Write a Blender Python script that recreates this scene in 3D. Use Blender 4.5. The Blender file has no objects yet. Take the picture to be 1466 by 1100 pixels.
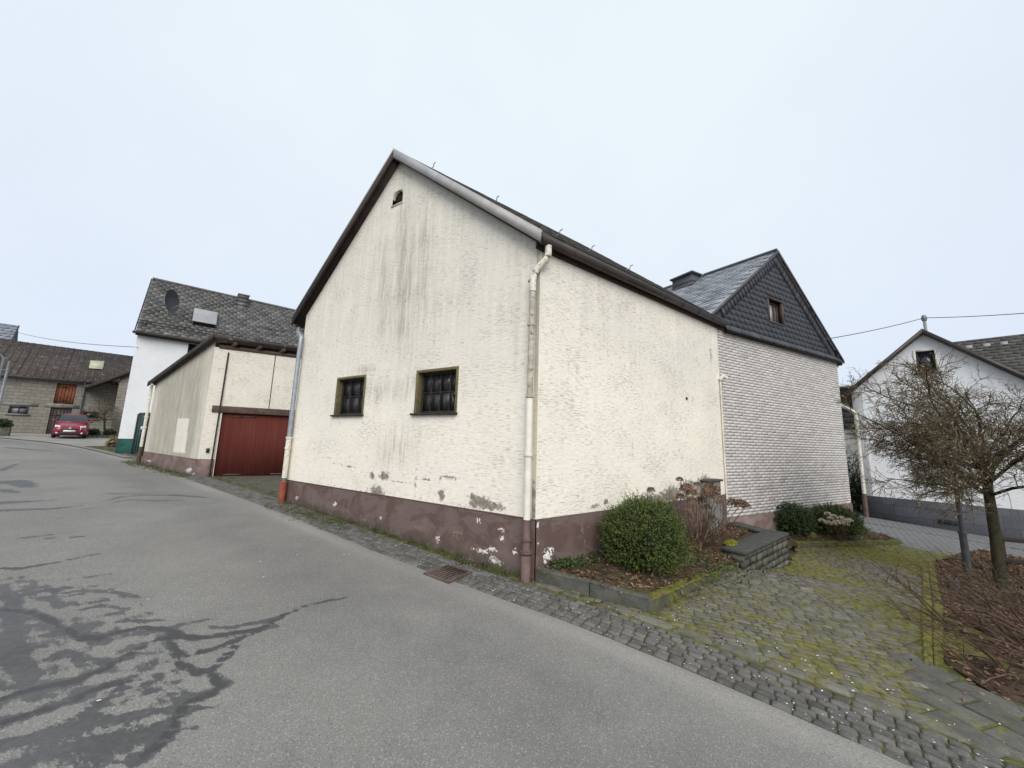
import bpy, bmesh, math, random
import numpy as np
from mathutils import Vector, Matrix, noise as mnoise
random.seed(7); RNG = np.random.default_rng(11)
scene = bpy.context.scene
COL = scene.collection
PI = math.pi
def V3(*a): return np.array(a, dtype=float)
def unit(v):
    v = np.asarray(v, float); return v/np.linalg.norm(v)

# ------------------------------------------------------------------ camera
F, CX, CY = 536.0, 733.0, 550.0
UP = unit([105.0, 3500.0, -F]); _f = V3(0,0,-1.0)
_Y = unit(_f-UP*_f.dot(UP)); _X = np.cross(_Y, UP)
ROT = np.array([_X, _Y, UP]); EYE = V3(0,0,1.85)
cd = bpy.data.cameras.new('camera'); cam = bpy.data.objects.new('camera', cd); COL.objects.link(cam)
cd.sensor_width = 36; cd.sensor_fit = 'HORIZONTAL'; cd.lens = F/1466*36; cd.clip_end = 3000; cd.clip_start = .05
cam.matrix_world = Matrix([list(ROT[i])+[EYE[i]] for i in range(3)]+[[0,0,0,1]])
scene.camera = cam

# ------------------------------------------------------------------ survey helpers (photo measurements -> metres)
def ray(u, v): return ROT @ np.array([u-CX, CY-v, -F])
def oz(u, v, z):
    d = ray(u, v); return EYE+d*((z-EYE[2])/d[2])
def vz(P, u, v):
    d = ray(u, v); return EYE[2]+d[2]*np.hypot(P[0],P[1])/np.hypot(d[0],d[1])
SX = [-120,-60,2.72,6.5,8,9.5,11,13,16,25,37,60,90]
SZ = [-4.,-2.85,0,.17,.235,.285,.32,.35,.41,.68,1.16,1.75,2.1]
def Gv(x, y):
    x = np.asarray(x,float); y = np.asarray(y,float)
    pl = np.interp(-.835*x+.55*y, SX, SZ)
    m = np.clip((x-.5)/2.0, 0, 1)
    n = np.clip(.54*x+.84*y-7.31, 0, 2.0)
    return pl-n*.145*m
def G(x, y): return float(Gv(x, y))
_T = np.geomspace(.8, 300, 1500)
def gp(u, v):
    d = ray(u, v); d = d/np.hypot(d[0], d[1])
    X = EYE[0]+d[0]*_T; Y = EYE[1]+d[1]*_T; Z = EYE[2]+d[2]*_T
    k = int(np.argmax(Z < Gv(X, Y)))
    if k == 0: k = len(_T)-1
    a, b = _T[k-1], _T[k]
    for _ in range(30):
        m = (a+b)/2; p = EYE+d*m
        if p[2] < G(p[0], p[1]): b = m
        else: a = m
    return EYE+d*b
def hdir(vx):
    a, b = 500., 800.
    for _ in range(50):
        m = (a+b)/2
        if ray(vx, m)[2] > 0: a = m
        else: b = m
    d = ray(vx, a); d[2] = 0; return unit(d)
class Pl:
    """vertical plane: s along d, n outward (towards the viewer), z up"""
    def __init__(s, P, d):
        s.P = V3(P[0],P[1],0); s.d = unit([d[0],d[1],0]); s.n = V3(s.d[1],-s.d[0],0)
    def w(s, a, n, z): return s.P+s.d*a+s.n*n+V3(0,0,z)
    def pix(s, u, v, n=0.):
        d = ray(u, v); t = ((s.P+s.n*n-EYE)[:2]@s.n[:2])/(d[:2]@s.n[:2]); q = EYE+d*t
        return float((q-s.P)@s.d), float(q[2])

# ------------------------------------------------------------------ materials
class NT:
    def __init__(s, name):
        s.m = bpy.data.materials.new(name); s.m.use_nodes = True; s.t = s.m.node_tree; s.t.nodes.clear()
        s.out = s.n('ShaderNodeOutputMaterial'); s.b = s.n('ShaderNodeBsdfPrincipled')
        s.t.links.new(s.b.outputs[0], s.out.inputs[0]); s._uv = None
    def n(s, ty): return s.t.nodes.new(ty)
    def put(s, sock, v):
        if isinstance(v, bpy.types.NodeSocket): s.t.links.new(v, sock)
        elif isinstance(v, (tuple, list)) and len(v) == 3 and sock.type == 'RGBA': sock.default_value = (*v, 1)
        else: sock.default_value = v
    def uv(s):
        if s._uv is None: s._uv = s.n('ShaderNodeUVMap'); s._uv.uv_map = 'UVMap'
        return s._uv.outputs[0]
    def geo(s, k='Position'): return s.n('ShaderNodeNewGeometry').outputs[k]
    def obj(s): return s.n('ShaderNodeTexCoord').outputs['Object']
    def mapp(s, v, sc=(1,1,1), rot=(0,0,0), loc=(0,0,0)):
        k = s.n('ShaderNodeMapping'); s.put(k.inputs[0], v); k.inputs['Scale'].default_value = sc; k.inputs['Rotation'].default_value = rot; k.inputs['Location'].default_value = loc
        return k.outputs[0]
    def noise(s, v, sc=5, det=4, ro=.55, dist=0):
        k = s.n('ShaderNodeTexNoise'); s.put(k.inputs['Vector'], v); k.inputs['Scale'].default_value = sc; k.inputs['Detail'].default_value = det; k.inputs['Roughness'].default_value = ro; k.inputs['Distortion'].default_value = dist
        return k.outputs[0]
    def vor(s, v, sc=5, feat='F1', out=0, rnd=1):
        k = s.n('ShaderNodeTexVoronoi'); k.feature = feat; s.put(k.inputs['Vector'], v); k.inputs['Scale'].default_value = sc; k.inputs['Randomness'].default_value = rnd
        return k.outputs[out]
    def ma(s, op, a, b=0., c=None):
        k = s.n('ShaderNodeMath'); k.operation = op; s.put(k.inputs[0], a); s.put(k.inputs[1], b)
        if c is not None: s.put(k.inputs[2], c)
        return k.outputs[0]
    def rng(s, v, a, b, c=0., d=1.):
        k = s.n('ShaderNodeMapRange'); k.interpolation_type = 'SMOOTHSTEP'; s.put(k.inputs[0], v)
        for i, q in enumerate((a, b, c, d)): k.inputs[i+1].default_value = q
        return k.outputs[0]
    def mix(s, f, a, b, bt='MIX'):
        k = s.n('ShaderNodeMix'); k.data_type = 'RGBA'; k.blend_type = bt; s.put(k.inputs[0], f); s.put(k.inputs[6], a); s.put(k.inputs[7], b)
        return k.outputs[2]
    def attr(s, nm):
        k = s.n('ShaderNodeAttribute'); k.attribute_name = nm; return k.outputs['Fac']
    def brick(s, v, c1, c2, mo, sc, bw, rh, ms):
        k = s.n('ShaderNodeTexBrick'); s.put(k.inputs['Vector'], v); s.put(k.inputs['Color1'], c1); s.put(k.inputs['Color2'], c2); s.put(k.inputs['Mortar'], mo)
        k.inputs['Scale'].default_value = sc; k.inputs['Brick Width'].default_value = bw; k.inputs['Row Height'].default_value = rh; k.inputs['Mortar Size'].default_value = ms
        return k.outputs[0], k.outputs[1]
    def bump(s, h, st=.5, d=.01):
        k = s.n('ShaderNodeBump'); k.inputs['Strength'].default_value = st; k.inputs['Distance'].default_value = d; s.put(k.inputs['Height'], h); s.t.links.new(k.outputs[0], s.b.inputs['Normal'])
    def tint(s, c, amt=1.0):
        t = s.ma('MULTIPLY_ADD', s.attr('tint'), amt, 1.0)
        k = s.n('ShaderNodeVectorMath'); k.operation = 'SCALE'; s.put(k.inputs[0], c); s.put(k.inputs[3], t); return k.outputs[0]
    def fin(s, c, rough=.85, spec=.3, metal=0.):
        s.put(s.b.inputs['Base Color'], c); s.put(s.b.inputs['Roughness'], rough); s.put(s.b.inputs['Specular IOR Level'], spec); s.b.inputs['Metallic'].default_value = metal
        return s.m
def gmat(name, c1, c2=None, sc=6, rough=.8, spec=.3, bump=.25, bs=60, bd=.004, metal=0., c3=None):
    k = NT(name); c2 = c2 or tuple(x*.75 for x in c1); o = k.obj()
    c = k.mix(k.rng(k.noise(o, sc, 5), .35, .68), c1, c2)
    if c3: c = k.mix(k.rng(k.noise(o, sc*3.1, 4), .56, .68), c, c3)
    c = k.tint(c)
    if bump: k.bump(k.noise(o, bs, 3), bump, bd)
    return k.fin(c, rough, spec, metal)
def plaster(name, base, grey, peelc, strokes=.5, dash=(9,70,1)):
    k = NT(name); uv = k.uv()
    st = k.noise(k.mapp(uv, dash), 1, 3, .55, .35)
    den = k.noise(k.mapp(uv, (1.3,2.2,1)), 1, 3)
    d1 = k.rng(k.ma('ADD', st, k.ma('MULTIPLY', k.ma('SUBTRACT', den, .5), .32)), .575, .66)
    lump = k.noise(k.mapp(uv, (9,22,1)), 1, 4)
    c = k.mix(k.rng(lump, .3, .7), base, tuple(x*.90 for x in base))
    c = k.mix(k.rng(k.noise(uv, .6, 4), .35, .7, 0, .35), c, tuple(x*.86 for x in base))
    streak = k.noise(k.mapp(uv, (9,.55,1)), 1, 5, .6)
    dirt_shade = k.attr('dirt_shade')  # grime, and exposure tone painted into the barn's side wall
    c = k.mix(k.ma('MULTIPLY', dirt_shade, k.rng(streak, .05, .7)), c, grey)
    stain = k.attr('stain')
    s2 = k.noise(k.mapp(uv, (16,1.1,1)), 1, 5, .65)
    c = k.mix(k.ma('MULTIPLY', k.rng(k.ma('MULTIPLY', stain, k.rng(s2, .2, .75)), .02, .8), .52), c, (.26,.245,.19))
    c = k.mix(k.ma('MULTIPLY', d1, strokes), c, (.20,.175,.13))
    jn = k.ma('MULTIPLY', k.ma('SUBTRACT', k.noise(uv, 11, 6, .75), .56), 1.7)
    pe = k.rng(k.ma('ADD', k.attr('peel'), jn), .46, .54)
    pc = k.mix(k.rng(k.noise(uv, 9, 4), .4, .62), peelc, tuple(x*1.55 for x in peelc))
    c = k.mix(k.rng(k.ma('ADD', k.attr('peel'), jn), .34, .40), c, (.52,.49,.45)); c = k.mix(pe, c, pc)
    ch = k.rng(k.ma('ADD', k.attr('chip'), jn), .48, .54)
    c = k.mix(ch, c, (.82,.80,.76))
    crack = k.attr('crack')
    c = k.mix(k.ma('MULTIPLY', k.rng(k.ma('ADD', crack, jn), .45, .75), .7), c, (.12,.10,.085))
    h = k.ma('SUBTRACT', k.ma('ADD', k.ma('MULTIPLY', lump, .8), k.ma('MULTIPLY', k.noise(uv, 70, 4), .35)), k.ma('ADD', k.ma('MULTIPLY', d1, .7), k.ma('MULTIPLY', pe, 1.0)))
    k.bump(h, .55, .010)
    return k.fin(c, .92, .15)
def plinthmat(name, base):
    k = NT(name); uv = k.uv()
    a = k.noise(k.mapp(uv, (2.2,3.2,1)), 1, 6, .62, .8)
    c = k.mix(k.rng(a, .44, .56), base, (base[0]*.76,base[1]*.68,base[2]*.66))
    c = k.mix(k.rng(k.noise(k.mapp(uv,(1.5,1.0,1)), 1.3, 5), .5, .72, 0, .55), c, tuple(x*1.35 for x in base))
    c = k.mix(k.rng(k.noise(uv, 16, 4), .6, .72, 0, .35), c, (.16,.13,.11))
    jn = k.ma('MULTIPLY', k.ma('SUBTRACT', k.noise(k.mapp(uv,(1,1,1),(0,0,.6)), 26, 5, .72), .57), 2.6)
    ch = k.rng(k.ma('ADD', k.attr('chip'), jn), .49, .53)
    c = k.mix(ch, c, (.80,.78,.74))
    c = k.mix(k.rng(k.ma('ADD', k.attr('peel'), jn), .46, .54), c, (.24,.20,.165))
    c = k.mix(k.ma('MULTIPLY', k.attr('dirt_shade'), k.rng(k.noise(uv, 7, 5), .3, .6)), c, (.055,.055,.035))
    k.bump(k.ma('SUBTRACT', k.ma('ADD', k.noise(uv, 9, 5), k.ma('MULTIPLY', k.noise(uv, 80, 3), .4)), k.ma('MULTIPLY', ch, .5)), .5, .01)
    return k.fin(c, .85, .2)
def slate(name, c1, c2, rough=.42, moss=None):
    k = NT(name); o = k.geo()
    c = k.mix(k.rng(k.noise(o, 3, 5), .35, .65), c1, c2)
    c = k.tint(c)
    if moss: c = k.mix(k.rng(k.noise(o, 1.6, 6, .65), .52, .66, 0, .75), c, moss)
    k.bump(k.noise(o, 45, 4), .25, .004)
    return k.fin(c, k.rng(k.noise(o, 8, 4), .3, .7, rough-.08, rough+.12), .5)
def mossy(name, c1, c2, amount, mossc=(.20,.178,.042), bs=45, base=0.):
    """stone that carries moss on the faces that look up, plus whatever the moss attribute asks for"""
    k = NT(name); o = k.geo()
    c = k.mix(k.rng(k.noise(o, 7, 5), .35, .65), c1, c2)
    c = k.mix(k.rng(k.noise(o, 60, 3), .55, .7, 0, .5), c, tuple(min(1,x*1.7) for x in c1))
    c = k.tint(c)
    sp = k.n('ShaderNodeSeparateXYZ'); k.put(sp.inputs[0], k.geo('Normal'))
    up = k.rng(sp.outputs[2], .1, .8)
    mm = k.ma('ADD', k.ma('ADD', k.ma('MULTIPLY_ADD', up, amount, base), k.attr('moss')), k.ma('MULTIPLY', k.ma('SUBTRACT', k.noise(o, 5.5, 6, .68), .5), 2.2))
    mc = k.mix(k.rng(k.noise(o, 13, 5), .3, .7), mossc, (mossc[0]*.42, mossc[1]*.5, mossc[2]*.7))
    f = k.rng(mm, .36, .88)
    c = k.mix(f, c, mc)
    k.bump(k.ma('ADD', k.noise(o, bs, 4), k.ma('MULTIPLY', k.ma('MULTIPLY', f, k.noise(o, 120, 3)), 1.2)), .6, .008)
    return k.fin(c, .9, .2)

M = {}
M['plaster'] = plaster('cream_plaster', (.90,.84,.735), (.66,.63,.57), (.22,.19,.155), .36)
M['plaster_side'] = plaster('cream_plaster_garage', (.80,.75,.66), (.47,.445,.375), (.2,.17,.14), .4)
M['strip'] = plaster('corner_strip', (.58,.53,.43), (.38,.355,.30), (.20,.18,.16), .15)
M['white'] = plaster('white_plaster', (.84,.85,.87), (.48,.49,.48), (.4,.4,.4), .06, (30,30,1))
M['plinth'] = plinthmat('plinth_purple', (.160,.117,.108))
M['plinth_pale'] = plinthmat('plinth_pale', (.20,.15,.14))
M['green_base'] = plinthmat('green_base', (.02,.085,.075))
M['brown_dark'] = gmat('dark_brown_wood', (.045,.032,.027), (.028,.02,.017), 5, .7)
M['gutter'] = gmat('brown_metal', (.055,.042,.038), (.038,.03,.028), 4, .45, .4)
M['flash'] = gmat('grey_flashing', (.42,.41,.41), (.33,.32,.32), 3, .5, .4, .1)
M['zinc'] = gmat('zinc', (.36,.39,.42), (.27,.30,.33), 9, .42, .5, .1, metal=.55)
M['pipe_white'] = gmat('aged_white_pipe', (.74,.70,.62), (.60,.56,.47), 7, .55, .3, .15, c3=(.36,.32,.24))
M['pipe_clean'] = gmat('white_pipe', (.80,.77,.69), (.70,.66,.58), 5, .5, .3, .1)
M['pipe_old'] = gmat('dirty_pipe', (.55,.52,.44), (.36,.33,.27), 6, .7, .3, .3, c3=(.2,.185,.14))
M['pipe_red'] = gmat('orange_sleeve', (.30,.082,.045), (.20,.058,.034), 7, .6)
M['pipe_purple'] = gmat('purple_pipe', (.155,.098,.09), (.115,.072,.066), 7, .6)
M['olive'] = gmat('olive_paint', (.165,.138,.062), (.115,.098,.048), 9, .7, c3=(.07,.06,.035))
M['glass'] = NT('window_glass').fin((.018,.022,.028), .12, .6)
_g = NT('grimy_glass'); _o = _g.obj()
M['grimy'] = _g.fin(_g.mix(_g.rng(_g.noise(_g.mapp(_o,(6,6,1.2)), 2, 5), .4, .65), (.02,.021,.022), (.042,.042,.041)), .3, .4)
M['frame_dark'] = gmat('dark_frame', (.035,.032,.026), (.02,.018,.015), 12, .6)
M['grey_pane'] = gmat('pale_pane', (.50,.53,.57), (.42,.45,.49), 3, .2, .6, 0)  # evenly pale blue-grey, glossy pane
M['void'] = gmat('dark_inside', (.012,.012,.012), None, 5, .9)
M['brick'] = gmat('pale_brick', (.59,.558,.535), (.53,.50,.48), 3, .75, .2, .3, 50, c3=(.49,.465,.445))
_k = NT('brick_joint'); _o = _k.geo()
M['joint'] = _k.fin(_k.mix(_k.noise(_o, 4, 4), (.36,.34,.325), (.28,.265,.25)), .95, .1)
M['slate'] = slate('slate_blue', (.056,.060,.071), (.046,.050,.060), .6)
M['slate_roof'] = slate('slate_roof', (.29,.305,.34), (.22,.232,.26), .3)
M['slate_old'] = slate('slate_old', (.115,.112,.105), (.075,.074,.072), .5, (.058,.055,.042))
M['roof_barn'] = slate('slate_barn', (.07,.066,.062), (.05,.047,.045), .8, (.08,.075,.05))
_k = NT('oxide_red_boards'); _uv = _k.uv(); _sx = _k.n('ShaderNodeSeparateXYZ'); _k.put(_sx.inputs[0], _uv)
_fr = _k.ma('FRACT', _k.ma('MULTIPLY', _sx.outputs[0], 9.0)); _gr = _k.rng(_k.ma('ABSOLUTE', _k.ma('SUBTRACT', _fr, .5)), .40, .5)
_cell = _k.noise(_k.mapp(_uv, (9,.02,1)), 1, 2)
_c = _k.mix(_k.rng(_cell, .35, .65), (.108,.027,.021), (.088,.022,.018)); _c = _k.mix(_k.rng(_k.noise(_k.mapp(_uv,(3,.8,1)), 1, 5), .45, .75, 0, .5), _c, (.125,.040,.031)); _c = _k.mix(_k.ma('MULTIPLY', _gr, .35), _c, (.04,.011,.010))
_k.bump(_k.ma('SUBTRACT', 1.0, _gr), .25, .004); M['red_door'] = _k.fin(_c, .8, .12)
M['beam'] = gmat('brown_beam', (.105,.068,.056), (.065,.043,.037), 6, .75, c3=(.05,.035,.03))
M['teal'] = gmat('teal_paint', (.025,.075,.075), (.018,.055,.058), 5, .5, .4)
M['black'] = gmat('black_metal', (.02,.022,.026), (.014,.015,.018), 6, .5, .4)
M['asph_roof'] = gmat('fibre_cement', (.058,.045,.039), (.036,.029,.026), 1.5, .85, c3=(.15,.135,.115), bump=.4)
M['rust_wood'] = gmat('rust_shutter', (.24,.085,.04), (.17,.06,.03), 3, .7)
M['grey_wood'] = gmat('grey_boards', (.075,.06,.052), (.05,.04,.036), 4, .8)
M['car'] = NT('car_red').fin((.20,.008,.024), .25, .5)
M['chrome'] = gmat('bright_metal', (.62,.62,.63), (.5,.5,.52), 9, .25, .6, 0, metal=.8)
M['lamp_glass'] = NT('headlight_glass').fin((.62,.63,.66), .12, .8)
M['tyre'] = gmat('tyre', (.022,.022,.022), (.014,.014,.014), 9, .9)
M['plate'] = gmat('number_plate', (.72,.73,.74), (.62,.64,.66), 30, .5)
M['steel'] = gmat('galvanised', (.20,.215,.23), (.14,.15,.165), 6, .5, .5, .15, metal=.4)
M['dish'] = gmat('grey_dish', (.05,.053,.057), (.04,.042,.046), 5, .45, .4, .05)
M['panel'] = gmat('grey_panel', (.30,.305,.31), (.25,.255,.26), 2, .4, .5, .05)
M['cable'] = gmat('cable', (.05,.05,.055), None, 6, .6, .3, 0)
M['bark'] = gmat('bark_olive', (.055,.049,.032), (.034,.03,.021), 16, .95, .1, .7, 50, .01, c3=(.07,.075,.034))
M['twig'] = gmat('twig_brown', (.135,.115,.072), (.085,.072,.046), 9, .9, .1, 0)
M['post'] = gmat('dark_grey_post', (.075,.08,.086), (.055,.06,.065), 6, .55, .4, .1)
M['stem'] = gmat('stem_red', (.13,.088,.065), (.08,.055,.042), 9, .9, .1, 0)
M['stem_pale'] = gmat('stem_pale', (.30,.22,.15), (.16,.11,.075), 9, .9, .1, 0)
def leafmat(name, a, b, rough=.55, sc=7, tr=.15):
    k = NT(name); o = k.geo(); c = k.tint(k.mix(k.rng(k.noise(o, sc, 3), .35, .65), a, b))
    k.b.inputs['Transmission Weight'].default_value = 0
    return k.fin(c, rough, .25)
M['box'] = leafmat('box_leaf', (.092,.118,.028), (.05,.075,.022))
M['boxd'] = leafmat('box_leaf_dark', (.055,.088,.03), (.034,.058,.022))
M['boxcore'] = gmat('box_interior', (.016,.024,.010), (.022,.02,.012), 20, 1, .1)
M['bloom'] = leafmat('dry_bloom', (.25,.16,.105), (.145,.088,.058), .9)
M['bloomw'] = leafmat('white_bloom', (.74,.67,.54), (.62,.53,.40), .9)
M['deadleaf'] = leafmat('dead_leaf', (.21,.12,.08), (.13,.075,.052), .85)
M['treeleaf'] = leafmat('tree_dry_leaf', (.40,.27,.21), (.24,.165,.11), .85)
M['grass'] = leafmat('grass', (.10,.115,.036), (.075,.078,.028), .7)
M['straw'] = leafmat('straw', (.26,.20,.11), (.16,.12,.065), .9)
M['ivy'] = leafmat('low_weed', (.06,.095,.03), (.04,.06,.02), .6)
M['stone'] = mossy('sett_stone', (.135,.129,.12), (.092,.088,.082), .02)
M['sett_grey'] = mossy('sett_drive', (.15,.142,.118), (.108,.102,.084), .26)
M['slab_dark'] = mossy('slab_dark', (.12,.116,.104), (.088,.086,.078), .22, bs=90)
M['jointbed'] = mossy('joint_bed', (.06,.055,.042), (.042,.038,.03), .55, (.16,.148,.034), 80)
M['kerb'] = mossy('kerb_stone', (.088,.088,.076), (.058,.06,.05), .3, (.085,.09,.024), 45, .12)
M['kerb_moss'] = mossy('kerb_mossy', (.085,.085,.065), (.06,.062,.045), .6, (.17,.16,.026), 45, .55)
M['cap'] = mossy('coping_stone', (.078,.08,.076), (.055,.057,.055), -.12)
M['masonry'] = mossy('masonry', (.125,.122,.10), (.07,.07,.058), .2, bs=28)
M['moss'] = leafmat('moss_cushion', (.36,.36,.035), (.22,.23,.025), 1.0, 25)
M['cement'] = gmat('weathered_cement', (.25,.24,.225), (.15,.145,.135), 5, .9, c3=(.09,.088,.08))
M['rust'] = gmat('rusty_iron', (.13,.095,.08), (.085,.062,.052), 14, .8)
M['grit'] = gmat('white_grit', (.70,.70,.68), (.55,.55,.53), 9, .8, .2, 0)
M['concrete_yard'] = gmat('pale_yard', (.30,.285,.26), (.23,.22,.20), .6, .9, .15, .3, 30)
def soilmat(name, a, b, c3):
    k = NT(name); o = k.geo(); c = k.mix(k.rng(k.noise(o, 9, 6, .7), .35, .62), a, b); c = k.mix(k.rng(k.noise(o, 3.2, 6, .7), .5, .66), c, c3)
    k.bump(k.noise(o, 38, 5, .7), 1.0, .03); return k.fin(c, 1, .05)
M['soil'] = soilmat('bed_soil', (.055,.040,.027), (.105,.075,.048), (.085,.085,.028))
M['mulch'] = soilmat('leaf_mulch', (.06,.04,.03), (.12,.085,.06), (.035,.028,.022))
M['gravel'] = soilmat('forecourt_gravel', (.15,.14,.12), (.105,.098,.078), (.075,.082,.038))
M['ground'] = soilmat('village_ground', (.17,.155,.13), (.12,.115,.09), (.09,.10,.045))
def asphalt():
    k = NT('asphalt'); o = k.geo()
    c = k.mix(k.rng(k.noise(o, .55, 5), .35, .66), (.215,.206,.192), (.178,.170,.159))
    c = k.mix(k.rng(k.noise(o, 3.5, 5), .5, .72, 0, .5), c, (.165,.161,.157))
    e = k.attr('edge')
    c = k.mix(k.ma('MULTIPLY', k.rng(e, .0, 1.), .75), c, (.31,.295,.27))
    c = k.mix(k.ma('MULTIPLY', k.attr('lane'), k.rng(k.noise(o, 1.7, 5), .25, .7)), c, (.125,.122,.122))
    sp = k.vor(o, 150, 'F1', 1)
    sx = k.n('ShaderNodeSeparateColor'); k.put(sx.inputs[0], sp)
    c = k.mix(k.rng(sx.outputs[0], .82, .97, 0, .42), c, (.46,.45,.43))
    c = k.mix(k.rng(sx.outputs[1], .80, .97, 0, .6), c, (.085,.085,.085))
    ro_ = k.mapp(o, (1,1,1), (0,0,.58)); jn = k.ma('ADD', k.ma('MULTIPLY', k.ma('SUBTRACT', k.noise(k.mapp(ro_,(5,12,1)), 1, 6, .7), .5), 1.45), k.ma('MULTIPLY', k.ma('SUBTRACT', k.noise(o, 70, 3, .7), .5), .5))
    t = k.rng(k.ma('ADD', k.attr('tar'), jn), .44, .58)
    worn = k.rng(k.noise(o, 22, 5, .7), .42, .7, 0, .22)
    tc = k.mix(worn, k.mix(k.rng(k.noise(o, 2.5, 4), .35, .65), (.070,.069,.072), (.050,.050,.053)), (.18,.175,.17))
    c = k.mix(k.ma('MULTIPLY', t, .93), c, tc)
    fine = k.rng(k.ma('ADD', k.attr('crack'), k.ma('MULTIPLY', jn, .7)), .55, .7)
    c = k.mix(k.ma('MULTIPLY', fine, .5), c, (.02,.02,.02))
    h = k.ma('SUBTRACT', k.ma('ADD', k.ma('MULTIPLY', k.vor(o, 150), .4), k.ma('MULTIPLY', k.noise(o, 35, 3), .25)), k.ma('MULTIPLY', fine, .5))
    k.bump(h, .45, .006)
    return k.fin(c, k.rng(t, 0, 1, .84, .55), k.rng(t, 0, 1, .25, .4))
M['asphalt'] = asphalt()
def blockmat(name, c1, c2, mo, bw, rh, ms, bumpd=.02):
    k = NT(name); uv = k.uv(); wob = k.n('ShaderNodeVectorMath'); wob.operation = 'MULTIPLY_ADD'
    nz = k.n('ShaderNodeTexNoise'); k.put(nz.inputs['Vector'], uv); nz.inputs['Scale'].default_value = 3
    k.put(wob.inputs[0], nz.outputs['Color']); wob.inputs[1].default_value = (.03,.03,0); k.put(wob.inputs[2], uv)
    c, f = k.brick(wob.outputs[0], c1, c2, mo, 1, bw, rh, ms)
    c = k.mix(k.rng(k.noise(uv, 1.2, 6, .65), .42, .7, 0, .6), c, tuple(x*.62 for x in c1))
    c = k.mix(k.rng(k.noise(uv, 14, 5, .7), .5, .7, 0, .45), c, tuple(x*1.3 for x in c1))
    k.bump(k.ma('SUBTRACT', k.noise(uv, 26, 4), k.ma('MULTIPLY', f, .8)), .7, bumpd)
    return k.fin(c, .9, .15)
M['block'] = blockmat('pumice_block', (.27,.25,.215), (.215,.20,.175), (.16,.15,.13), .5, .24, .02)
M['tilebase'] = blockmat('grey_tile_base', (.090,.092,.105), (.066,.068,.078), (.05,.05,.056), .6, .36, .008, .004)
M['street'] = blockmat('grey_pavers', (.22,.22,.225), (.175,.175,.18), (.10,.10,.10), .2, .12, .02, .006)

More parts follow.
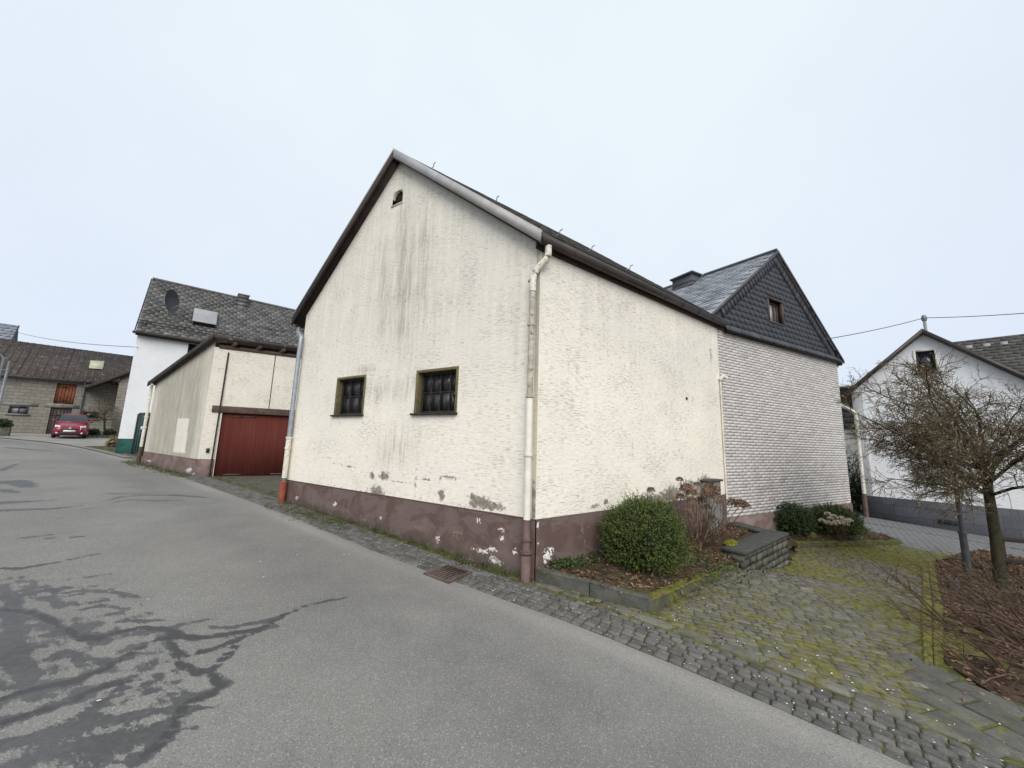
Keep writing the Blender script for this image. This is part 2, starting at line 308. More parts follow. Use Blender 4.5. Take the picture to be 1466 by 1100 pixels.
# ------------------------------------------------------------------ mesh builder
class MB:
    def __init__(s): s.v = []; s.f = []; s.nv = 0; s.t = []; s.at = {}
    def add(s, V, Fs, tint=0.):
        V = np.asarray(V, float).reshape(-1,3); Fs = np.asarray(Fs, dtype=np.int64)
        if Fs.ndim == 1: Fs = Fs[None]
        s.v.append(V); s.f.append(Fs+s.nv); s.nv += len(V)
        s.t.append(np.broadcast_to(np.asarray(tint, float), (len(V),)).copy())
        return s
    def addm(s, V, faces, tint=0.):
        by = {}
        for f in faces: by.setdefault(len(f), []).append(f)
        first = True
        base = s.nv
        V = np.asarray(V, float).reshape(-1,3); s.v.append(V); s.nv += len(V); s.t.append(np.full(len(V), float(tint)))
        for k, fs in by.items(): s.f.append(np.asarray(fs, dtype=np.int64)+base)
        return s
    def hexa(s, p, tint=0.):
        """8 points: bottom ring 0-3 (ccw from above), top ring 4-7"""
        return s.add(p, [(3,2,1,0),(4,5,6,7),(0,1,5,4),(1,2,6,5),(2,3,7,6),(3,0,4,7)], tint)
    def pbox(s, pl, s0, s1, n0, n1, z0, z1, tint=0.):
        w = pl.w  # n1 > n0 (n1 nearer the viewer)
        return s.hexa([w(s0,n1,z0),w(s1,n1,z0),w(s1,n0,z0),w(s0,n0,z0),w(s0,n1,z1),w(s1,n1,z1),w(s1,n0,z1),w(s0,n0,z1)], tint)
    def prism(s, poly, off, tint=0.):
        """closed polygon (ccw seen from the side 'off' points to) extruded by vector off"""
        P = np.asarray(poly, float); n = len(P); Q = P+np.asarray(off, float)
        fs = [tuple(range(n-1,-1,-1)), tuple(range(n,2*n))]+[(i,(i+1)%n,n+(i+1)%n,n+i) for i in range(n)]
        return s.addm(np.vstack([P,Q]), fs, tint)
    def tubes(s, P, R, k=6, tint=0., cap=False):
        """P (N,m,3) centre lines, R (N,m) radii"""
        P = np.asarray(P, float); R = np.asarray(R, float)
        if P.ndim == 2: P = P[None]; R = R[None]
        N, m, _ = P.shape
        T = np.gradient(P, axis=1); T /= np.linalg.norm(T, axis=2, keepdims=True)+1e-9
        ref = np.where(np.abs(T[...,2:3]) > .9, V3(1,0,0), V3(0,0,1))
        A = np.cross(T, ref); A /= np.linalg.norm(A, axis=2, keepdims=True)+1e-9; B = np.cross(T, A)
        th = np.arange(k)*2*PI/k
        ring = P[:,:,None,:]+R[:,:,None,None]*(A[:,:,None,:]*np.cos(th)[None,None,:,None]-B[:,:,None,:]*np.sin(th)[None,None,:,None])
        idx = np.arange(N*m*k).reshape(N,m,k)
        a = idx[:,:-1,:]; b = np.roll(idx,-1,2)[:,:-1,:]; c = np.roll(idx,-1,2)[:,1:,:]; d = idx[:,1:,:]
        Fq = np.stack([a,b,c,d],-1).reshape(-1,4)[:, ::-1]
        tt = np.broadcast_to(np.asarray(tint,float).reshape(-1,1), (N, m*k)).reshape(-1) if np.ndim(tint) else tint
        base = s.nv
        s.add(ring.reshape(-1,3), Fq, tt)
        if cap:
            e2_ = np.concatenate([ring[:,0].reshape(-1,3), ring[:,-1].reshape(-1,3)]); ii = np.arange(N*k).reshape(N,k); b2_ = s.nv
            s.v.append(e2_); s.nv += len(e2_); s.t.append(np.zeros(len(e2_))); s.f.append(ii+b2_); s.f.append(ii[:, ::-1]+b2_+N*k)
        return s
    def leaves(s, C, D, Nn, L, W, tint=0., fold=.0):
        """leaf quads (diamond): centre base C, direction D, normal-ish Nn"""
        C = np.asarray(C,float); D = D/(np.linalg.norm(D,axis=1,keepdims=True)+1e-9)
        S = np.cross(D, Nn); S /= np.linalg.norm(S,axis=1,keepdims=True)+1e-9
        U = np.cross(S, D)
        L = np.broadcast_to(L,(len(C),))[:,None]; W = np.broadcast_to(W,(len(C),))[:,None]
        p0 = C; p1 = C+D*L*.5+S*W*.5+U*W*fold; p2 = C+D*L; p3 = C+D*L*.5-S*W*.5+U*W*fold
        V = np.stack([p0,p1,p2,p3],1).reshape(-1,3); Fq = np.arange(len(C)*4).reshape(-1,4)
        tt = np.repeat(np.broadcast_to(tint,(len(C),)),4)
        return s.add(V, Fq, tt)
    def grid(s, X, tint=0.):
        """X (a,b,3) array of points"""
        a, b, _ = X.shape; i = np.arange(a*b).reshape(a,b)
        return s.add(X.reshape(-1,3), np.stack([i[:-1,:-1],i[:-1,1:],i[1:,1:],i[1:,:-1]],-1).reshape(-1,4), tint)
    def build(s, name, m, parent=None, smooth=False, attrs=None, bevel=0., kind=None):
        V = np.vstack(s.v); me = bpy.data.meshes.new(name)
        if parent is not None and parent.get('_o') is not None:
            o = parent['_o']; V = V-np.array([o[0],o[1],o[2]])
        lv = np.concatenate([f.reshape(-1) for f in s.f]); lt = np.concatenate([np.full(len(f), f.shape[1]) for f in s.f]); ls = np.concatenate([[0],np.cumsum(lt)[:-1]])
        me.vertices.add(len(V)); me.vertices.foreach_set('co', V.astype(np.float32).ravel())
        me.loops.add(len(lv)); me.loops.foreach_set('vertex_index', lv.astype(np.int32))
        me.polygons.add(len(lt)); me.polygons.foreach_set('loop_start', ls.astype(np.int32))
        try: me.polygons.foreach_set('loop_total', lt.astype(np.int32))
        except Exception: pass
        me.update(calc_edges=True)
        nr = np.zeros(len(lt)*3, np.float32); me.polygons.foreach_get('normal', nr); nr = nr.reshape(-1,3)
        Vw = np.vstack(s.v)
        h = np.hypot(nr[:,0],nr[:,1]); flat = h < .25
        T = np.stack([-nr[:,1],nr[:,0],np.zeros(len(nr))],1)/(h[:,None]+1e-9); T[flat] = (1,0,0)
        B = np.cross(nr, T); B[flat] = (0,1,0)
        Pw = Vw[lv]; Tl = np.repeat(T, lt, 0); Bl = np.repeat(B, lt, 0)
        uvl = me.uv_layers.new(name='UVMap'); uvl.data.foreach_set('uv', np.stack([(Pw*Tl).sum(1),(Pw*Bl).sum(1)],1).astype(np.float32).ravel())
        tt = np.concatenate(s.t)
        if np.any(tt != 0):
            a = me.attributes.new('tint','FLOAT','POINT'); a.data.foreach_set('value', tt.astype(np.float32))
        for k, val in (attrs or {}).items():
            a = me.attributes.new(k,'FLOAT','POINT'); a.data.foreach_set('value', np.asarray(val, np.float32))
        if smooth: me.polygons.foreach_set('use_smooth', np.ones(len(lt), bool))
        me.materials.append(m); me.validate()
        ob = bpy.data.objects.new(name, me); COL.objects.link(ob)
        if parent is not None:
            ob.parent = parent
            if parent.get('_o') is not None: ob['_o'] = list(parent['_o'])
        if bevel:
            b = ob.modifiers.new('bevel','BEVEL'); b.width = bevel; b.segments = 2; b.limit_method = 'ANGLE'; b.angle_limit = math.radians(40)
        if kind: ob['kind'] = kind
        return ob
    def top(s, name, m, label, cat, group=None, kind=None, **kw):
        """one-mesh thing: move the origin to its base"""
        V = np.vstack(s.v); c = V.mean(0); c[2] = V[:,2].min()
        e = {'_o': c}
        s2 = MB(); s2.v = [V-c]; s2.f = s.f; s2.t = s.t; s2.nv = s.nv
        ob = s2.build(name, m, None, **kw); ob.location = c; ob['_o'] = [float(q) for q in c]
        tag(ob, label, cat, group, kind); return ob
def tag(o, label, cat, group=None, kind=None):
    o['label'] = label; o['category'] = cat
    if group: o['group'] = group
    if kind: o['kind'] = kind
    return o
class Thing(dict): pass
def thing(name, label, cat, P, group=None):
    o = bpy.data.objects.new(name, None); COL.objects.link(o); o.location = (P[0],P[1],P[2]); o['_o'] = [float(P[0]),float(P[1]),float(P[2])]
    o.empty_display_size = .3
    return tag(o, label, cat, group)
def sub(ob, root):
    """make an already built part the parent frame of a sub-part"""
    ob['_o'] = root['_o']; return ob
def nz(x, y, sc=1., oct=3): return mnoise.fractal(Vector((x*sc, y*sc, 3.7)), 1.0, 2.0, oct)

def wall(pl, poly, step=.05, holes=(), n=0., extra_s=(), zmin=None):
    """wall sheet: convex outline poly [(s,z)..] cut to holes [(s0,s1,z0,z1)]; returns MB and (s,z) arrays"""
    P = np.asarray(poly, float); s0, z0 = P.min(0); s1, z1 = P.max(0)
    def lines(a, b, ex):
        L = list(np.linspace(a, b, max(2, int(round((b-a)/step))+1)))
        ex = [e for e in ex if a < e < b]
        L = [x for x in L if x in (a, b) or all(abs(x-e) > step*.35 for e in ex)]+list(ex)
        return np.array(sorted(set([a,b]+L)))
    SS = lines(s0, s1, [h[i] for h in holes for i in (0,1)]); ZZ = lines(z0, z1, [h[i] for h in holes for i in (2,3)])
    bm = bmesh.new(); g = [[bm.verts.new((a, b, 0)) for a in SS] for b in ZZ]
    for j in range(len(ZZ)-1):
        for i in range(len(SS)-1):
            cs, cz = (SS[i]+SS[i+1])/2, (ZZ[j]+ZZ[j+1])/2
            if any(h[0] < cs < h[1] and h[2] < cz < h[3] for h in holes): continue
            bm.faces.new((g[j][i], g[j][i+1], g[j+1][i+1], g[j+1][i]))
    for i in range(len(P)):
        a, b = P[i], P[(i+1) % len(P)]; d = b-a; nrm = (d[1], -d[0], 0)
        if abs(d[0]) < 1e-9 or abs(d[1]) < 1e-9: continue
        bmesh.ops.bisect_plane(bm, geom=bm.verts[:]+bm.edges[:]+bm.faces[:], plane_co=(a[0],a[1],0), plane_no=nrm, clear_outer=True, dist=1e-5)
    loose = [v for v in bm.verts if not v.link_faces]
    bmesh.ops.delete(bm, geom=loose, context='VERTS')
    bm.verts.index_update()
    S = np.array([(v.co.x, v.co.y) for v in bm.verts])
    W = pl.P+S[:,:1]*pl.d+pl.n*n+np.stack([np.zeros(len(S)),np.zeros(len(S)),S[:,1]],1)
    mb = MB(); mb.addm(W, [tuple(v.index for v in f.verts) for f in bm.faces]); bm.free()
    return mb, S
def blobs(pl, S, lst, n=0.):
    """soft ellipses given as photo (u,v,ru,rv); value ~1 in the middle, .5 at the rim"""
    out = np.zeros(len(S))
    for (u, v, ru, rv) in lst:
        a, b = pl.pix(u, v, n); a1, _ = pl.pix(u+ru, v, n); _, b1 = pl.pix(u, v+rv, n)
        ra, rb = max(abs(a1-a),.012), max(abs(b1-b),.012)
        q = np.hypot((S[:,0]-a)/ra, (S[:,1]-b)/rb)
        out = np.maximum(out, np.clip(1-.5*q, 0, 1))
    return out
def ribbon(L, Rr, nu, nv, dz=0., zfun=None, noise=0.):
    """grid between two polylines on the ground"""
    def res(P, n):
        P = np.asarray([p[:2] for p in P], float); d = np.r_[0, np.cumsum(np.linalg.norm(np.diff(P,axis=0),axis=1))]
        t = np.linspace(0, d[-1], n); return np.stack([np.interp(t,d,P[:,0]),np.interp(t,d,P[:,1])],1)
    A, B = res(L, nu), res(Rr, nu); t = np.linspace(0,1,nv)[None,:,None]
    XY = A[:,None,:]*(1-t)+B[:,None,:]*t
    Z = Gv(XY[...,0], XY[...,1])+dz if zfun is None else zfun(XY[...,0], XY[...,1], np.broadcast_to(t[...,0], XY.shape[:2]))
    X = np.concatenate([XY, Z[...,None]], -1)
    if noise:
        for i in range(nu):
            for j in range(nv): X[i,j,2] += noise*nz(X[i,j,0], X[i,j,1], 4., 4)
    if np.cross(X[1,0,:2]-X[0,0,:2], X[0,1,:2]-X[0,0,:2]) > 0: X = X.transpose(1,0,2)
    return X
def inpoly(x, y, P):
    x = np.asarray(x); y = np.asarray(y); r = np.zeros(x.shape, bool); n = len(P)
    for i in range(n):
        x1,y1 = P[i][0],P[i][1]; x2,y2 = P[(i+1)%n][0],P[(i+1)%n][1]
        c = ((y1 > y) != (y2 > y)); 
        with np.errstate(divide='ignore', invalid='ignore'):
            r ^= c & (x < (x2-x1)*(y-y1)/((y2-y1) if y2 != y1 else 1e-9)+x1)
    return r
def frame_mb(pl, s0, s1, z0, z1, t, n0, n1, bars_s=(), bars_z=(), bt=.03):
    mb = MB(); mb.pbox(pl, s0, s0+t, n0, n1, z0, z1); mb.pbox(pl, s1-t, s1, n0, n1, z0, z1)
    mb.pbox(pl, s0+t, s1-t, n0, n1, z0, z0+t); mb.pbox(pl, s0+t, s1-t, n0, n1, z1-t, z1)
    for b in bars_s: mb.pbox(pl, b-bt/2, b+bt/2, n0+.004, n1-.004, z0+t, z1-t)
    for b in bars_z: mb.pbox(pl, s0+t, s1-t, n0+.007, n1-.007, b-bt/2, b+bt/2)
    return mb
def pane_mb(pl, s0, s1, z0, z1, n):
    return MB().pbox(pl, s0, s1, n-.01, n, z0, z1)
def gutter_mb(a, b, out, r, rings=0):
    """half-round gutter from a to b, 'out' horizontal unit away from the wall"""
    mb = MB(); th = np.linspace(PI, 2*PI, 9); prof = [(math.cos(t)*r, math.sin(t)*r) for t in th]+[(r*1.08,.012),(r*.9,.012)]+[(math.cos(t)*r*.88, math.sin(t)*r*.88) for t in th[::-1]]
    prof = np.array(prof); k = len(prof)
    def ring(c, sc=1.): return np.array([c+out*p[0]*sc+V3(0,0,p[1]*sc) for p in prof])
    mb.addm(np.vstack([ring(a), ring(b)]), [(i,(i+1)%k,k+(i+1)%k,k+i) for i in range(k)]+[tuple(range(k-1,-1,-1)), tuple(range(k,2*k))])
    d = unit(b-a)
    for t in range(1, rings+1):
        c = a+(b-a)*t/(rings+1); mb.addm(np.vstack([ring(c-d*.02,1.06), ring(c+d*.02,1.06)]), [(i,(i+1)%k,k+(i+1)%k,k+i) for i in range(k)]+[tuple(range(k-1,-1,-1)), tuple(range(k,2*k))])
    return mb
def smooth_path(P, n=6):
    P = [np.asarray(p,float) for p in P]; out = [P[0]]
    for i in range(1, len(P)-1):
        a, b, c = P[i-1], P[i], P[i+1]; r = min(np.linalg.norm(b-a), np.linalg.norm(c-b))*.4
        p, q = b+unit(a-b)*r, b+unit(c-b)*r
        for t in np.linspace(0,1,n): out.append((1-t)**2*p+2*t*(1-t)*b+t*t*q)
    out.append(P[-1]); return np.array(out)
def pipe(P, r, k=12):
    P = smooth_path(P) if len(P) > 2 else np.asarray(P, float)
    return MB().tubes(P, np.full(len(P), r), k, cap=True)
def slates(mb, O, U, W, width, length, sw, sh, inside=None, cut=0., th=.012, var=.28, flat=None):
    U = unit(U); W = unit(W); N = np.cross(U, W)
    rows = int(math.ceil(length/sh)); cols = int(math.ceil(width/sw))+1
    for j in range(rows):
        off = (.5*sw if j % 2 else 0.)
        for i in range(cols):
            u0 = i*sw-off+.003; u1 = u0+sw-.006; u0 = max(u0,0); u1 = min(u1,width)
            if u1-u0 < .03: continue
            v0 = j*sh; v1 = min(v0+sh*1.15, length)
            if inside is not None and not inside((u0+u1)/2, v0+sh*.5): continue
            jt = RNG.uniform(-.002,.002); lo = th*1.9+jt
            def p(u, v, h): return O+U*u+W*v+N*h
            c = cut*sw
            if cut: bot = [(u0,v0),(u1-c,v0),(u1-c*.3,v0+c*.35),(u1,v0+c)]
            else: bot = [(u0,v0+RNG.uniform(0,.004)),(u1,v0+RNG.uniform(0,.004))]
            top = [(u1,v1),(u0,v1)]
            P = [p(a,b,lo) for a,b in bot]+[p(a,b,.002) for a,b in top]; k = len(bot)
            P += [p(a,b,lo-th) for a,b in bot]
            n = len(bot)+2
            fs = [tuple(range(n))]+[(n+q, n+q+1, q+1, q) for q in range(k-1)]+[(n,0,n-1),(n+k-1,k,k-1)]
            mb.addm(P, fs, float(RNG.normal(0,var*.6)))
    return mb

# ------------------------------------------------------------------ sky and light
world = bpy.data.worlds.new('World'); scene.world = world; world.use_nodes = True
nt = world.node_tree; nt.nodes.clear()
wo = nt.nodes.new('ShaderNodeOutputWorld'); bg = nt.nodes.new('ShaderNodeBackground'); sky = nt.nodes.new('ShaderNodeTexSky')
sky.sky_type = 'NISHITA'; sky.sun_disc = False; sky.sun_elevation = math.radians(38); sky.sun_rotation = math.radians(172); sky.air_density = 1.0; sky.dust_density = 2.0
mx = nt.nodes.new('ShaderNodeMix'); mx.data_type = 'RGBA'; mx.inputs[0].default_value = .90
tc = nt.nodes.new('ShaderNodeTexCoord'); wn = nt.nodes.new('ShaderNodeTexNoise'); wn.inputs['Scale'].default_value = 1.7; wn.inputs['Detail'].default_value = 5
sep = nt.nodes.new('ShaderNodeSeparateXYZ')
rp = nt.nodes.new('ShaderNodeMapRange'); rp.inputs[1].default_value = -.1; rp.inputs[2].default_value = .75
ad = nt.nodes.new('ShaderNodeMath'); ad.operation = 'MULTIPLY_ADD'; ad.inputs[1].default_value = 1.1
cl = nt.nodes.new('ShaderNodeMix'); cl.data_type = 'RGBA'; cl.inputs[6].default_value = (4.3,4.68,5.6,1); cl.inputs[7].default_value = (5.3,5.8,6.1,1)
L = nt.links.new
L(tc.outputs['Generated'], wn.inputs['Vector']); L(tc.outputs['Generated'], sep.inputs[0]); L(sep.outputs[2], rp.inputs[0])
L(wn.outputs[0], ad.inputs[0]); ad.inputs[2].default_value = -.55
a2 = nt.nodes.new('ShaderNodeMath'); a2.operation = 'ADD'; a2.use_clamp = True; L(ad.outputs[0], a2.inputs[0]); L(rp.outputs[0], a2.inputs[1]); L(a2.outputs[0], cl.inputs[0])
L(sky.outputs[0], mx.inputs[6]); L(cl.outputs[2], mx.inputs[7]); L(mx.outputs[2], bg.inputs[0]); bg.inputs[1].default_value = .105
L(bg.outputs[0], wo.inputs[0])
sl = bpy.data.lights.new('sun','SUN'); sl.energy = 1.5; sl.angle = math.radians(45); sl.color = (1,.965,.90)
so = bpy.data.objects.new('sun', sl); COL.objects.link(so); so.location = (10,-10,30)
_d = V3(math.sin(math.radians(172))*math.cos(math.radians(38)), math.cos(math.radians(172))*math.cos(math.radians(38)), math.sin(math.radians(38)))
so.rotation_euler = Vector(_d).to_track_quat('Z','Y').to_euler()
vs = scene.view_settings; vs.view_transform = 'Standard'; vs.look = 'None'; vs.exposure = .70; vs.gamma = 1

# ================================================================== GROUND, ROAD, PAVING (setting)
def axis(a, b, n): return np.concatenate([-np.geomspace(a,b,n)[::-1],[0],np.geomspace(a,b,n)])
ax = np.unique(np.concatenate([np.linspace(-40,40,161), -np.geomspace(41,900,24), np.geomspace(41,900,24)]))
gx, gy = np.meshgrid(ax, ax)
gz = Gv(gx, gy)-.05
MB().grid(np.stack([gx,gy,gz],-1)).build('ground', M['ground'], smooth=True, kind='structure')

EDGE_PX = [(1300,1098),(900,922),(650,835),(400,735),(300,697),(200,660.5),(100,637),(0,627.5)]
E0 = [gp(*p) for p in EDGE_PX]
dn = unit(E0[0]-E0[1]); dn[2] = 0
edge = [E0[0]+dn*14]+E0
d_ = unit((E0[-1]-E0[-2])[:2]); ang = math.atan2(d_[1],d_[0])
q = E0[-1].copy()
for i in range(9):
    ang += math.radians(4); q = q+V3(math.cos(ang)*4, math.sin(ang)*4, 0); edge.append(q)
edge = np.array([e[:2] for e in edge])
def resample(P, ds):
    d = np.r_[0, np.cumsum(np.linalg.norm(np.diff(P,axis=0),axis=1))]
    return d, lambda t: np.stack([np.interp(t,d,P[:,0]), np.interp(t,d,P[:,1])],-1)
# chaikin smoothing of the kerb line
def chaikin(P, k=3):
    for _ in range(k):
        Q = [P[0]]
        for a, b in zip(P[:-1], P[1:]): Q += [a*.75+b*.25, a*.25+b*.75]
        P = np.array(Q+[P[-1]])
    return P
edge = chaikin(edge, 3)
dcum, efun = resample(edge, .1)
s_start = 14.0
ts = np.concatenate([np.arange(0,12,.4), np.arange(12,22,.055), np.arange(22,34,.11), np.arange(34,dcum[-1],.5)])
Pe = efun(ts); De = efun(ts+.15)-efun(ts-.15); De /= np.linalg.norm(De,axis=1,keepdims=True)+1e-9
Ne = np.stack([-De[:,1],De[:,0]],1)     # left of the running direction: away from the barn, across the road
acr = np.concatenate([[0,.05,.12,.2,.3],np.arange(.36,6.6,.06)])
RX = Pe[:,None,:]+Ne[:,None,:]*acr[None,:,None]
wig = np.array([[.02*nz(p[0],p[1],1.5) for p in Pe]]).T
RX[:,0,:] += Ne*wig*.9
rx, ry = RX[...,0], RX[...,1]
rz = Gv(rx, ry)+.004+.05*np.sin(np.clip(acr/6.6,0,1)*PI)[None,:]
road = np.stack([rx,ry,rz],-1)
def z5(lst): return [(x/2.292, 620+y/2.292, w) for x,y,w in lst]
TAR = [[(1137,550,.004),(1070,563,.007),(1010,578,.018),(960,598,.022),(915,622,.03),(888,640,.035),(830,672,.045),(790,690,.045),(740,715,.045),(690,735,.03),(640,745,.03),(600,755,.02)],
 [(960,645,.003),(900,652,.012),(860,662,.03)],
 [(915,622,.03),(860,634,.03),(790,650,.035),(740,660,.025),(690,655,.015)],
 [(830,664,.03),(720,685,.045),(650,695,.05),(590,690,.035),(540,665,.035),(470,660,.03),(400,672,.03),(330,690,.05),(260,700,.03)],
 [(785,712,.015),(760,740,.03),(735,760,.025),(700,795,.035),(650,815,.045),(620,800,.03),(590,780,.03),(575,740,.03),(530,690,.05),(480,715,.04),(440,740,.035),(400,765,.04),(340,800,.05),(260,840,.06),(180,860,.08)],
 [(700,800,.03),(712,840,.045),(730,850,.055),(690,885,.045),(640,900,.04),(600,925,.05),(575,970,.05),(560,1010,.05),(530,1050,.06),(460,1100,.06)],
 [(690,880,.05),(600,905,.05),(540,940,.03)],
 [(575,975,.04),(500,1000,.05),(430,1030,.06),(380,1060,.06),(330,1110,.06)],
 [(327,409,.006),(250,425,.012),(200,437,.022),(130,450,.05),(60,462,.06),(0,460,.03)],
 [(521,550,.006),(470,562,.018),(400,545,.025),(340,538,.02),(270,535,.025),(200,545,.025),(140,520,.03),(60,540,.05)],
 [(355,480,.03),(310,486,.035),(270,492,.008)],
 [(0,520,.05),(40,560,.06),(45,640,.08),(35,720,.09),(60,800,.07),(110,850,.05)],
 [(0,600,.10),(100,610,.06),(170,640,.05),(250,690,.06),(330,700,.06)],
 [(0,690,.06),(50,720,.05),(60,780,.06)],
 [(0,905,.05),(100,870,.07),(200,850,.09),(300,815,.05)],
 [(0,985,.07),(80,960,.06),(170,930,.07),(250,900,.08),(330,860,.06),(420,840,.03)],
 [(0,1060,.07),(100,1035,.08),(200,1010,.09),(300,985,.09),(400,970,.06),(500,940,.03)],
 [(60,1120,.09),(200,1075,.09),(300,1050,.09),(400,1040,.06)],
 [(525,820,.05),(490,850,.05),(470,860,.03)],[(500,870,.035),(480,878,.03)],[(570,885,.02),(530,905,.04),(510,915,.02)],
 [(695,630,.02),(640,638,.03),(560,655,.012)],[(430,820,.02),(420,830,.02)],[(770,800,.012),(740,808,.012)],[(640,990,.015),(625,1020,.02)],[(725,908,.01),(690,928,.012),(640,935,.02)],
 [(150,560,.05),(200,590,.05),(240,580,.03)],[(120,650,.04),(200,670,.05),(150,690,.05)],[(260,600,.03),(330,585,.025),(420,600,.015)],[(380,520,.01),(365,522,.01)],
 [(300,770,.03),(240,765,.05),(190,740,.04)],[(390,870,.05),(330,910,.06),(280,960,.05)],[(400,640,.02),(470,640,.02),(540,632,.01)],
 # further up the road
 [(0,170,.35),(50,165,.3),(90,185,.22),(120,183,.06)],[(0,130,.10),(60,105,.10),(120,100,.03)],[(0,195,.2),(50,205,.1)],
 [(0,240,.28),(90,235,.15),(180,228,.06),(200,226,.03)],[(0,265,.22),(80,262,.14),(180,258,.12),(270,247,.04)],
 [(330,235,.03),(400,216,.07),(470,210,.10),(560,208,.14),(640,212,.10),(685,215,.03)],[(360,238,.04),(420,226,.05),(520,228,.07),(600,226,.06)],
 [(345,203,.03),(400,207,.05),(480,205,.06)],
 [(0,362,.03),(80,357,.035),(130,350,.03),(195,345,.012)],[(150,360,.02),(210,356,.035),(285,352,.04)],[(190,292,.03),(215,291,.03)],
 [(20,52,.3),(80,56,.25),(170,64,.08)],[(270,258,.02),(350,254,.012)]]
XYf = np.stack([rx.ravel(), ry.ravel()],1); tar = np.zeros(len(XYf)); crk = np.zeros(len(XYf))
for pl_i, lst in enumerate(TAR):
    pts = [(gp(u,v)[:2], w) for u,v,w in z5(lst)]
    for (a,wa),(b,wb) in zip(pts[:-1], pts[1:]):
        mg = max(wa,wb)*3+.1
        sel = np.where((XYf[:,0]>min(a[0],b[0])-mg)&(XYf[:,0]<max(a[0],b[0])+mg)&(XYf[:,1]>min(a[1],b[1])-mg)&(XYf[:,1]<max(a[1],b[1])+mg))[0]
        if len(sel) == 0: continue
        p = XYf[sel]; ab = b-a; t = np.clip(((p-a)@ab)/(ab@ab+1e-9),0,1); d = np.linalg.norm(p-(a+t[:,None]*ab),axis=1)
        w = (wa+(wb-wa)*t)*.68+.012
        tar[sel] = np.maximum(tar[sel], np.clip(1-.5*d/w, 0, 1))
        if pl_i in (0,3,4,5,8,12,14,15): crk[sel] = np.maximum(crk[sel], np.clip(1-.5*d/.04, 0, 1))
# loose smears between the traced seams (elongated along the road)
reg = np.array([gp(u/2.292,620+v/2.292)[:2] for u,v in [(-60,480),(330,500),(480,575),(560,640),(680,690),(640,760),(520,800),(640,890),(540,960),(440,1110),(-60,1300)]])
ins = inpoly(XYf[:,0], XYf[:,1], reg)
idx = np.where(ins)[0]
for i in idx:
    x, y = XYf[i]; a = -.55*x+.83*y*1.0; b = .83*x+.55*y
    v = mnoise.fractal(Vector((b*3.2, a*7.0, 1.3)), 1.0, 2.0, 4); w_ = mnoise.noise(Vector((x*.8,y*.8,4.)))
    tar[i] = max(tar[i], .345+.66*v+.10*w_)
edgea = np.clip(1-np.abs(acr-.16)/.30, 0, 1)*.8; edgea = np.broadcast_to(edgea[None,:], rx.shape).ravel()*(.75+.25*np.sin(XYf[:,0]*1.3))
lane = (np.exp(-((acr-1.15)/.55)**2)*.55)[None,:]*np.ones(rx.shape)
mb = MB(); flip = np.cross(road[1,0,:2]-road[0,0,:2], road[0,1,:2]-road[0,0,:2]) > 0
def gt(a): a = np.asarray(a).reshape(rx.shape); return (a.T if flip else a).ravel()
mb.grid(road.transpose(1,0,2) if flip else road)
mb.build('road', M['asphalt'], smooth=True, kind='structure', attrs=dict(tar=gt(tar), crack=gt(crk), edge=gt(edgea), lane=gt(lane)))

# --- barn reference lines (needed by the paving)
P0 = oz(765,832,0)
A_far = oz(411,687,vz(P0,769.8,744)); PLZ = vz(P0,769.8,744)
gab = Pl(A_far, (P0-A_far)); LG = float(np.linalg.norm((P0-A_far)[:2]))
EZ = 4.90
Bq = oz(1026,468,vz(P0,792,356)); rw = Pl(P0, Bq-P0); LR = float(np.linalg.norm((Bq-P0)[:2]))

# --- paving: bed sheet + setts
def setts(mb, P, D, N, L_, W_, h0=.012, h1=.022, gap=.008, tv=.12, jit=.008, mo=None, mlist=None, rc=.28):
    """one cobble with rounded shoulders, centre P (x,y), axes D,N"""
    a, b = L_/2-gap, W_/2-gap; c = min(a,b)*rc
    def ring(k, z, sh):
        aa, bb = a*k, b*k; cc = c*sh
        return [(aa-cc,bb),(-aa+cc,bb),(-aa,bb-cc),(-aa,-bb+cc),(-aa+cc,-bb),(aa-cc,-bb),(aa,-bb+cc),(aa,bb-cc)]
    t0 = RNG.uniform(-.004,.004); tx, ty = RNG.uniform(-.03,.03,2)
    J = RNG.uniform(-jit,jit,(8,2)); XY = []; ZZ = []
    for k, z, sh in ((1.,-.03,1.),(1.,h0-.004,1.),(.90,h1-.003,1.1),(.62,h1,1.1)):
        q = np.array(ring(k,z,sh))+J; XY.append(q); ZZ.append(z+((t0+tx*q[:,0]+ty*q[:,1]) if z > 0 else 0*q[:,0]))
    XY = np.vstack(XY); wx = P[0]+D[0]*XY[:,0]+N[0]*XY[:,1]; wy = P[1]+D[1]*XY[:,0]+N[1]*XY[:,1]
    pts = np.stack([wx,wy,Gv(wx,wy)+np.concatenate(ZZ)],1)
    fs = [(8*r+i,8*r+(i+1)%8,8*(r+1)+(i+1)%8,8*(r+1)+i) for r in range(3) for i in range(8)]+[tuple(range(24,32))]
    if D[0]*N[1]-D[1]*N[0] < 0: fs = [f[::-1] for f in fs]
    mb.addm(pts, fs, float(RNG.normal(0,tv)))
    if mlist is not None: mlist.append(np.full(32, mo))
# driveway outline on the ground
kl, kc, kB = gp(766,832), gp(934,881), gp(1067,815)
kC, k0, k1 = gp(1129.6,811), gp(1142,785), gp(1293,780)
def mossv(x, y): return nz(x, y, .55, 4)
def eoff(t, o): # point on edge at arc t, offset o towards the barn side
    p = efun(np.array([t]))[0]; d = unit(np.r_[efun(np.array([t+.1]))[0]-efun(np.array([t-.1]))[0],0]); return p+np.array([d[1],-d[0]])*o, d
GW = .58
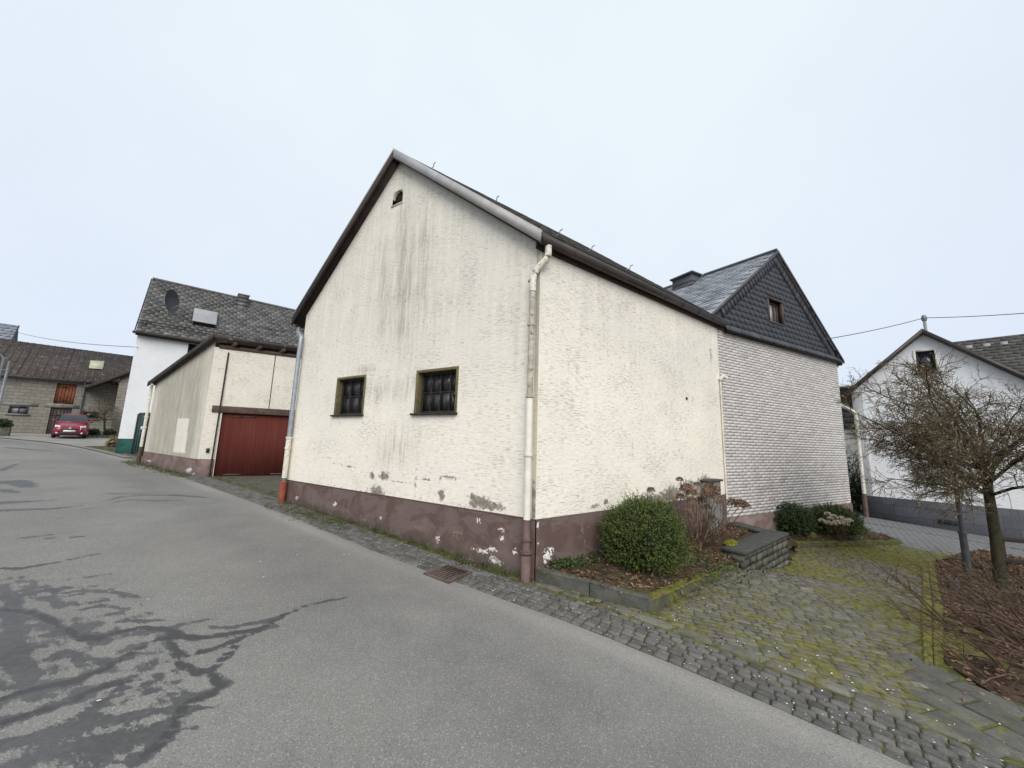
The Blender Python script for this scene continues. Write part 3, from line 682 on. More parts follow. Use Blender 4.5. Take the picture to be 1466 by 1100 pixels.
# gutter rows of small setts
mbg = MB(); ml = []
rows = [(.042+.0815*k,.081) for k in range(7)]
for ri,(o,w) in enumerate(rows):
    t = 2.0+RNG.uniform(0,.15)
    while t < 40:
        Ls = RNG.uniform(.105,.14)*(1 if t < 24 else 1.8)
        p, d = eoff(t+Ls/2, o)
        mm = -.25+.35*mossv(*p)+(.18 if t > 18 else 0)
        setts(mbg, p, d, np.array([d[1],-d[0]]), Ls, w, .010,.017,.005,.13,.004,mm,ml)
        t += Ls
mbg.build('gutter_setts', M['stone'], smooth=False, kind='structure', attrs=dict(moss=np.concatenate(ml)))
# beds below the setts
Lp = [eoff(t,-.01)[0] for t in np.linspace(0,45,150)]; Rp = [eoff(t,1.25 if t > 16.5 else 2.0)[0] for t in np.linspace(0,45,150)]
X = ribbon(Lp, Rp, 400, 10, .002); MB().grid(X).build('verge', M['jointbed'], smooth=True, kind='structure', attrs=dict(moss=np.full(4000, .05)))
# driveway joint bed
kin = [kl, kc, kB, kC, k0, k1]
drv_near = [eoff(t,.55)[0] for t in np.linspace(17.9,4.0,40)]
far_r = [gp(1293,775)[:2]+np.array([.6,.6]), gp(1327,813)[:2]+np.array([3.5,.5])]
DRV = [kl[:2]+np.array([-.3,.1]), kc[:2]+np.array([.0,.05]), kB[:2], kC[:2], k0[:2], k1[:2], far_r[1]]+[p for p in drv_near[::-1]]
bx0, by0 = np.min(DRV,0)-.2; bx1, by1 = np.max(DRV,0)+.2
xs = np.arange(bx0,bx1,.09); ys = np.arange(by0,by1,.09); gx, gy = np.meshgrid(xs, ys)
okc = inpoly((gx[:-1,:-1]+.045).ravel(), (gy[:-1,:-1]+.045).ravel(), DRV).reshape(gx.shape[0]-1,-1)
ii = np.arange(gx.size).reshape(gx.shape); Fq = np.stack([ii[:-1,:-1],ii[:-1,1:],ii[1:,1:],ii[1:,:-1]],-1)[okc]
used, inv = np.unique(Fq, return_inverse=True)
VV = np.stack([gx.ravel(),gy.ravel(),(Gv(gx,gy)+.006).ravel()],-1)[used]
bandp = [gp(*p)[:2] for p in ((1330,815),(1335,850),(1337,880),(1337,915),(1337,950))]
mo = np.array([.18+.3*mossv(v[0],v[1])+.7*math.exp(-min(np.hypot(v[0]-b[0],v[1]-b[1]) for b in bandp)/.3) for v in VV])
MB().add(VV, inv.reshape(-1,4)).build('driveway', M['jointbed'], smooth=True, kind='structure', attrs=dict(moss=mo))
# driveway stones
dd = unit(np.r_[gp(1319,859)[:2]-gp(1083,814)[:2],0])[:2]; nn = np.array([-dd[1],dd[0]]); nn = nn if nn[1] > 0 else -nn
band = [gp(*p)[:2] for p in ((1319,813),(1338,813),(1352,870),(1352,952),(1322,957),(1319,872))]
rbed = [gp(*p)[:2] for p in ((1338,806),(1352,870),(1352,950),(1400,985),(1500,1030))]
dark = [gp(*p)[:2] for p in ((1322,957),(1352,952),(1400,987),(1560,1068),(1540,1110),(1400,1075),(1320,1030))]
MULCH = rbed+[gp(1500,1030)[:2]+np.array([6,-1.5]), gp(1338,806)[:2]+np.array([6,3.0])]
mbd = MB(); ml = []; mbs = MB(); mls = []
drA, drB = gp(1083,814)[:2], gp(1319,859)[:2]
o0 = gp(900,922)[:2]
def dist_edge(p):
    t = np.linspace(0,26,400); e = efun(t); return float(np.min(np.linalg.norm(e-p,axis=1)))
ET = efun(np.linspace(0,30,900))
r = -1.0
while r < 9:
    rw_ = RNG.uniform(.078,.105); c = -7.0+RNG.uniform(0,.2)
    while c < 9.5:
        Ls = RNG.uniform(.10,.19); p = o0+dd*(c+Ls/2)+nn*(r+rw_/2); c += Ls
        if not inpoly(p[0],p[1],DRV): continue
        if np.min(np.hypot(ET[:,0]-p[0],ET[:,1]-p[1])) < GW+.07: continue
        if inpoly(p[0],p[1],MULCH) or inpoly(p[0],p[1],band) or inpoly(p[0],p[1],dark): continue
        rel = (p-drA)@nn/1.0
        if abs(rel) < .075: continue
        m = .10+.60*mossv(*p)+(.42 if rel > 0 else 0.)
        dbd = min(np.hypot(*(p-b)) for b in band); m += .42*np.exp(-dbd/.5)
        for K in (kc,kB): m += .3*np.exp(-np.hypot(*(p-K[:2]))/.6)
        lift = .05 if RNG.random() < .02 else 0
        setts(mbd, p, np.r_[dd,0], np.r_[nn,0], Ls, rw_, .006+lift*.2, .0115+lift*.2, .003, .12, .006, m, ml)
    r += rw_
mbd.build('driveway_setts', M['sett_grey'], kind='structure', attrs=dict(moss=np.concatenate(ml)))
# drainage channel across the drive: two rows of small stones set lower
mbc = MB(); ml = []
for o in (-.035,.035):
    c = -.3
    while c < np.linalg.norm(drB-drA)+.1:
        Ls = RNG.uniform(.09,.12); setts(mbc, drA+dd*(c+Ls/2)+nn*o, np.r_[dd,0], np.r_[nn,0], Ls, .065, .004,.009,.005,.1,.003,-.2,ml); c += Ls
mbc.build('drain_channel', M['stone'], kind='structure', attrs=dict(moss=np.concatenate(ml)))
# mossy border band and the dark slabs to its right
mbb = MB(); ml = []
for k in range(24):
    t = k/24; a = np.array(band[0])*(1-t)+np.array(band[5])*t if t < .6 else None
    lo = [band[0],band[5],band[4]]; hi = [band[1],band[2],band[3]]
    def along(P, t): 
        P = np.array(P); d = np.r_[0,np.cumsum(np.linalg.norm(np.diff(P,axis=0),axis=1))]; return np.array([np.interp(t*d[-1],d,P[:,0]),np.interp(t*d[-1],d,P[:,1])])
    tm = (k+.5)/24; A_, B_ = along(lo,tm), along(hi,tm); dl = along(lo,min(1,tm+.02))-along(lo,max(0,tm-.02)); dl = dl/np.linalg.norm(dl)
    Wd = np.linalg.norm(B_-A_); cr = (B_-A_)/Wd; Ltot = np.linalg.norm(np.array(lo[1])-np.array(lo[0]))+np.linalg.norm(np.array(lo[2])-np.array(lo[1]))
    for h in (.25,.75):
        setts(mbb, A_+(B_-A_)*h, np.r_[cr,0], np.r_[dl,0], Wd/2, Ltot/24, .014,.028,.006,.1,.006,.85+.3*mossv(*A_),ml)
mbb.build('mossy_border', M['sett_grey'], kind='structure', attrs=dict(moss=np.concatenate(ml)))
mbk = MB(); ml = []
d1 = unit(np.r_[np.array(dark[3])-np.array(dark[0]),0])[:2]; n1 = np.array([-d1[1],d1[0]])
for i in range(-2,14):
    for j in range(-8,8):
        p = np.array(dark[0])+d1*(i*.42+(.21 if j%2 else 0))+n1*(j*.27)
        if inpoly(p[0],p[1],dark) or (inpoly(p[0],p[1],[dark[3],dark[3]+np.array([3,-3]),dark[5]+np.array([3,-4]),dark[5]])):
            if np.min(np.hypot(ET[:,0]-p[0],ET[:,1]-p[1])) < GW+.12: continue
            setts(mbk, p, np.r_[d1,0], np.r_[n1,0], .42, .27, .012,.018,.008,.1,.004,.08+.45*mossv(*p),ml,.07)
mbk.build('dark_slabs', M['slab_dark'], kind='structure', attrs=dict(moss=np.concatenate(ml)))
# irregular flat stones between the gutter and the barn wall
mbi = MB(); ml = []
t = 15.6
for row in range(3):
    t = 12.0 if row == 0 else 16.8
    while t < 24.6:
        Ls = RNG.uniform(.2,.42); o = GW+.1+row*.17+RNG.uniform(-.02,.02); p, d = eoff(t+Ls/2, o); t += Ls
        sg = float((np.r_[p,0]-gab.P)@gab.n); sa = float((np.r_[p,0]-gab.P)@gab.d)
        if sa < LG and sg < .09: continue
        if inpoly(p[0],p[1],[kl[:2],kc[:2],kB[:2],kB[:2]+np.array([0,3]),kl[:2]+np.array([0,3])]): continue
        if RNG.random() < .13: continue
        setts(mbi, p, d, np.array([d[1],-d[0]]), Ls, RNG.uniform(.13,.18), .012,.026,.01,.14,.015,.05+.4*mossv(*p),ml)
mbi.build('verge_stones', M['sett_grey'], kind='structure', attrs=dict(moss=np.concatenate(ml)))

# right-hand street behind the drive
sp = [gp(1260,760)[:2]+np.array([-3,3]), gp(1238,742)[:2]+np.array([-2,3.])]
a0, a1 = gp(1296,783)[:2], gp(1500,830)[:2]
dirS = unit(np.r_[gp(1418.6,769.7)[:2]-gp(1238,740)[:2],0])[:2]
Hc = gp(1238,740)[:2]
lowL = [a0-dirS*9, a0, a0+dirS*3, a0+dirS*14]; upL = [Hc-dirS*9+np.array([2,2.]), Hc, Hc+dirS*3, Hc+dirS*14]
MB().grid(ribbon(lowL, upL, 60, 20, .012)).build('street', M['street'], smooth=True, kind='structure')
mbq = MB(); ml = []
for k in range(60):
    p = (np.array(lowL[1])*.35+np.array(upL[1])*.65)+dirS*(k*.2-2); setts(mbq, p, np.r_[dirS,0], np.r_[dirS[1],-dirS[0],0], .19,.14,.016,.026,.008,.1,.004,-.2,ml)
mbq.build('street_gutter', M['slab_dark'], kind='structure', attrs=dict(moss=np.concatenate(ml)))
# forecourt in front of the garage + verge along the house, yard in front of the stone barn
fA = [eoff(t,.6)[0] for t in np.linspace(24.5,60,60)]
fB = [eoff(t,.6+ (9. if t < 31 else 3.5))[0] for t in np.linspace(24.5,60,60)]
MB().grid(ribbon(fA, fB, 160, 24, .004, noise=.012)).build('forecourt', M['gravel'], smooth=True, kind='structure')
kx = [eoff(t,.0)[0] for t in np.linspace(38,dcum[-1]-1,60)]; ky = [eoff(t,.28)[0] for t in np.linspace(38,dcum[-1]-1,60)]
MB().grid(ribbon(kx, ky, 160, 4, .035)).build('kerb', M['cement'], kind='structure')
yA = [eoff(t,.25)[0] for t in np.linspace(45,dcum[-1]-1,40)]; yB = [eoff(t,26.)[0] for t in np.linspace(45,dcum[-1]-1,40)]
MB().grid(ribbon(yA, yB, 60, 30, .02)).build('yard', M['concrete_yard'], smooth=True, kind='structure')

# drain grate in the gutter
gc = gp(641,823)[:2]; _, gd = eoff(float(np.linspace(0,26,400)[np.argmin(np.linalg.norm(efun(np.linspace(0,26,400))-gc,axis=1))]), 0)
gpl = Pl(gc, gd); gz = G(gc[0],gc[1])
gt_ = thing('drain_grate', 'rusty slotted iron drain grate set in the cobbled gutter beside the barn', 'drain grate', (gc[0],gc[1],gz))
mb = MB()
for a,b,c,d in ((-.23,.23,-.23,-.2),(-.23,.23,.2,.23),(-.23,-.2,-.2,.2),(.2,.23,-.2,.2)): mb.pbox(gpl,a,b,c,d,gz+.0,gz+.036)
mb.build('frame', M['rust'], gt_, bevel=.004)
mb = MB()
for k in range(7):
    x = -.171+k*.057; mb.pbox(gpl, x-.012, x+.012, -.2,.2, gz+.026, gz+.038)
mb.build('bars', M['rust'], gt_)
MB().pbox(gpl,-.2,.2,-.2,.2,gz+.012,gz+.016).build('sump', M['void'], gt_)

# ================================================================== THE CREAM BARN
barn = thing('barn', 'large cream plastered barn with flaking purple-brown plinth and two small barred windows', 'barn', (P0[0],P0[1],0))
sap, zap = gab.pix(573,231)
def hole(pts): 
    q = [gab.pix(*p) for p in pts]; return ((q[0][0]+q[3][0])/2, (q[1][0]+q[2][0])/2, (q[2][1]+q[3][1])/2, (q[0][1]+q[1][1])/2)
W1 = hole([(483.6,540.3),(525.3,537.2),(519.5,594.4),(478,595)]); W2 = hole([(598,529.5),(657.7,525.5),(653.2,592.5),(592,592.5)])
_v = [gab.pix(*p) for p in ((561,293.5),(576,289),(569,273.6))]
VN = (_v[0][0]+.02, _v[1][0], min(_v[0][1],_v[1][1]), _v[2][1])
T_ = .05
holes = [(W[0]+T_, W[1]-T_, W[2], W[3]-T_) for W in (W1,W2)]+[VN]
poly = [(0,PLZ),(LG,PLZ),(LG,EZ),(sap,zap),(0,EZ)]
mb, S = wall(gab, poly, .045, holes)
s_, z_ = S[:,0], S[:,1]
dirt_shade = np.clip((z_-2.0)/2.2,0,1)*.85+np.array([.25*nz(a,b,.5) for a,b in S])  # wall gets greyer with height, plus random variation
dirt_shade = np.clip(dirt_shade, 0, .95)
stain = blobs(gab, S, [(574,372,16,105),(585,410,34,85),(607,372,10,85),(560,430,14,60),(545,395,10,45),(602,420,12,55),(575,465,30,28),(540,560,60,16),(597,545,9,18),(565,640,26,26)])*np.array([.75+.5*nz(a*6,b*.5,1.) for a,b in S])
stain = np.maximum(stain, blobs(gab, S, [(596,548,7,12),(520,530,16,6)])*.8)
stain = np.maximum(stain*1.15, np.clip(1-np.abs(s_-(LG-.42))/.10,0,1)*np.clip((z_-2.2)/1.2,0,1)*.6)
stain = np.maximum(stain, np.clip(1-s_/.22,0,1)*.55)
peel = blobs(gab, S, [(688,720,18,9),(706,725,15,6),(676,712,8,5),(632,709,5,9),(550,682,8,6),(533,681,4,5),(540,704,11,8),(640,684,14,3),(610,686,10,2)])
peel = np.maximum(peel, np.clip(.46-(z_-PLZ)/.10*.3,0,.46)*(np.array([nz(a,b,2.) for a,b in S])>.15))
crack = blobs(gab, S, [(480,664,12,2.),(500,668,14,2.),(525,662,14,1.6),(470,655,8,1.6),(595,690,2,26),(575,690,22,2)])
mb.build('gable_wall', M['plaster'], barn, attrs=dict(dirt_shade=dirt_shade, stain=stain, peel=peel, crack=crack))
# plinth of the gable, proud of the plaster by 6 mm
mb, S = wall(gab, [(0,-.35),(LG,-.35),(LG,PLZ),(0,PLZ)], .035, n=.006)
chip = blobs(gab, S, [(685,745,4.5,4),(718,758,5,4),(719,771,5,4),(627,772,3,7),(690,789,16,3.5),(704,786,9,4),(707,802,8,6),(715,806,7,4),(738,790,4,6),(480,722,3,4),(425,713,2.5,3),(668,800,10,2),(545,741,2,3)])
gl = np.array([G(*(gab.w(a,0,0)[:2])) for a in S[:,0]])
peel = blobs(gab, S, [(600,756,16,8),(655,765,14,12),(520,744,16,9)])*.8
mb.build('plinth', M['plinth'], barn, attrs=dict(chip=chip, peel=peel*.9, dirt_shade=np.clip(1-(S[:,1]-gl)/.18,0,1)))
MB().pbox(gab, 0, LG, -.02, .012, PLZ-.012, PLZ+.004).build('plinth_cap', M['pipe_purple'], barn)
# corner strip
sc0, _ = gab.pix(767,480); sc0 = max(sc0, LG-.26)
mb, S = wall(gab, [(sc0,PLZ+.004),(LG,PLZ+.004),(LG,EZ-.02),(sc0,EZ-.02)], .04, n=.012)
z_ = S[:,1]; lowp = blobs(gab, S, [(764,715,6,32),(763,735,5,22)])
mb.build('corner_strip', M['strip'], barn, attrs=dict(dirt_shade=np.clip((z_-2.6)/1.5,0,1), stain=np.clip(1-(S[:,0]-sc0)/.08,0,1)*np.clip((z_-1.6),0,1)*.9, peel=lowp))
# right wall
mb, S = wall(rw, [(0,PLZ),(LR,PLZ),(LR,EZ),(0,EZ)], .045)
s_, z_ = S[:,0], S[:,1]
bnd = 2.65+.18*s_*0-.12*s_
dirt_shade = np.clip((z_-(3.0-.16*s_))/1.1,0,1)*.6+np.array([.22*nz(a*2,b*.6,.8) for a,b in S])  # grey above the diagonal paints local light exposure into the colour, plus noise
stain = blobs(rw, S, [(800,465,14,45),(830,480,22,40),(875,490,30,35),(925,510,26,30),(965,535,26,30),(905,470,60,12),(983,580,4,16),(860,440,50,25)])*np.array([.6+.6*nz(a*7,b*.5,1.) for a,b in S])*.38
stain = np.maximum(stain, np.clip(1-np.abs(s_-.02)/.05,0,1)*np.clip((z_-2.5)/1.5,0,1)*.6)
peel = blobs(rw, S, [(938,716,24,9),(962,709,15,12),(915,723,14,6),(890,728,12,4),(985,704,15,16),(1005,705,12,20),(852,725,6,3.5),(868,719,4,4),(1010,690,8,10)])
hol = blobs(rw, S, [(983,571,2.2,4.5)])
crack = np.maximum(blobs(rw, S, [(905,640,1.5,30),(908,610,2,12),(800,385,2,36),(1018,510,3,26)])*.8, hol)
mb.build('side_wall', M['plaster'], barn, attrs=dict(dirt_shade=np.clip(dirt_shade,0,.9), stain=stain, peel=peel, crack=crack))
MB().tubes(np.array([rw.w(rw.pix(983,571)[0],.004,rw.pix(983,571)[1]), rw.w(rw.pix(983,571)[0],-.01,rw.pix(983,571)[1])]), [.035,.035], 10, cap=True).build('pipe_hole', M['void'], barn)
mb, S = wall(rw, [(0.012,-.6),(LR,-.6),(LR,PLZ),(0.012,PLZ)], .035, n=.006)
chip = blobs(rw, S, [(784,794,7,10),(781,800,5,7),(788,787,5,5),(771,778,2,5),(770,752,2,6)])
crack = blobs(rw, S, [(833,756,2,14),(836,775,1.5,10)])
mb.build('side_plinth', M['plinth'], barn, attrs=dict(chip=chip, dirt_shade=np.clip(1-(S[:,1]+.05)/.35,0,1)*.8, peel=crack*.9))
# back and far walls (not seen, but real)
R3 = rw.d; C3 = V3(*gab.w(0,0,0))+R3*LR
far = Pl(C3, -(R3)); mb = MB().pbox(far, 0, LR-.14, -.3, -.01, -.6, EZ); mb.build('far_wall', M['plaster'], barn)
inn = Pl(C3+V3(0,0,0), gab.d); mb = MB()
mb.prism([inn.w(0.1,0,-.5),inn.w(LG-.1,0,-.5),inn.w(LG-.1,0,EZ-.05),inn.w(sap,0,zap-.1),inn.w(.1,0,EZ-.05)], inn.n*-.3); mb.build('rear_wall', M['plaster'], barn)
# dark interior lining behind the windows
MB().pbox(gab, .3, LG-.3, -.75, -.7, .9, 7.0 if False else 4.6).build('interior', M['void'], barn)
# windows
for W, nb, extra in ((W1,2,0),(W2,3,1)):
    hs = (W[0]+T_, W[1]-T_, W[2], W[3]-T_)
    mb = MB(); w_ = T_
    mb.pbox(gab, W[0], hs[0], -.15, .014, W[2], W[3]); mb.pbox(gab, hs[1], W[1], -.15, .014, W[2], W[3]); mb.pbox(gab, hs[0], hs[1], -.15, .014, hs[3], W[3])
    win = frame_mb(gab, hs[0]+.002, hs[1]-.002, hs[2]+.02, hs[3]-.002, .035, -.14, -.10, np.linspace(hs[0],hs[1],nb+2)[1:-1], [hs[2]+(hs[3]-hs[2])*.52], .022).build('window', M['frame_dark'], barn, bevel=.003)
    mb.build('surround', M['olive'], win, bevel=.006)
    MB().pbox(gab, W[0]-.05, W[1]+.02, -.14, .06, W[2]-.025, W[2]+.012).build('sill', M['frame_dark'], win, bevel=.005)
    # single panes, some grimy, one broken
    cs = np.linspace(hs[0]+.035,hs[1]-.035,nb+2); zs = [hs[2]+.045, hs[2]+(hs[3]-hs[2])*.52, hs[3]-.035]
    mbp = MB(); 
    for i in range(nb+1):
        for j in range(2):
            if extra and i == nb and j == 0:
                a,b = cs[i],cs[i+1]; c,d = zs[0],zs[1]
                mbp.prism([gab.w(a,-.12,c),gab.w(b,-.12,c),gab.w(b,-.12,c+(d-c)*.25),gab.w(a+(b-a)*.55,-.12,c+(d-c)*.45),gab.w(a+(b-a)*.5,-.12,c+(d-c)*.8),gab.w(b,-.12,d-(d-c)*.05),gab.w(b,-.12,d),gab.w(a,-.12,d)], gab.n*.004); continue
            tl = RNG.uniform(-.01,.01); mbp.hexa([gab.w(cs[i],-.123+tl,zs[j]),gab.w(cs[i+1],-.123,zs[j]),gab.w(cs[i+1],-.127,zs[j]),gab.w(cs[i],-.127+tl,zs[j]),gab.w(cs[i],-.123,zs[j+1]),gab.w(cs[i+1],-.123-tl,zs[j+1]),gab.w(cs[i+1],-.127-tl,zs[j+1]),gab.w(cs[i],-.127,zs[j+1])])
    mbp.build('panes', M['grimy'], win)
# arched vent
mb = MB(); r_ = (VN[1]-VN[0])/2; cs = (VN[0]+VN[1])/2; cz = max(VN[3]-r_*1.05, VN[2]+.05)
for sg in (-1,1):
    P = [gab.w(cs+sg*r_,.0,cz)]+[gab.w(cs+sg*r_*math.cos(t),.0,cz+(VN[3]-cz)*math.sin(t)) for t in np.linspace(.12,PI/2,8)]+[gab.w(cs+sg*r_,0,VN[3])]
    if sg > 0: P = P[::-1]
    mb.prism(P[::-1] if sg > 0 else P[::-1], gab.n*-.2)
mb.build('vent_arch', M['strip'], barn)
MB().pbox(gab, VN[0]-.02, VN[1]+.02, -.2, .015, VN[2]-.03, VN[2]).build('vent_sill', M['strip'], barn)
MB().pbox(gab, VN[0], VN[1], -.10, -.06, VN[2], VN[3]).build('vent_opening', M['void'], barn)
# roof
slL = (zap-EZ)/sap; slR = (zap-EZ)/(LG-sap); sL, sR = -.30, LG+.10; OV = .17; TH = .13
def rp_(s, z, t, o=0.): return gab.w(s, o, z)+R3*t
zL, zR = EZ+sL*slL, EZ-(sR-LG)*slR
up = V3(0,0,TH); LB = LR+.25
def slab(s0,z0,s1,z1,zo=0.,th=TH,o0=OV,tb=LB):
    a,b = rp_(s0,z0+zo,0,o0), rp_(s1,z1+zo,0,o0); c,d = rp_(s1,z1+zo,tb), rp_(s0,z0+zo,tb)
    return [a,b,c,d]+[p+V3(0,0,th) for p in (a,b,c,d)]
mb = MB(); mb.hexa(slab(sL,zL,sap,zap,.02)); mb.hexa(slab(sap,zap,sR,zR,.02))
for (s0,z0,s1,z1) in ((sL,zL,sap,zap),(sR,zR,sap,zap)):
    P = [rp_(s0,z0+TH+.025,0,OV), rp_(s0,z0+TH+.025,LB), rp_(s1,z1+TH+.025,0,OV)]
    if s0 > s1: O_, U_, W_ = P[0], P[1]-P[0], P[2]-P[0]
    else: O_, U_, W_ = P[1], P[0]-P[1], P[2]-P[0]
    U_u = unit(U_); Wp = W_-U_u*(W_@U_u); sk = float(W_@U_u); Lw = float(np.linalg.norm(Wp)); Lu = float(np.linalg.norm(U_))
    lo_ = min(0., sk); O2 = O_+U_u*lo_
    def in_(u, v, sk=sk, Lw=Lw, Lu=Lu, lo_=lo_): return .14 < u+lo_-sk*v/Lw < Lu-.14
    slates(mb, O2, U_u, unit(Wp), Lu+abs(sk), Lw, .28, .2, inside=in_, th=.008)
mb.build('roof', M['roof_barn'], barn)
mb = MB(); mb.hexa(slab(sL+.01,zL,sap,zap,-.012,.028,OV-.03)); mb.hexa(slab(sap,zap,sR-.01,zR,-.012,.028,OV-.03)); mb.build('soffit', M['brown_dark'], barn)
mb = MB(); h0, h1 = -.03, TH+.045
mb.hexa([rp_(sap,zap+h0,0,OV+.022),rp_(sR,zR+h0,0,OV+.022),rp_(sR,zR+h0,0,OV),rp_(sap,zap+h0,0,OV),rp_(sap,zap+h1,0,OV+.022),rp_(sR,zR+h1,0,OV+.022),rp_(sR,zR+h1,0,OV-.05),rp_(sap,zap+h1,0,OV-.05)])
mb.build('right_verge_flashing', M['flash'], barn)
mb = MB(); mb.hexa([rp_(sap,zap+h0-.03,0,OV+.010),rp_(sR,zR+h0-.03,0,OV+.010),rp_(sR,zR+h0-.03,0,OV-.02),rp_(sap,zap+h0-.03,0,OV-.02),rp_(sap,zap+h0,0,OV+.010),rp_(sR,zR+h0,0,OV+.010),rp_(sR,zR+h0,0,OV-.02),rp_(sap,zap+h0,0,OV-.02)])
mb.hexa([rp_(sL,zL+h0-.03,0,OV+.02),rp_(sap,zap+h0-.03,0,OV+.02),rp_(sap,zap+h0-.03,0,OV-.005),rp_(sL,zL+h0-.03,0,OV-.005),rp_(sL,zL+h1-.04,0,OV+.02),rp_(sap,zap+h1-.04,0,OV+.02),rp_(sap,zap+h1-.04,0,OV),rp_(sL,zL+h1-.04,0,OV)])
mb.build('verge_board', M['brown_dark'], barn)
mb = MB(); mb.hexa([rp_(sL-.02,zL+h1-.04,0,OV+.03),rp_(sap,zap+h1-.04,0,OV+.03),rp_(sap,zap+h1-.04,0,OV-.05),rp_(sL-.02,zL+h1-.04,0,OV-.05),rp_(sL-.02,zL+h1,0,OV+.03),rp_(sap,zap+h1,0,OV+.03),rp_(sap,zap+h1,0,OV-.05),rp_(sL-.02,zL+h1,0,OV-.05)])
mb.build('left_verge_flashing', M['flash'], barn)
# gutters
ga, gb = rp_(LG,EZ-.0,-.12)+rw.n*.13, rp_(LG,EZ-.0,LR+.12)+rw.n*.13
ga[2] = gb[2] = zR+.05
MB.build(gutter_mb(ga, gb, rw.n, .075, 8), 'gutter', M['gutter'], barn)
MB().pbox(rw, -.1, LR+.1, .0, .045, EZ-.14, EZ+.02).build('eave_board', M['brown_dark'], barn)
la, lb = rp_(sL-.06,zL+.03,-.05), rp_(sL-.06,zL+.03,LR)
MB.build(gutter_mb(lb, la, -gab.d, .075, 0), 'far_gutter', M['gutter'], barn)
# near downpipe (several lengths of different age) on the gable beside the corner
def gq(u, v, n=.09): a, b = gab.pix(u, v, n); return gab.w(a, n, b)
sp_ = gab.pix(757,620,.09)[0]
gtop = ga+rw.d*.16+V3(0,0,-.07)
b1 = gab.w(sp_+.02,.10,EZ-.62)
pp = smooth_path([gtop, gtop+V3(0,0,-.16), b1+V3(0,0,.12), b1+V3(0,0,-.25)], 7)
dp = pipe([gtop, gtop+V3(0,0,-.18), b1+V3(0,0,.10), b1+V3(0,0,-.2)], .052).build('downpipe', M['pipe_white'], barn, smooth=True)
zj = vz(gab.w(sp_,.09,0),760,571.6); zw = PLZ+.0
MB().tubes([gab.w(sp_+.02,.10,EZ-.78), gab.w(sp_,.09,zj)], [.043,.043], 12, cap=True).build('old_pipe_length', M['pipe_old'], dp, smooth=True)
MB().tubes([gab.w(sp_,.09,zj+.01), gab.w(sp_,.09,zw)], [.050,.050], 12, cap=True).build('white_pipe_length', M['pipe_clean'], dp, smooth=True)
MB().tubes([gab.w(sp_,.09,zw), gab.w(sp_,.09,.33),gab.w(sp_,.09,.331), gab.w(sp_,.09,-.1)], [.052,.052,.066,.066], 14, cap=True).build('purple_pipe_length', M['pipe_purple'], dp, smooth=False)
for z, r, m_ in ((zj+.02,.06,'pipe_old'),(1.65,.066,'pipe_white'),(3.55,.06,'pipe_old'),(EZ-.66,.064,'pipe_old'),(.52,.07,'pipe_purple'),(.36,.086,'pipe_purple')):
    MB().tubes([gab.w(sp_,.09,z), gab.w(sp_,.09,z+.028)], [r,r], 12, cap=True).build('pipe_clamp', M[m_], dp)
# far downpipe, galvanised above, white cast pipe below, orange sleeve at the foot
sf = gab.pix(420,575,.10)[0]; gt0 = la+gab.n*(-.02)+R3*.06+V3(0,0,-.06)
fz1 = vz(gab.w(sf,.1,0),412.5,628); fz2 = vz(gab.w(sf,.1,0),400,692)
tf = gab.pix(432,480,.10); 
dq = pipe([gt0, gt0+V3(0,0,-.14), gab.w(tf[0],.10,tf[1]), gab.w(sf,.10,tf[1]-.5), gab.w(sf,.10,fz1)], .05).build('galvanised_downpipe', M['zinc'], barn, smooth=True)
MB().tubes([gab.w(sf,.10,fz1+.02), gab.w(sf,.10,fz2+.12)], [.056,.056], 12, cap=True).build('white_pipe_length', M['pipe_white'], dq, smooth=True)
MB().tubes([gab.w(sf,.10,fz2+.12), gab.w(sf,.10,fz2-.02)], [.05,.05], 12, cap=True).build('grey_pipe_length', M['steel'], dq, smooth=True)
MB().tubes([gab.w(sf,.10,fz2+.01), gab.w(sf,.10,.12)], [.075,.075], 14, cap=True).build('orange_sleeve', M['pipe_red'], dq, smooth=False)
for z, r, h, m_ in ((fz1,.07,.04,'pipe_white'),(fz1-.24,.07,.03,'pipe_white'),(fz1+1.2,.058,.03,'zinc'),(fz2-.0,.083,.04,'pipe_red')): MB().tubes([gab.w(sf,.10,z), gab.w(sf,.10,z+h)], [r,r], 12, cap=True).build('pipe_clamp', M[m_], dq)
# snow hooks on the roof
for (u,v) in ((617,240),(706,289),(795,334),(841,358),(896,388)):
    # point of the right roof plane seen at this pixel
    t_ = {617:.35,706:.45,795:.6,841:1.6,896:2.7}[u]
    best = None
    for s0 in np.linspace(sap+.1, LG+.05, 240):
        p = rp_(s0, zap-(s0-sap)*slR+TH+.05, t_); c = ROT.T@(p-EYE); uu, vv = CX+F*c[0]/-c[2], CY-F*c[1]/-c[2]
        e = abs(uu-u)
        if best is None or e < best[0]: best = (e, p)
    p = best[1]; dsl = unit(gab.d-V3(0,0,slR)); nrm = unit(np.cross(R3, dsl)); nrm = nrm if nrm[2] > 0 else -nrm
    MB().tubes([p-nrm*.06, p+nrm*.03, p+nrm*.08+dsl*.05, p+nrm*.13+dsl*.03, p+nrm*.17+dsl*.07], [.009]*5, 6, cap=True).build('snow_hook', M['zinc'], barn, smooth=True)
MB().tubes([rw.w(LR-.035,.03,.55), rw.w(LR-.035,.03,3.45)], [.022,.022], 8, cap=True).build('conduit', M['pipe_white'], barn, smooth=True)
a = rw.pix(1028,553); MB().tubes([rw.w(LR-.04,.03,3.45), rw.w(LR-.01,.10,3.55), rw.w(LR+.05,.16,3.48)], [.05,.055,.05], 8, cap=True).build('conduit_cap', M['pipe_white'], barn, smooth=True)

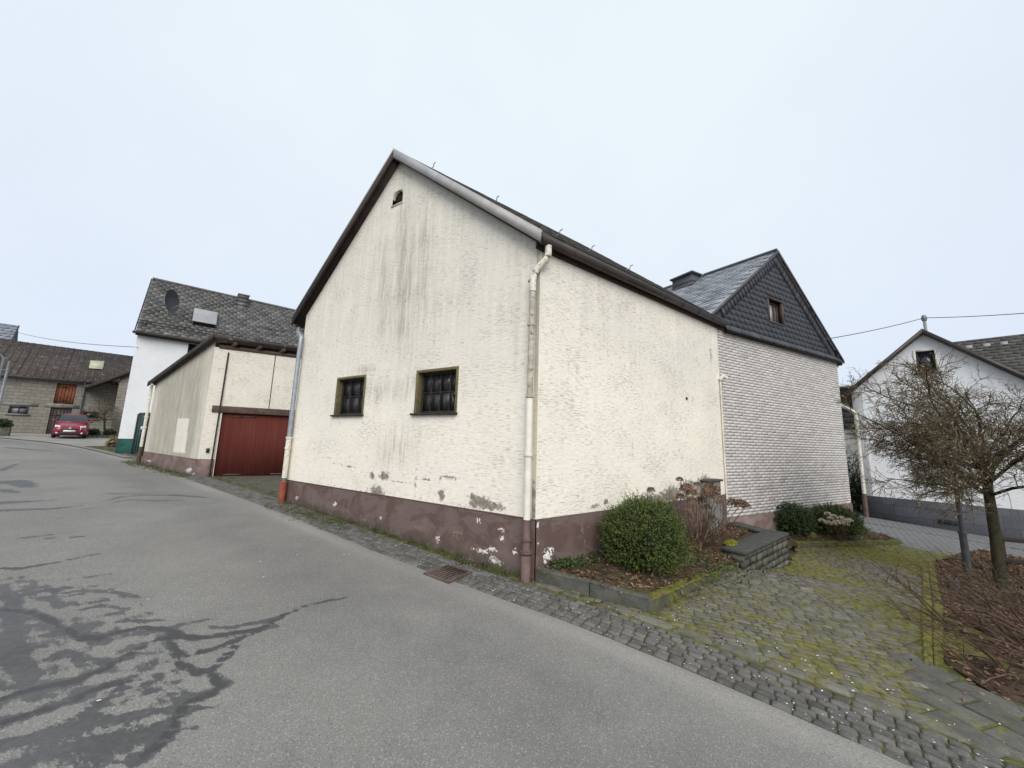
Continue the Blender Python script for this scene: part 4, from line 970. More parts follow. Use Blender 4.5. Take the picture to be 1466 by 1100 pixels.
# ================================================================== WHITE BRICK HOUSE WITH SLATE GABLE
Q = on_q = rw.w(LR+.02, -.03, 0)
bw = Pl(Q, hdir(1713))
sE = (bw.pix(1200,519.5)[0]+bw.pix(1216,725.5)[0])/2; s3a, z3a = bw.pix(1104.6,356.5); z3a -= .20
hz = bw.pix(1200,519.5)[1]; half = sE-s3a+.05; sB = s3a-half
house = thing('brick_house', 'house of pale narrow bricks with a dark slate-clad gable, behind the cream barn', 'house', (Q[0],Q[1],0))
zb0 = bw.pix(1057,736)[1]; zb0 = .26
RD = hdir(350); LH = 9.0
mbk = MB(); bwid, bh, jt = .27, .0725, .0095
r = 0; z = zb0
while z < hz-.02:
    s = (-.02 if r % 2 == 0 else -.02-bwid/2)
    while s < sE:
        a, b = max(s,-.02), min(s+bwid-jt, sE)
        if b-a > .03:
            o = RNG.uniform(0,.003); q = RNG.normal(0,.05)
            if RNG.random() < .06: q -= .1
            if z < zb0+.9 and RNG.random() < .12: q -= .18
            zz0, zz1 = z, min(z+bh-jt, hz)
            w = bw.w; mbk.add([w(a,.001,zz0),w(b,.001,zz0),w(b,.001,zz1),w(a,.001,zz1),w(a+.003,.010+o,zz0+.003),w(b-.003,.010+o,zz0+.003),w(b-.003,.010+o,zz1-.003),w(a+.003,.010+o,zz1-.003)],
                    [(4,5,6,7),(0,1,5,4),(1,2,6,5),(2,3,7,6),(3,0,4,7)], q)
        s += bwid
    z += bh; r += 1
mbk.build('brick_facing', M['brick'], house)
mb = MB().pbox(bw, sB, sE-.004, -.3, 0, -1.2, hz); mb.build('wall', M['joint'], house)
# side wall (eave side)
ew = Pl(bw.w(sE,0,0), RD); MB().pbox(ew, .12, LH, -.3, -.02, -1.2, hz-.05).build('side_wall', M['brick'], house)
MB().pbox(bw, -.02, sE+.01, .0, .03, -1.2, zb0-.004).build('plinth', M['plinth_pale'], house)
# slate gable
sl_ = (z3a-hz)/(s3a-sB)
tri = lambda a: hz+(min(a-sB, sE+.05-a))*sl_
gw0, gw1 = bw.pix(1096.2,430)[0], bw.pix(1114.8,435.5)[0]; gz0, gz1 = bw.pix(1106,463)[1], bw.pix(1106,432)[1]
mb = MB(); mb.prism([bw.w(sB,.06,hz),bw.w(gw0,.06,hz),bw.w(gw0,.06,hz+(gw0-sB)*sl_),], bw.n*-.26)
mb.prism([bw.w(gw1,.06,hz),bw.w(sE+.05,.06,hz),bw.w(gw1,.06,tri(gw1))], bw.n*-.26)
mb.pbox(bw, gw0, gw1, -.2, .06, hz, gz0)
mb.prism([bw.w(gw0,.06,gz1),bw.w(gw1,.06,gz1),bw.w(gw1,.06,tri(gw1)),bw.w(s3a,.06,z3a),bw.w(gw0,.06,tri(gw0))], bw.n*-.26)
def ins_g(u, v):
    a, z = sB+u, hz+v
    if gw0-.09 < a < gw1+.09 and gz0-.08 < z < gz1+.05: return False
    return z+.11 < tri(a)-.02
slates(mb, bw.w(sB,.062,hz), bw.d, V3(0,0,1), sE-sB, z3a-hz, .25, .155, inside=ins_g, cut=.16, th=.0035, var=.11)
mb.build('slate_gable', M['slate'], house)
# rake borders of slates and window reveal
for sg in (-1,1):
    a = sB if sg < 0 else sE+.05; mb = MB(); d = unit(bw.d*(s3a-a)+V3(0,0,z3a-hz)); nb = int(np.linalg.norm([s3a-a,z3a-hz])/.17); n_ = np.cross(d, bw.n); n_ = n_ if n_[2] < 0 else -n_
    o = bw.w(a,.075,hz)
    for k in range(2 if sg > 0 else 5, nb):
        p = o+d*(k*.17+.05); lift = bw.n*RNG.uniform(.0,.01)
        P = [p+lift+bw.n*.012, p+d*.2+bw.n*.003, p+d*.2+n_*.27+bw.n*.003, p+n_*.27+d*-.05+lift+bw.n*.012]
        if np.cross(P[1]-P[0], P[2]-P[1])@bw.n < 0: P = P[::-1]
        mb.prism([q-bw.n*.007 for q in P], bw.n*.007, float(RNG.normal(0,.15)))
    mb.build('rake_slates', M['slate'], house)
win = frame_mb(bw, gw0, gw1, gz0, gz1, .055, -.10, -.04, [gw0+(gw1-gw0)*.72], (), .09).build('window', M['beam'], house, bevel=.004)
MB().pbox(bw, gw0+.05, gw1-.05, -.09, -.075, gz0+.05, gz1-.05).build('glass', M['grey_pane'], win)
MB().pbox(bw, gw0-.04, gw1+.04, -.03, .09, gz0-.03, gz0).build('sill', M['slate'], win)
mb = MB(); 
for a,b in ((gw0-.05,gw0),(gw1,gw1+.05)): mb.pbox(bw, a, b, -.04, .085, gz0, gz1)
mb.pbox(bw, gw0-.05, gw1+.05, -.04, .095, gz1, gz1+.045); mb.build('casing', M['beam'], win)
# flared foot of the slate gable + drip ledge
mb = MB(); mb.hexa([bw.w(.3,.15,hz-.045),bw.w(sE+.05,.15,hz-.045),bw.w(sE+.05,.0,hz-.045),bw.w(.3,.0,hz-.045),bw.w(.3,.15,hz-.035),bw.w(sE+.05,.15,hz-.035),bw.w(sE+.05,.055,hz+.16),bw.w(.3,.055,hz+.16)]); mb.build('drip_ledge', M['brown_dark'], house)
mb = MB(); slates(mb, bw.w(.2,.163,hz-.035), bw.d, unit(V3(0,0,.19)-bw.n*.09), sE-.18, .215, .3, .2, th=.008, cut=.25); mb.build('flared_slates', M['slate'], house)
# roof: two slopes with real slates
def hp(a, z, t, n=0.): return bw.w(a, n, z)+RD*t
ovg = -.12; eo = .07
mb = MB()
def slope(mb, a0, z0, a1, z1):
    lo = hp(a0,z0,ovg), hp(a0,z0,LH); hi = hp(a1,z1,ovg), hp(a1,z1,LH); u8 = V3(0,0,.07)
    P = [lo[0],hi[0],hi[1],lo[1]]; 
    if np.cross(P[1]-P[0],P[2]-P[1])[2] < 0: P = P[::-1]
    mb.prism(P, u8)
slope(mb, sB+.15, hz+.15*sl_, s3a, z3a); slope(mb, sE+.05+eo, hz-eo*sl_, s3a, z3a)
for (a0,a1) in ((sB+.15,s3a),(sE+.05+eo,s3a)):
    z0, z1 = (hz+.15*sl_ if a0 < s3a else hz-eo*sl_)+.075, z3a+.075
    if a0 < a1: O_, U_ = hp(a0,z0,LH), hp(a0,z0,ovg)-hp(a0,z0,LH)
    else: O_, U_ = hp(a0,z0,ovg), hp(a0,z0,LH)-hp(a0,z0,ovg)
    Wv = hp(a1,z1,0)-hp(a0,z0,0); Uu = unit(U_); Wp = Wv-Uu*(Wv@Uu); sk = float(Wv@Uu); Lw = float(np.linalg.norm(Wp)); Lu = float(np.linalg.norm(U_)); lo_ = min(0.,sk)
    slates(mb, O_+Uu*lo_, Uu, unit(Wp), Lu+abs(sk), Lw, .32, .17, inside=lambda u,v: .12 < u+lo_-sk*v/Lw < Lu-.12, th=.009, var=.3)
mb.build('roof', M['slate_roof'], house)
for sg,(a0) in ((-1,sB+.25),(1,sE+.05+eo)):
    zv = hz+.25*sl_ if sg < 0 else hz-eo*sl_
    mb = MB(); A_, B_ = hp(a0,zv-.02,ovg-.02), hp(s3a,z3a-.02,ovg-.02); t_ = -RD*.03
    P = [A_+V3(0,0,.02),B_+V3(0,0,.02),B_+V3(0,0,.115),A_+V3(0,0,.115)]
    if np.cross(P[1]-P[0],P[2]-P[1])@t_ < 0: P = P[::-1]
    mb.prism(P, t_); 
    P2 = [hp(a0,zv-.025,ovg),hp(s3a,z3a-.025,ovg),hp(s3a,z3a-.025,.05),hp(a0,zv-.025,.05)]
    if np.cross(P2[1]-P2[0],P2[2]-P2[1])[2] < 0: P2 = P2[::-1]
    mb.prism(P2, V3(0,0,.02)); mb.build('verge_board', M['slate'] if sg < 0 else M['gutter'], house)
mb = MB(); mb.tubes([hp(s3a,z3a+.10,ovg-.02), hp(s3a,z3a+.10,LH)], [.06,.06], 6, cap=True); mb.build('ridge', M['slate'], house)
# chimney on the ridge
rt = None
for t in np.linspace(.5, LH, 300):
    p = hp(s3a,z3a,t); c = ROT.T@(p-EYE); uu = CX+F*c[0]/-c[2]
    if rt is None and uu < 992: rt = t
if rt is None: rt = 4
ch = thing; cp = hp(s3a-.28, z3a, rt); cpl = Pl(cp, bw.d)
zc0, zc1 = z3a-1.1, z3a+.04
chm = MB().pbox(cpl, -.30, .30, -.38, .38, zc0, zc1)
for k in range(5): chm.pbox(cpl, -.306, .306, -.386, .386, zc0+.25+k*.15, zc0+.25+k*.15+.146, float(RNG.normal(0,.06)))
chm = chm.build('chimney', M['slate'], house)
MB().pbox(cpl, -.36, .36, -.44, .44, zc1, zc1+.06).build('chimney_cap', M['slate'], chm, bevel=.01)
for du,dv in ((.35,.3),(1.35,1.1),(.6,1.0),(1.7,.2)):
    p = hp(s3a-du-.2, z3a-(du+.2)*sl_+.1, 1.2+dv*2); MB().tubes([p, p+V3(-.03,-.05,.10), p+V3(0,-.1,.16), p+V3(.05,-.1,.22)], [.012]*4, 5, cap=True).build('snow_hook', M['zinc'], house)
MB.build(gutter_mb(hp(sE+.05+eo+.05,hz-eo*sl_+.02,ovg+.05), hp(sE+.05+eo+.05,hz-eo*sl_+.02,LH), bw.d, .07, 3), 'gutter', M['gutter'], house)
MB().tubes([hp(sE+.12,hz-.12,.0), hp(sE+.12,hz-.12,.12)], [.04,.04], 8, cap=True).build('eave_lamp', M['pipe_white'], house)

# ================================================================== GARAGE WITH THE RED DOOR
gC = gp(279,683); gR = gp(401,681.5); gL = gp(203,664)
gf = Pl(gC, gR-gC); gs = Pl(gL, gC-gL); LS = float(np.linalg.norm((gC-gL)[:2]))
gar = thing('garage', 'low cream lean-to garage with oxide-red board door and streaked side wall', 'garage', gC)
zf = gf.pix(312.8,497.4)[1]; zl = gs.pix(226,550)[1]; zt = gs.pix(311,489)[1]
zgp = vz(gC,279.4,657.4); LF = 4.6
pm = [gs.pix(*p) for p in ((254.7,598),(271,598),(265,648),(248,648))]
mb, S = wall(gs, [(0,gC[2]-.4),(LS,gC[2]-.4),(LS,zt),(0,zl)], .06)
st = np.clip((S[:,0]-.2)/.8,0,1)*np.clip((LS*.93-S[:,0])/.5,0,1)*np.clip(1.05-np.abs((S[:,1]-gC[2]-1.6)/2.6)**2*.5,0,1)
patch = inpoly(S[:,0], S[:,1], pm)
st = 1.25*st*np.array([.95+.6*nz(a*3,b*.5,1.) for a,b in S])*1.35
st[patch] = .05
mb.build('side_wall', M['plaster_side'], gar, attrs=dict(stain=np.clip(st,0,1.5), dirt_shade=np.where(patch,.1,.9*np.ones(len(S)))))
mb, S = wall(gs, [(-.0,gC[2]-.5),(LS+.012,gC[2]-.5),(LS+.012,zgp),(0,zgp+.06)], .06, n=.012)
chip = blobs(gs, S, [(270,674,5,4),(273,672,3,3),(278,679,4,3),(285,674,2,3),(214,660,4,2)])
gl = np.array([G(*(gs.w(a,0,0)[:2])) for a in S[:,0]])
mb.build('side_plinth', M['plinth_pale'], gar, attrs=dict(chip=chip, dirt_shade=np.clip(1-(S[:,1]-gl)/.2,0,1)))
# front wall around the door
dA = (gf.pix(318,594)[0]+gf.pix(305,682)[0])/2; dz1 = gf.pix(318,593.5)[1]; bt0, bt1 = gf.pix(304,590)[1], gf.pix(304,580.5)[1]; bs0 = gf.pix(303.6,586)[0]
dz1 = bt0
mb, S = wall(gf, [(0,gC[2]-.4),(LF,gC[2]-.4),(LF,zf),(0,zf)], .07, holes=[(dA,LF-.1,gC[2]-.4,bt0)])
mb.build('front_wall', M['plaster_side'], gar, attrs=dict(dirt_shade=np.full(len(S),.12), stain=np.zeros(len(S))))
MB().pbox(gf, .0, dA-.02, -.05, .012, gC[2]-.4, zgp).build('front_plinth', M['plinth_pale'], gar)
MB().pbox(gf, bs0, LF, -.05, .05, bt0, bt1).build('lintel_beam', M['beam'], gar, bevel=.01)
mb = MB().pbox(gf, dA-.03, LF-.05, -.14, -.06, gC[2]-.05, bt0+.01)
door = mb.build('door', M['red_door'], gar)
for a in (.18,.55): MB().pbox(gf, dA+a*1.0, dA+a+.42, -.06, -.045, bt0-.13, bt0-.09).build('strap_hinge', M['beam'], door)
for a in (.25,1.6): MB().pbox(gf, dA+a, dA+a+.5, -.065, -.04, gC[2]+.03, gC[2]+.07).build('strap_hinge', M['beam'], door)
# roof (single slope, falling to the far-left) with rafters
q0, q1 = gs.w(LS,0,zt), gs.w(0,0,zl); dwn = unit(q1-q0)
zt2 = zt+.04
e0 = gs.w(LS,0.,zt2)-dwn*.22; e1 = gs.w(0,0.,zl+.04)+dwn*.3
FW = gf.d*LF; ov = gs.n*.12
lvl = lambda p: p
A_ = [e0+ov, e1+ov, e1+FW, e0+FW]
P = A_ if np.cross(A_[1]-A_[0],A_[2]-A_[1])[2] > 0 else A_[::-1]
MB().prism(P, V3(0,0,.10)).build('roof', M['asph_roof'], gar)
mb = MB(); bb = [e0+ov*1.25+V3(0,0,-.06), e1+ov*1.25+V3(0,0,-.06), e1+ov*1.25+V3(0,0,.115), e0+ov*1.25+V3(0,0,.115)]
if np.cross(bb[1]-bb[0],bb[2]-bb[1])@ov < 0: bb = bb[::-1]
mb.prism(bb, ov*.25); mb.build('verge_board', M['brown_dark'], gar)
for k in range(5):
    a = .5+k*.72; p = gf.w(a,0,zt2-.02); MB().prism([p+gf.d*-.05-dwn*.2+V3(0,0,-.13), p+gf.d*.05-dwn*.2+V3(0,0,-.13), p+gf.d*.05-dwn*.2, p+gf.d*-.05-dwn*.2], dwn*.7).build('rafter', M['beam'], gar)
MB().pbox(gf, .12, LF, -.03, .03, zf-.03, zf+.09).build('wall_plate', M['beam'], gar)
MB().pbox(gf, .1, LF, -.5, -.05, zf+.09, zt2).build('eave_gap', M['void'], gar)
# cable down the front, expansion joint, small socket
cs0, cz0 = gf.pix(327.5,505); cs1, cz1 = gf.pix(300,682)
MB().tubes([gf.w(cs0,.03,cz0), gf.w(cs1,.07,gC[2]+.02)], [.022,.022], 6, cap=True).build('earthing_rod', M['brown_dark'], gar)
a = gf.pix(388,560)[0]; MB().tubes([gf.w(a,.008,bt1), gf.w(a,.008,zf-.03)], [.012,.012], 5).build('cable', M['brown_dark'], gar)
a, z = gf.pix(297.5,645); MB().pbox(gf, a-.04,a+.04,0,.05,z-.07,z+.07).build('socket_box', M['black'], gar)
tp = gs.w(.02,.10,zl-.12); ft = gs.w(-.05,.10,gL[2]+.0)
mid = vz(ft,208,640)
dwnp = pipe([gs.w(.15,.14,zl-.02), gs.w(.02,.12,zl-.15), gs.w(-.03,.10,zl-.45), gs.w(-.04,.10,mid)], .05).build('downpipe', M['pipe_white'], gar, smooth=True)
MB().tubes([gs.w(-.04,.10,mid+.01), gs.w(-.05,.10,gL[2]-.1)], [.065,.075], 12, cap=True).build('pipe_foot', M['beam'], dwnp)
for z in (mid+1.35,mid+1.15,mid+.75): MB().tubes([gs.w(-.04,.10,z), gs.w(-.04,.10,z+.06)], [.07,.07], 10, cap=True).build('pipe_clamp', M['pipe_white'], dwnp)

# ================================================================== WHITE HOUSE BEHIND THE GARAGE
wC = gp(165,648.7); wf = Pl(wC, hdir(1340)); wp = hdir(257)
wh = thing('white_house', 'white rendered house with old slate roof and dark green base behind the garage', 'house', wC)
we = vz(wC,199,478); WL = 17.0
zg1 = vz(wC,168,628); wwx = [wf.pix(268,505), wf.pix(283,509)]
hw = (wwx[0][0], wwx[0][0]+1.1, we-1.25, we-.12)
ez_ = we; eV = oz(194,475.8,ez_)
# ridge
n_ = V3(wp[1],-wp[0],0); dr = ray(218,402); tr = ((eV-EYE)[:2]@n_[:2])/(dr[:2]@n_[:2]); rg = EYE+dr*tr
dpt = float((rg-eV)@wp); rz = rg[2]
mb, S = wall(wf, [(0,wC[2]-.5),(WL,wC[2]-.5),(WL,we),(0,we)], .12, holes=[hw])
mb.build('wall', M['white'], wh, attrs=dict(dirt_shade=np.clip(np.array([.1+.3*nz(a,b,.6) for a,b in S]),0,.4), stain=np.zeros(len(S))))
gw = Pl(wf.w(0,0,0)+wp*dpt*2, -wp); mb = MB(); mb.prism([gw.w(0,0,wC[2]-.5),gw.w(2*dpt-.03,0,wC[2]-.5),gw.w(2*dpt-.03,0,we),gw.w(dpt,0,rz-.1),gw.w(0,0,we)], gw.n*-.25); mb.build('gable_wall', M['white'], wh)
MB().pbox(wf, -.012, WL, -.1, .015, wC[2]-.5, zg1).build('base', M['green_base'], wh)
win = frame_mb(wf, hw[0], hw[1], hw[2], hw[3], .07, -.12, -.05, [(hw[0]+hw[1])/2]).build('window', M['black'], wh)
MB().pbox(wf, hw[0]+.06, hw[1]-.06, -.1, -.08, hw[2]+.06, hw[3]-.06).build('glass', M['glass'], win)
Lr = WL+.5; e2_ = eV+wf.d*Lr; r2 = rg+wf.d*Lr; b1 = rg+(rg-eV)*V3(1,1,-1); b2 = b1+wf.d*Lr
mb = MB(); u8 = V3(0,0,.09)
mb.prism([eV,e2_,r2,rg], u8); mb.prism([rg,r2,b2,b1], u8)
Wv = rg-eV; slates(mb, eV+V3(0,0,.095), wf.d, unit(Wv-wf.d*(Wv@wf.d)), Lr, np.linalg.norm(Wv-wf.d*(Wv@wf.d)), .34, .23, cut=.34, th=.014, var=.42)
mb.build('roof', M['slate_old'], wh)
mb = MB(); mb.tubes([rg+V3(0,0,.12), r2+V3(0,0,.12)], [.09,.09], 6, cap=True); mb.build('ridge', M['slate_old'], wh)
MB().hexa([eV+V3(0,0,-.10)+wf.n*.03, e2_+V3(0,0,-.10)+wf.n*.03, e2_+V3(0,0,-.10)-wf.n*.2, eV+V3(0,0,-.10)-wf.n*.2, eV+V3(0,0,.0)+wf.n*.03, e2_+V3(0,0,.0)+wf.n*.03, e2_-wf.n*.2, eV-wf.n*.2]).build('eave_board', M['brown_dark'], wh)
A_, B_ = eV-wf.d*.03, rg-wf.d*.03; MB().prism([A_+V3(0,0,-.08),B_+V3(0,0,-.08),B_+V3(0,0,.12),A_+V3(0,0,.12)] , wf.d*-.03 if True else None).build('verge_board', M['brown_dark'], wh)
MB.build(gutter_mb(eV+wf.n*.09-wf.d*.1+V3(0,0,.02), e2_+wf.n*.09+V3(0,0,.02), wf.n, .08, 5), 'gutter', M['gutter'], wh)
rs = unit(Wv); rn = unit(np.cross(wf.d, rs)); rn = rn if rn[2] > 0 else -rn
def onroof(u, v, h=0.):
    d = ray(u,v); q = eV+rn*(.11+h); t = ((q-EYE)@rn)/(d@rn); return EYE+d*t
# snow fence near the eave
mb = MB(); o = eV+rs*.55+rn*.12
mb.tubes([o+rn*.26, o+wf.d*Lr+rn*.26], [.016,.016], 5); mb.tubes([o+rn*.08, o+wf.d*Lr+rn*.08], [.016,.016], 5)
for k in range(56): mb.tubes([o+wf.d*(k*.3)+rn*.02, o+wf.d*(k*.3)+rn*.28], [.012,.012], 4)
mb.build('snow_fence', M['brown_dark'], wh)
# roof window with a flat grey shutter
c_ = [onroof(*p) for p in ((278,447),(308.5,451),(309,470.5),(276,464.5))]
C_ = sum(c_)/4; a_ = np.linalg.norm(c_[1]-c_[0])/2; b_ = np.linalg.norm(c_[3]-c_[0])/2; b_ = np.clip(b_,.4,.9); a_ = np.clip(a_,.5,1.1)
def rbox(C, a, b, h0, h1): return [C+wf.d*sx*a+rs*sy*b+rn*h for h in (h0,h1) for sx,sy in ((-1,-1),(1,-1),(1,1),(-1,1))]
rwn = MB().hexa(rbox(C_, a_, b_, -.05, .22)).build('roof_window', M['brown_dark'], wh, bevel=.02)
MB().hexa(rbox(C_, a_+.03, b_+.03, .22, .26)).build('shutter', M['panel'], rwn, bevel=.01)
p = onroof(347,436); cpl = Pl(p, wf.d)
zc = rz+.12
zc1 = vz(p,347,424)
chm = MB().pbox(cpl, -.27,.27,-.27,.27, p[2]-.8, zc1)
for k in range(4): chm.pbox(cpl,-.274,.274,-.274,.274,zc1-.25-k*.25,zc1-.005-k*.25,float(RNG.normal(0,.12)))
chm = chm.build('chimney', M['slate_old'], wh)
MB().pbox(cpl,-.31,.31,-.31,.31,zc1,zc1+.06).build('chimney_cap', M['panel'], chm)
for (u,v) in ((222,434),(226,436),(368,441)):
    q = onroof(u,v); MB().tubes([q-rn*.02, q+rn*.12, q+rn*.2+V3(.06,-.05,.03)], [.02]*3, 5, cap=True).build('roof_hook', M['zinc'], wh)
q = onroof(352,462)
# satellite dish
dq = onroof(240,450); dc = oz(245.5,431.5,0); 
dr = unit(ray(245.5,431.5)); dc = EYE+dr*(np.linalg.norm(dq-EYE)*.985)
dish = thing('satellite_dish', 'dark grey satellite dish on a bracket above the slates of the white house', 'satellite dish', dq)
ax_ = unit(V3(.94,.22,.03)); u_ = unit(np.cross(ax_, V3(0,0,1))); v_ = np.cross(u_, ax_)
R_ = .64; rr = np.linspace(0,R_,6); th = np.linspace(0,2*PI,25)
X = np.array([[dc+u_*r*math.cos(t)*.9+v_*r*math.sin(t)+ax_*(r*r*.35-.1) for t in th] for r in rr]); mb = MB().grid(X)
X2 = X-ax_*.015; mb.grid(X2[:, ::-1]); mb.build('reflector', M['dish'], dish, smooth=True)
mb = MB().tubes([dc-ax_*.1-v_*.5, dc+ax_*.45-v_*.15], [.018,.018], 6, cap=True); mb.build('feed_arm', M['zinc'], dish)
MB().tubes([dc+ax_*.42-v_*.15, dc+ax_*.55-v_*.12], [.05,.05], 8, cap=True).build('receiver', M['panel'], dish)
MB().tubes([dq-V3(0,0,.1), dq+V3(0,0,.4), dc-ax_*.12], [.035,.035,.03], 8, cap=True).build('bracket', M['zinc'], dish)
# dark green gate between house and garage
ga_, gb_ = gp(188,650), gp(204,653); gtp = Pl(ga_, gb_-ga_); Lg = float(np.linalg.norm((gb_-ga_)[:2])); gzz = ga_[2]; gh = vz(ga_,200,594)-gzz
gate = thing('gate', 'tall dark green metal gate between the white house and the garage', 'gate', ga_)
MB().pbox(gtp, .12, Lg-.12, -.04, .0, gzz+.06, gzz+gh).build('leaf', M['teal'], gate, bevel=.01)
mb = MB()
for k in range(1,4): mb.pbox(gtp, .12+(Lg-.24)*k/4-.015, .12+(Lg-.24)*k/4+.015, 0, .02, gzz+.1, gzz+gh-.05)
mb.build('mouldings', M['black'], gate)
for a in (0,Lg-.12): MB().pbox(gtp, a, a+.12, -.08,.04, gzz-.1, gzz+gh+.04).build('post', M['black'], gate, bevel=.01)
MB().pbox(gtp, .12, Lg-.12, -.05,.02, gzz+gh, gzz+gh+.10).build('top_rail', M['black'], gate)
MB().pbox(gtp, Lg*.5, Lg*.5+.12, 0,.04, gzz+gh*.62, gzz+gh*.62+.14).build('lock', M['plate'], gate)
MB().tubes([gtp.w(Lg*.5,.0,gzz+1.0),gtp.w(Lg*.5,.06,gzz+1.0),gtp.w(Lg*.5+.12,.06,gzz+1.0)],[.012]*3,6,cap=True).build('handle', M['chrome'], gate)

# ================================================================== STONE BARN, LEFT BACKGROUND
carP = gp(97,629)
vdir = unit(V3(carP[0],carP[1],0))
sb = Pl(carP+vdir*7.5, hdir(1230))
def sbz(u,v): return sb.pix(u,v)
s_l = sbz(-160,560)[0]; s_r = sbz(200,560)[0]+2
ez = (sbz(5,534.5)[1]+sbz(130,547.5)[1])/2; bz = sbz(67,619.5)[1]-1.2
stb = thing('stone_barn', 'long grey pumice-block barn with stained dark sheet roof and rust-brown hatch', 'barn', sb.w(sbz(67,619)[0],0,sbz(67,619.5)[1]))
hd_ = lambda pts: (min(sbz(*p)[0] for p in pts)+.03, max(sbz(*p)[0] for p in pts)-.03, min(sbz(*p)[1] for p in pts), max(sbz(*p)[1] for p in pts))
def rect(a,b,c,d): # TL TR BR BL
    q = [sbz(*p) for p in (a,b,c,d)]; return ((q[0][0]+q[3][0])/2,(q[1][0]+q[2][0])/2,(q[2][1]+q[3][1])/2,(q[0][1]+q[1][1])/2)
HT = rect((81.4,549.2),(110.7,550.5),(104.4,581),(76.4,578.5)); DR = rect((72.5,583.6),(103,584.6),(97,619.5),(66,619)); DR = (DR[0],DR[1],bz,DR[3])
WA = rect((12.7,581),(40.7,582.3),(39.5,593.3),(11.5,591.8)); WB = rect((118,588.7),(142.5,590),(140,600),(116.5,599))
mb, S = wall(sb, [(s_l,bz),(s_r,bz),(s_r,ez),(s_l,ez)], .5, holes=[HT,DR,WA,WB]); mb.build('wall', M['block'], stb)
for nm, H, mm in (('hatch',HT,'rust_wood'),('door',DR,'grey_wood')):
    mb = MB(); nb = 6; w_ = (H[1]-H[0])/nb
    for k in range(nb): mb.pbox(sb, H[0]+k*w_+.004, H[0]+(k+1)*w_-.004, -.16, -.09, H[2], H[3], float(RNG.normal(0,.08)))
    mb.pbox(sb, H[0]-.05, H[1]+.05, -.3, -.155, H[2]-.05, H[3]+.05); dd_ = mb.build(nm, M[mm], stb)
    for f in (.15,.8): MB().pbox(sb, H[0]+.05, H[0]+(H[1]-H[0])*.55, -.09,-.07, H[2]+(H[3]-H[2])*f, H[2]+(H[3]-H[2])*f+.07).build('strap_hinge', M['black'], dd_)
for H in (WA,WB):
    win = frame_mb(sb, H[0], H[1], H[2], H[3], .09, -.12, .03, [(H[0]+H[1])/2]).build('window', M['black'], stb)
    MB().pbox(sb, H[0]+.08, H[1]-.08, -.1, -.07, H[2]+.08, H[3]-.08).build('glass', M['panel'] if H is WA else M['glass'], win)
    MB().pbox(sb, H[0]-.1, H[1]+.1, -.05, .1, H[2]-.1, H[2]).build('sill', M['cement'], win)
MB().pbox(sb, DR[0]-.3, DR[1]+.4, -.1, .03, DR[3], DR[3]+.3).build('lintel', M['cement'], stb)
MB().pbox(sb, WA[0]-.4, WA[1]+.4, -.1, .03, WA[3]+.03, WA[3]+.25).build('lintel', M['cement'], stb)
# roof from the eave to a ridge found on the photo
depth = 5.0
rpl = Pl(sb.P-sb.n*depth, sb.d); rzb = (rpl.pix(20,488.5)[1]+rpl.pix(190,512)[1])/2
mb = MB(); P = [sb.w(s_l,.35,ez-.1),sb.w(s_r,.35,ez-.1),sb.w(s_r,-depth,rzb),sb.w(s_l,-depth,rzb)]; mb.prism(P, V3(0,0,.08))
P2 = [sb.w(s_l,-depth,rzb),sb.w(s_r,-depth,rzb),sb.w(s_r,-2*depth,ez),sb.w(s_l,-2*depth,ez)]; mb.prism(P2, V3(0,0,.08))
# corrugation ribs
rv = unit(P[3]-P[0]); rn2 = unit(np.cross(sb.d, rv)); k = s_l
while k < s_r: 
    mb.tubes([sb.w(k,.36,ez-.03), sb.w(k,-depth,rzb+.07)], [.045,.045], 6, float(RNG.normal(0,.25))); k += .36
mb.build('roof', M['asph_roof'], stb)
def sroof(u,v,h=.16):
    d = ray(u,v); q = P[0]+rn2*h; t = ((q-EYE)@rn2)/(d@rn2); return EYE+d*t
c4 = [sroof(*p) for p in ((129.5,516.5),(149.5,517.5),(147,529),(127,527.5))]
MB().prism([c4[3],c4[2],c4[1],c4[0]], rn2*.02).build('translucent_sheet', gmat('yellowed_sheet',(.50,.48,.36),(.38,.36,.26),1.5,.5), stb)
MB.build(gutter_mb(sb.w(s_l,.42,ez-.08), sb.w(sbz(135,548)[0],.42,ez-.08), sb.n, .09, 6), 'gutter', M['steel'], stb)
dx = sbz(120.5,560)[0]; MB().tubes([sb.w(dx,.36,ez-.15), sb.w(dx,.1,ez-.7), sb.w(dx,.1,bz)], [.06]*3, 8, cap=True).build('downpipe', M['steel'], stb, smooth=True)
# porch with a sloping roof on a block pier
pn = 2.6; pf = Pl(sb.P+sb.n*pn, sb.d)
pa, pza = pf.pix(121,556); pb, pzb = pf.pix(190,532); pq0, pq1 = pf.pix(157,620)[0], pf.pix(178,620)[0]
sub_ = [sb.w(pa,pn+.25,pza),sb.w(pb+1.0,pn+.25,pzb+(pzb-pza)*1.0/(pb-pa)),sb.w(pb+1.0,0.05,pzb+(pzb-pza)*1.0/(pb-pa)),sb.w(pa,.05,pza)]
porch = MB().prism(sub_, V3(0,0,.16)).build('porch_roof', M['asph_roof'], stb)
MB().prism([sb.w(pa+.05,pn+.26,pza-.12),sb.w(pb+1,pn+.26,pzb+(pzb-pza)*1.0/(pb-pa)-.12),sb.w(pb+1,pn+.26,pzb+(pzb-pza)*1.0/(pb-pa)+.12),sb.w(pa+.05,pn+.26,pza+.12)], sb.n*.04).build('fascia', M['brown_dark'], stb)
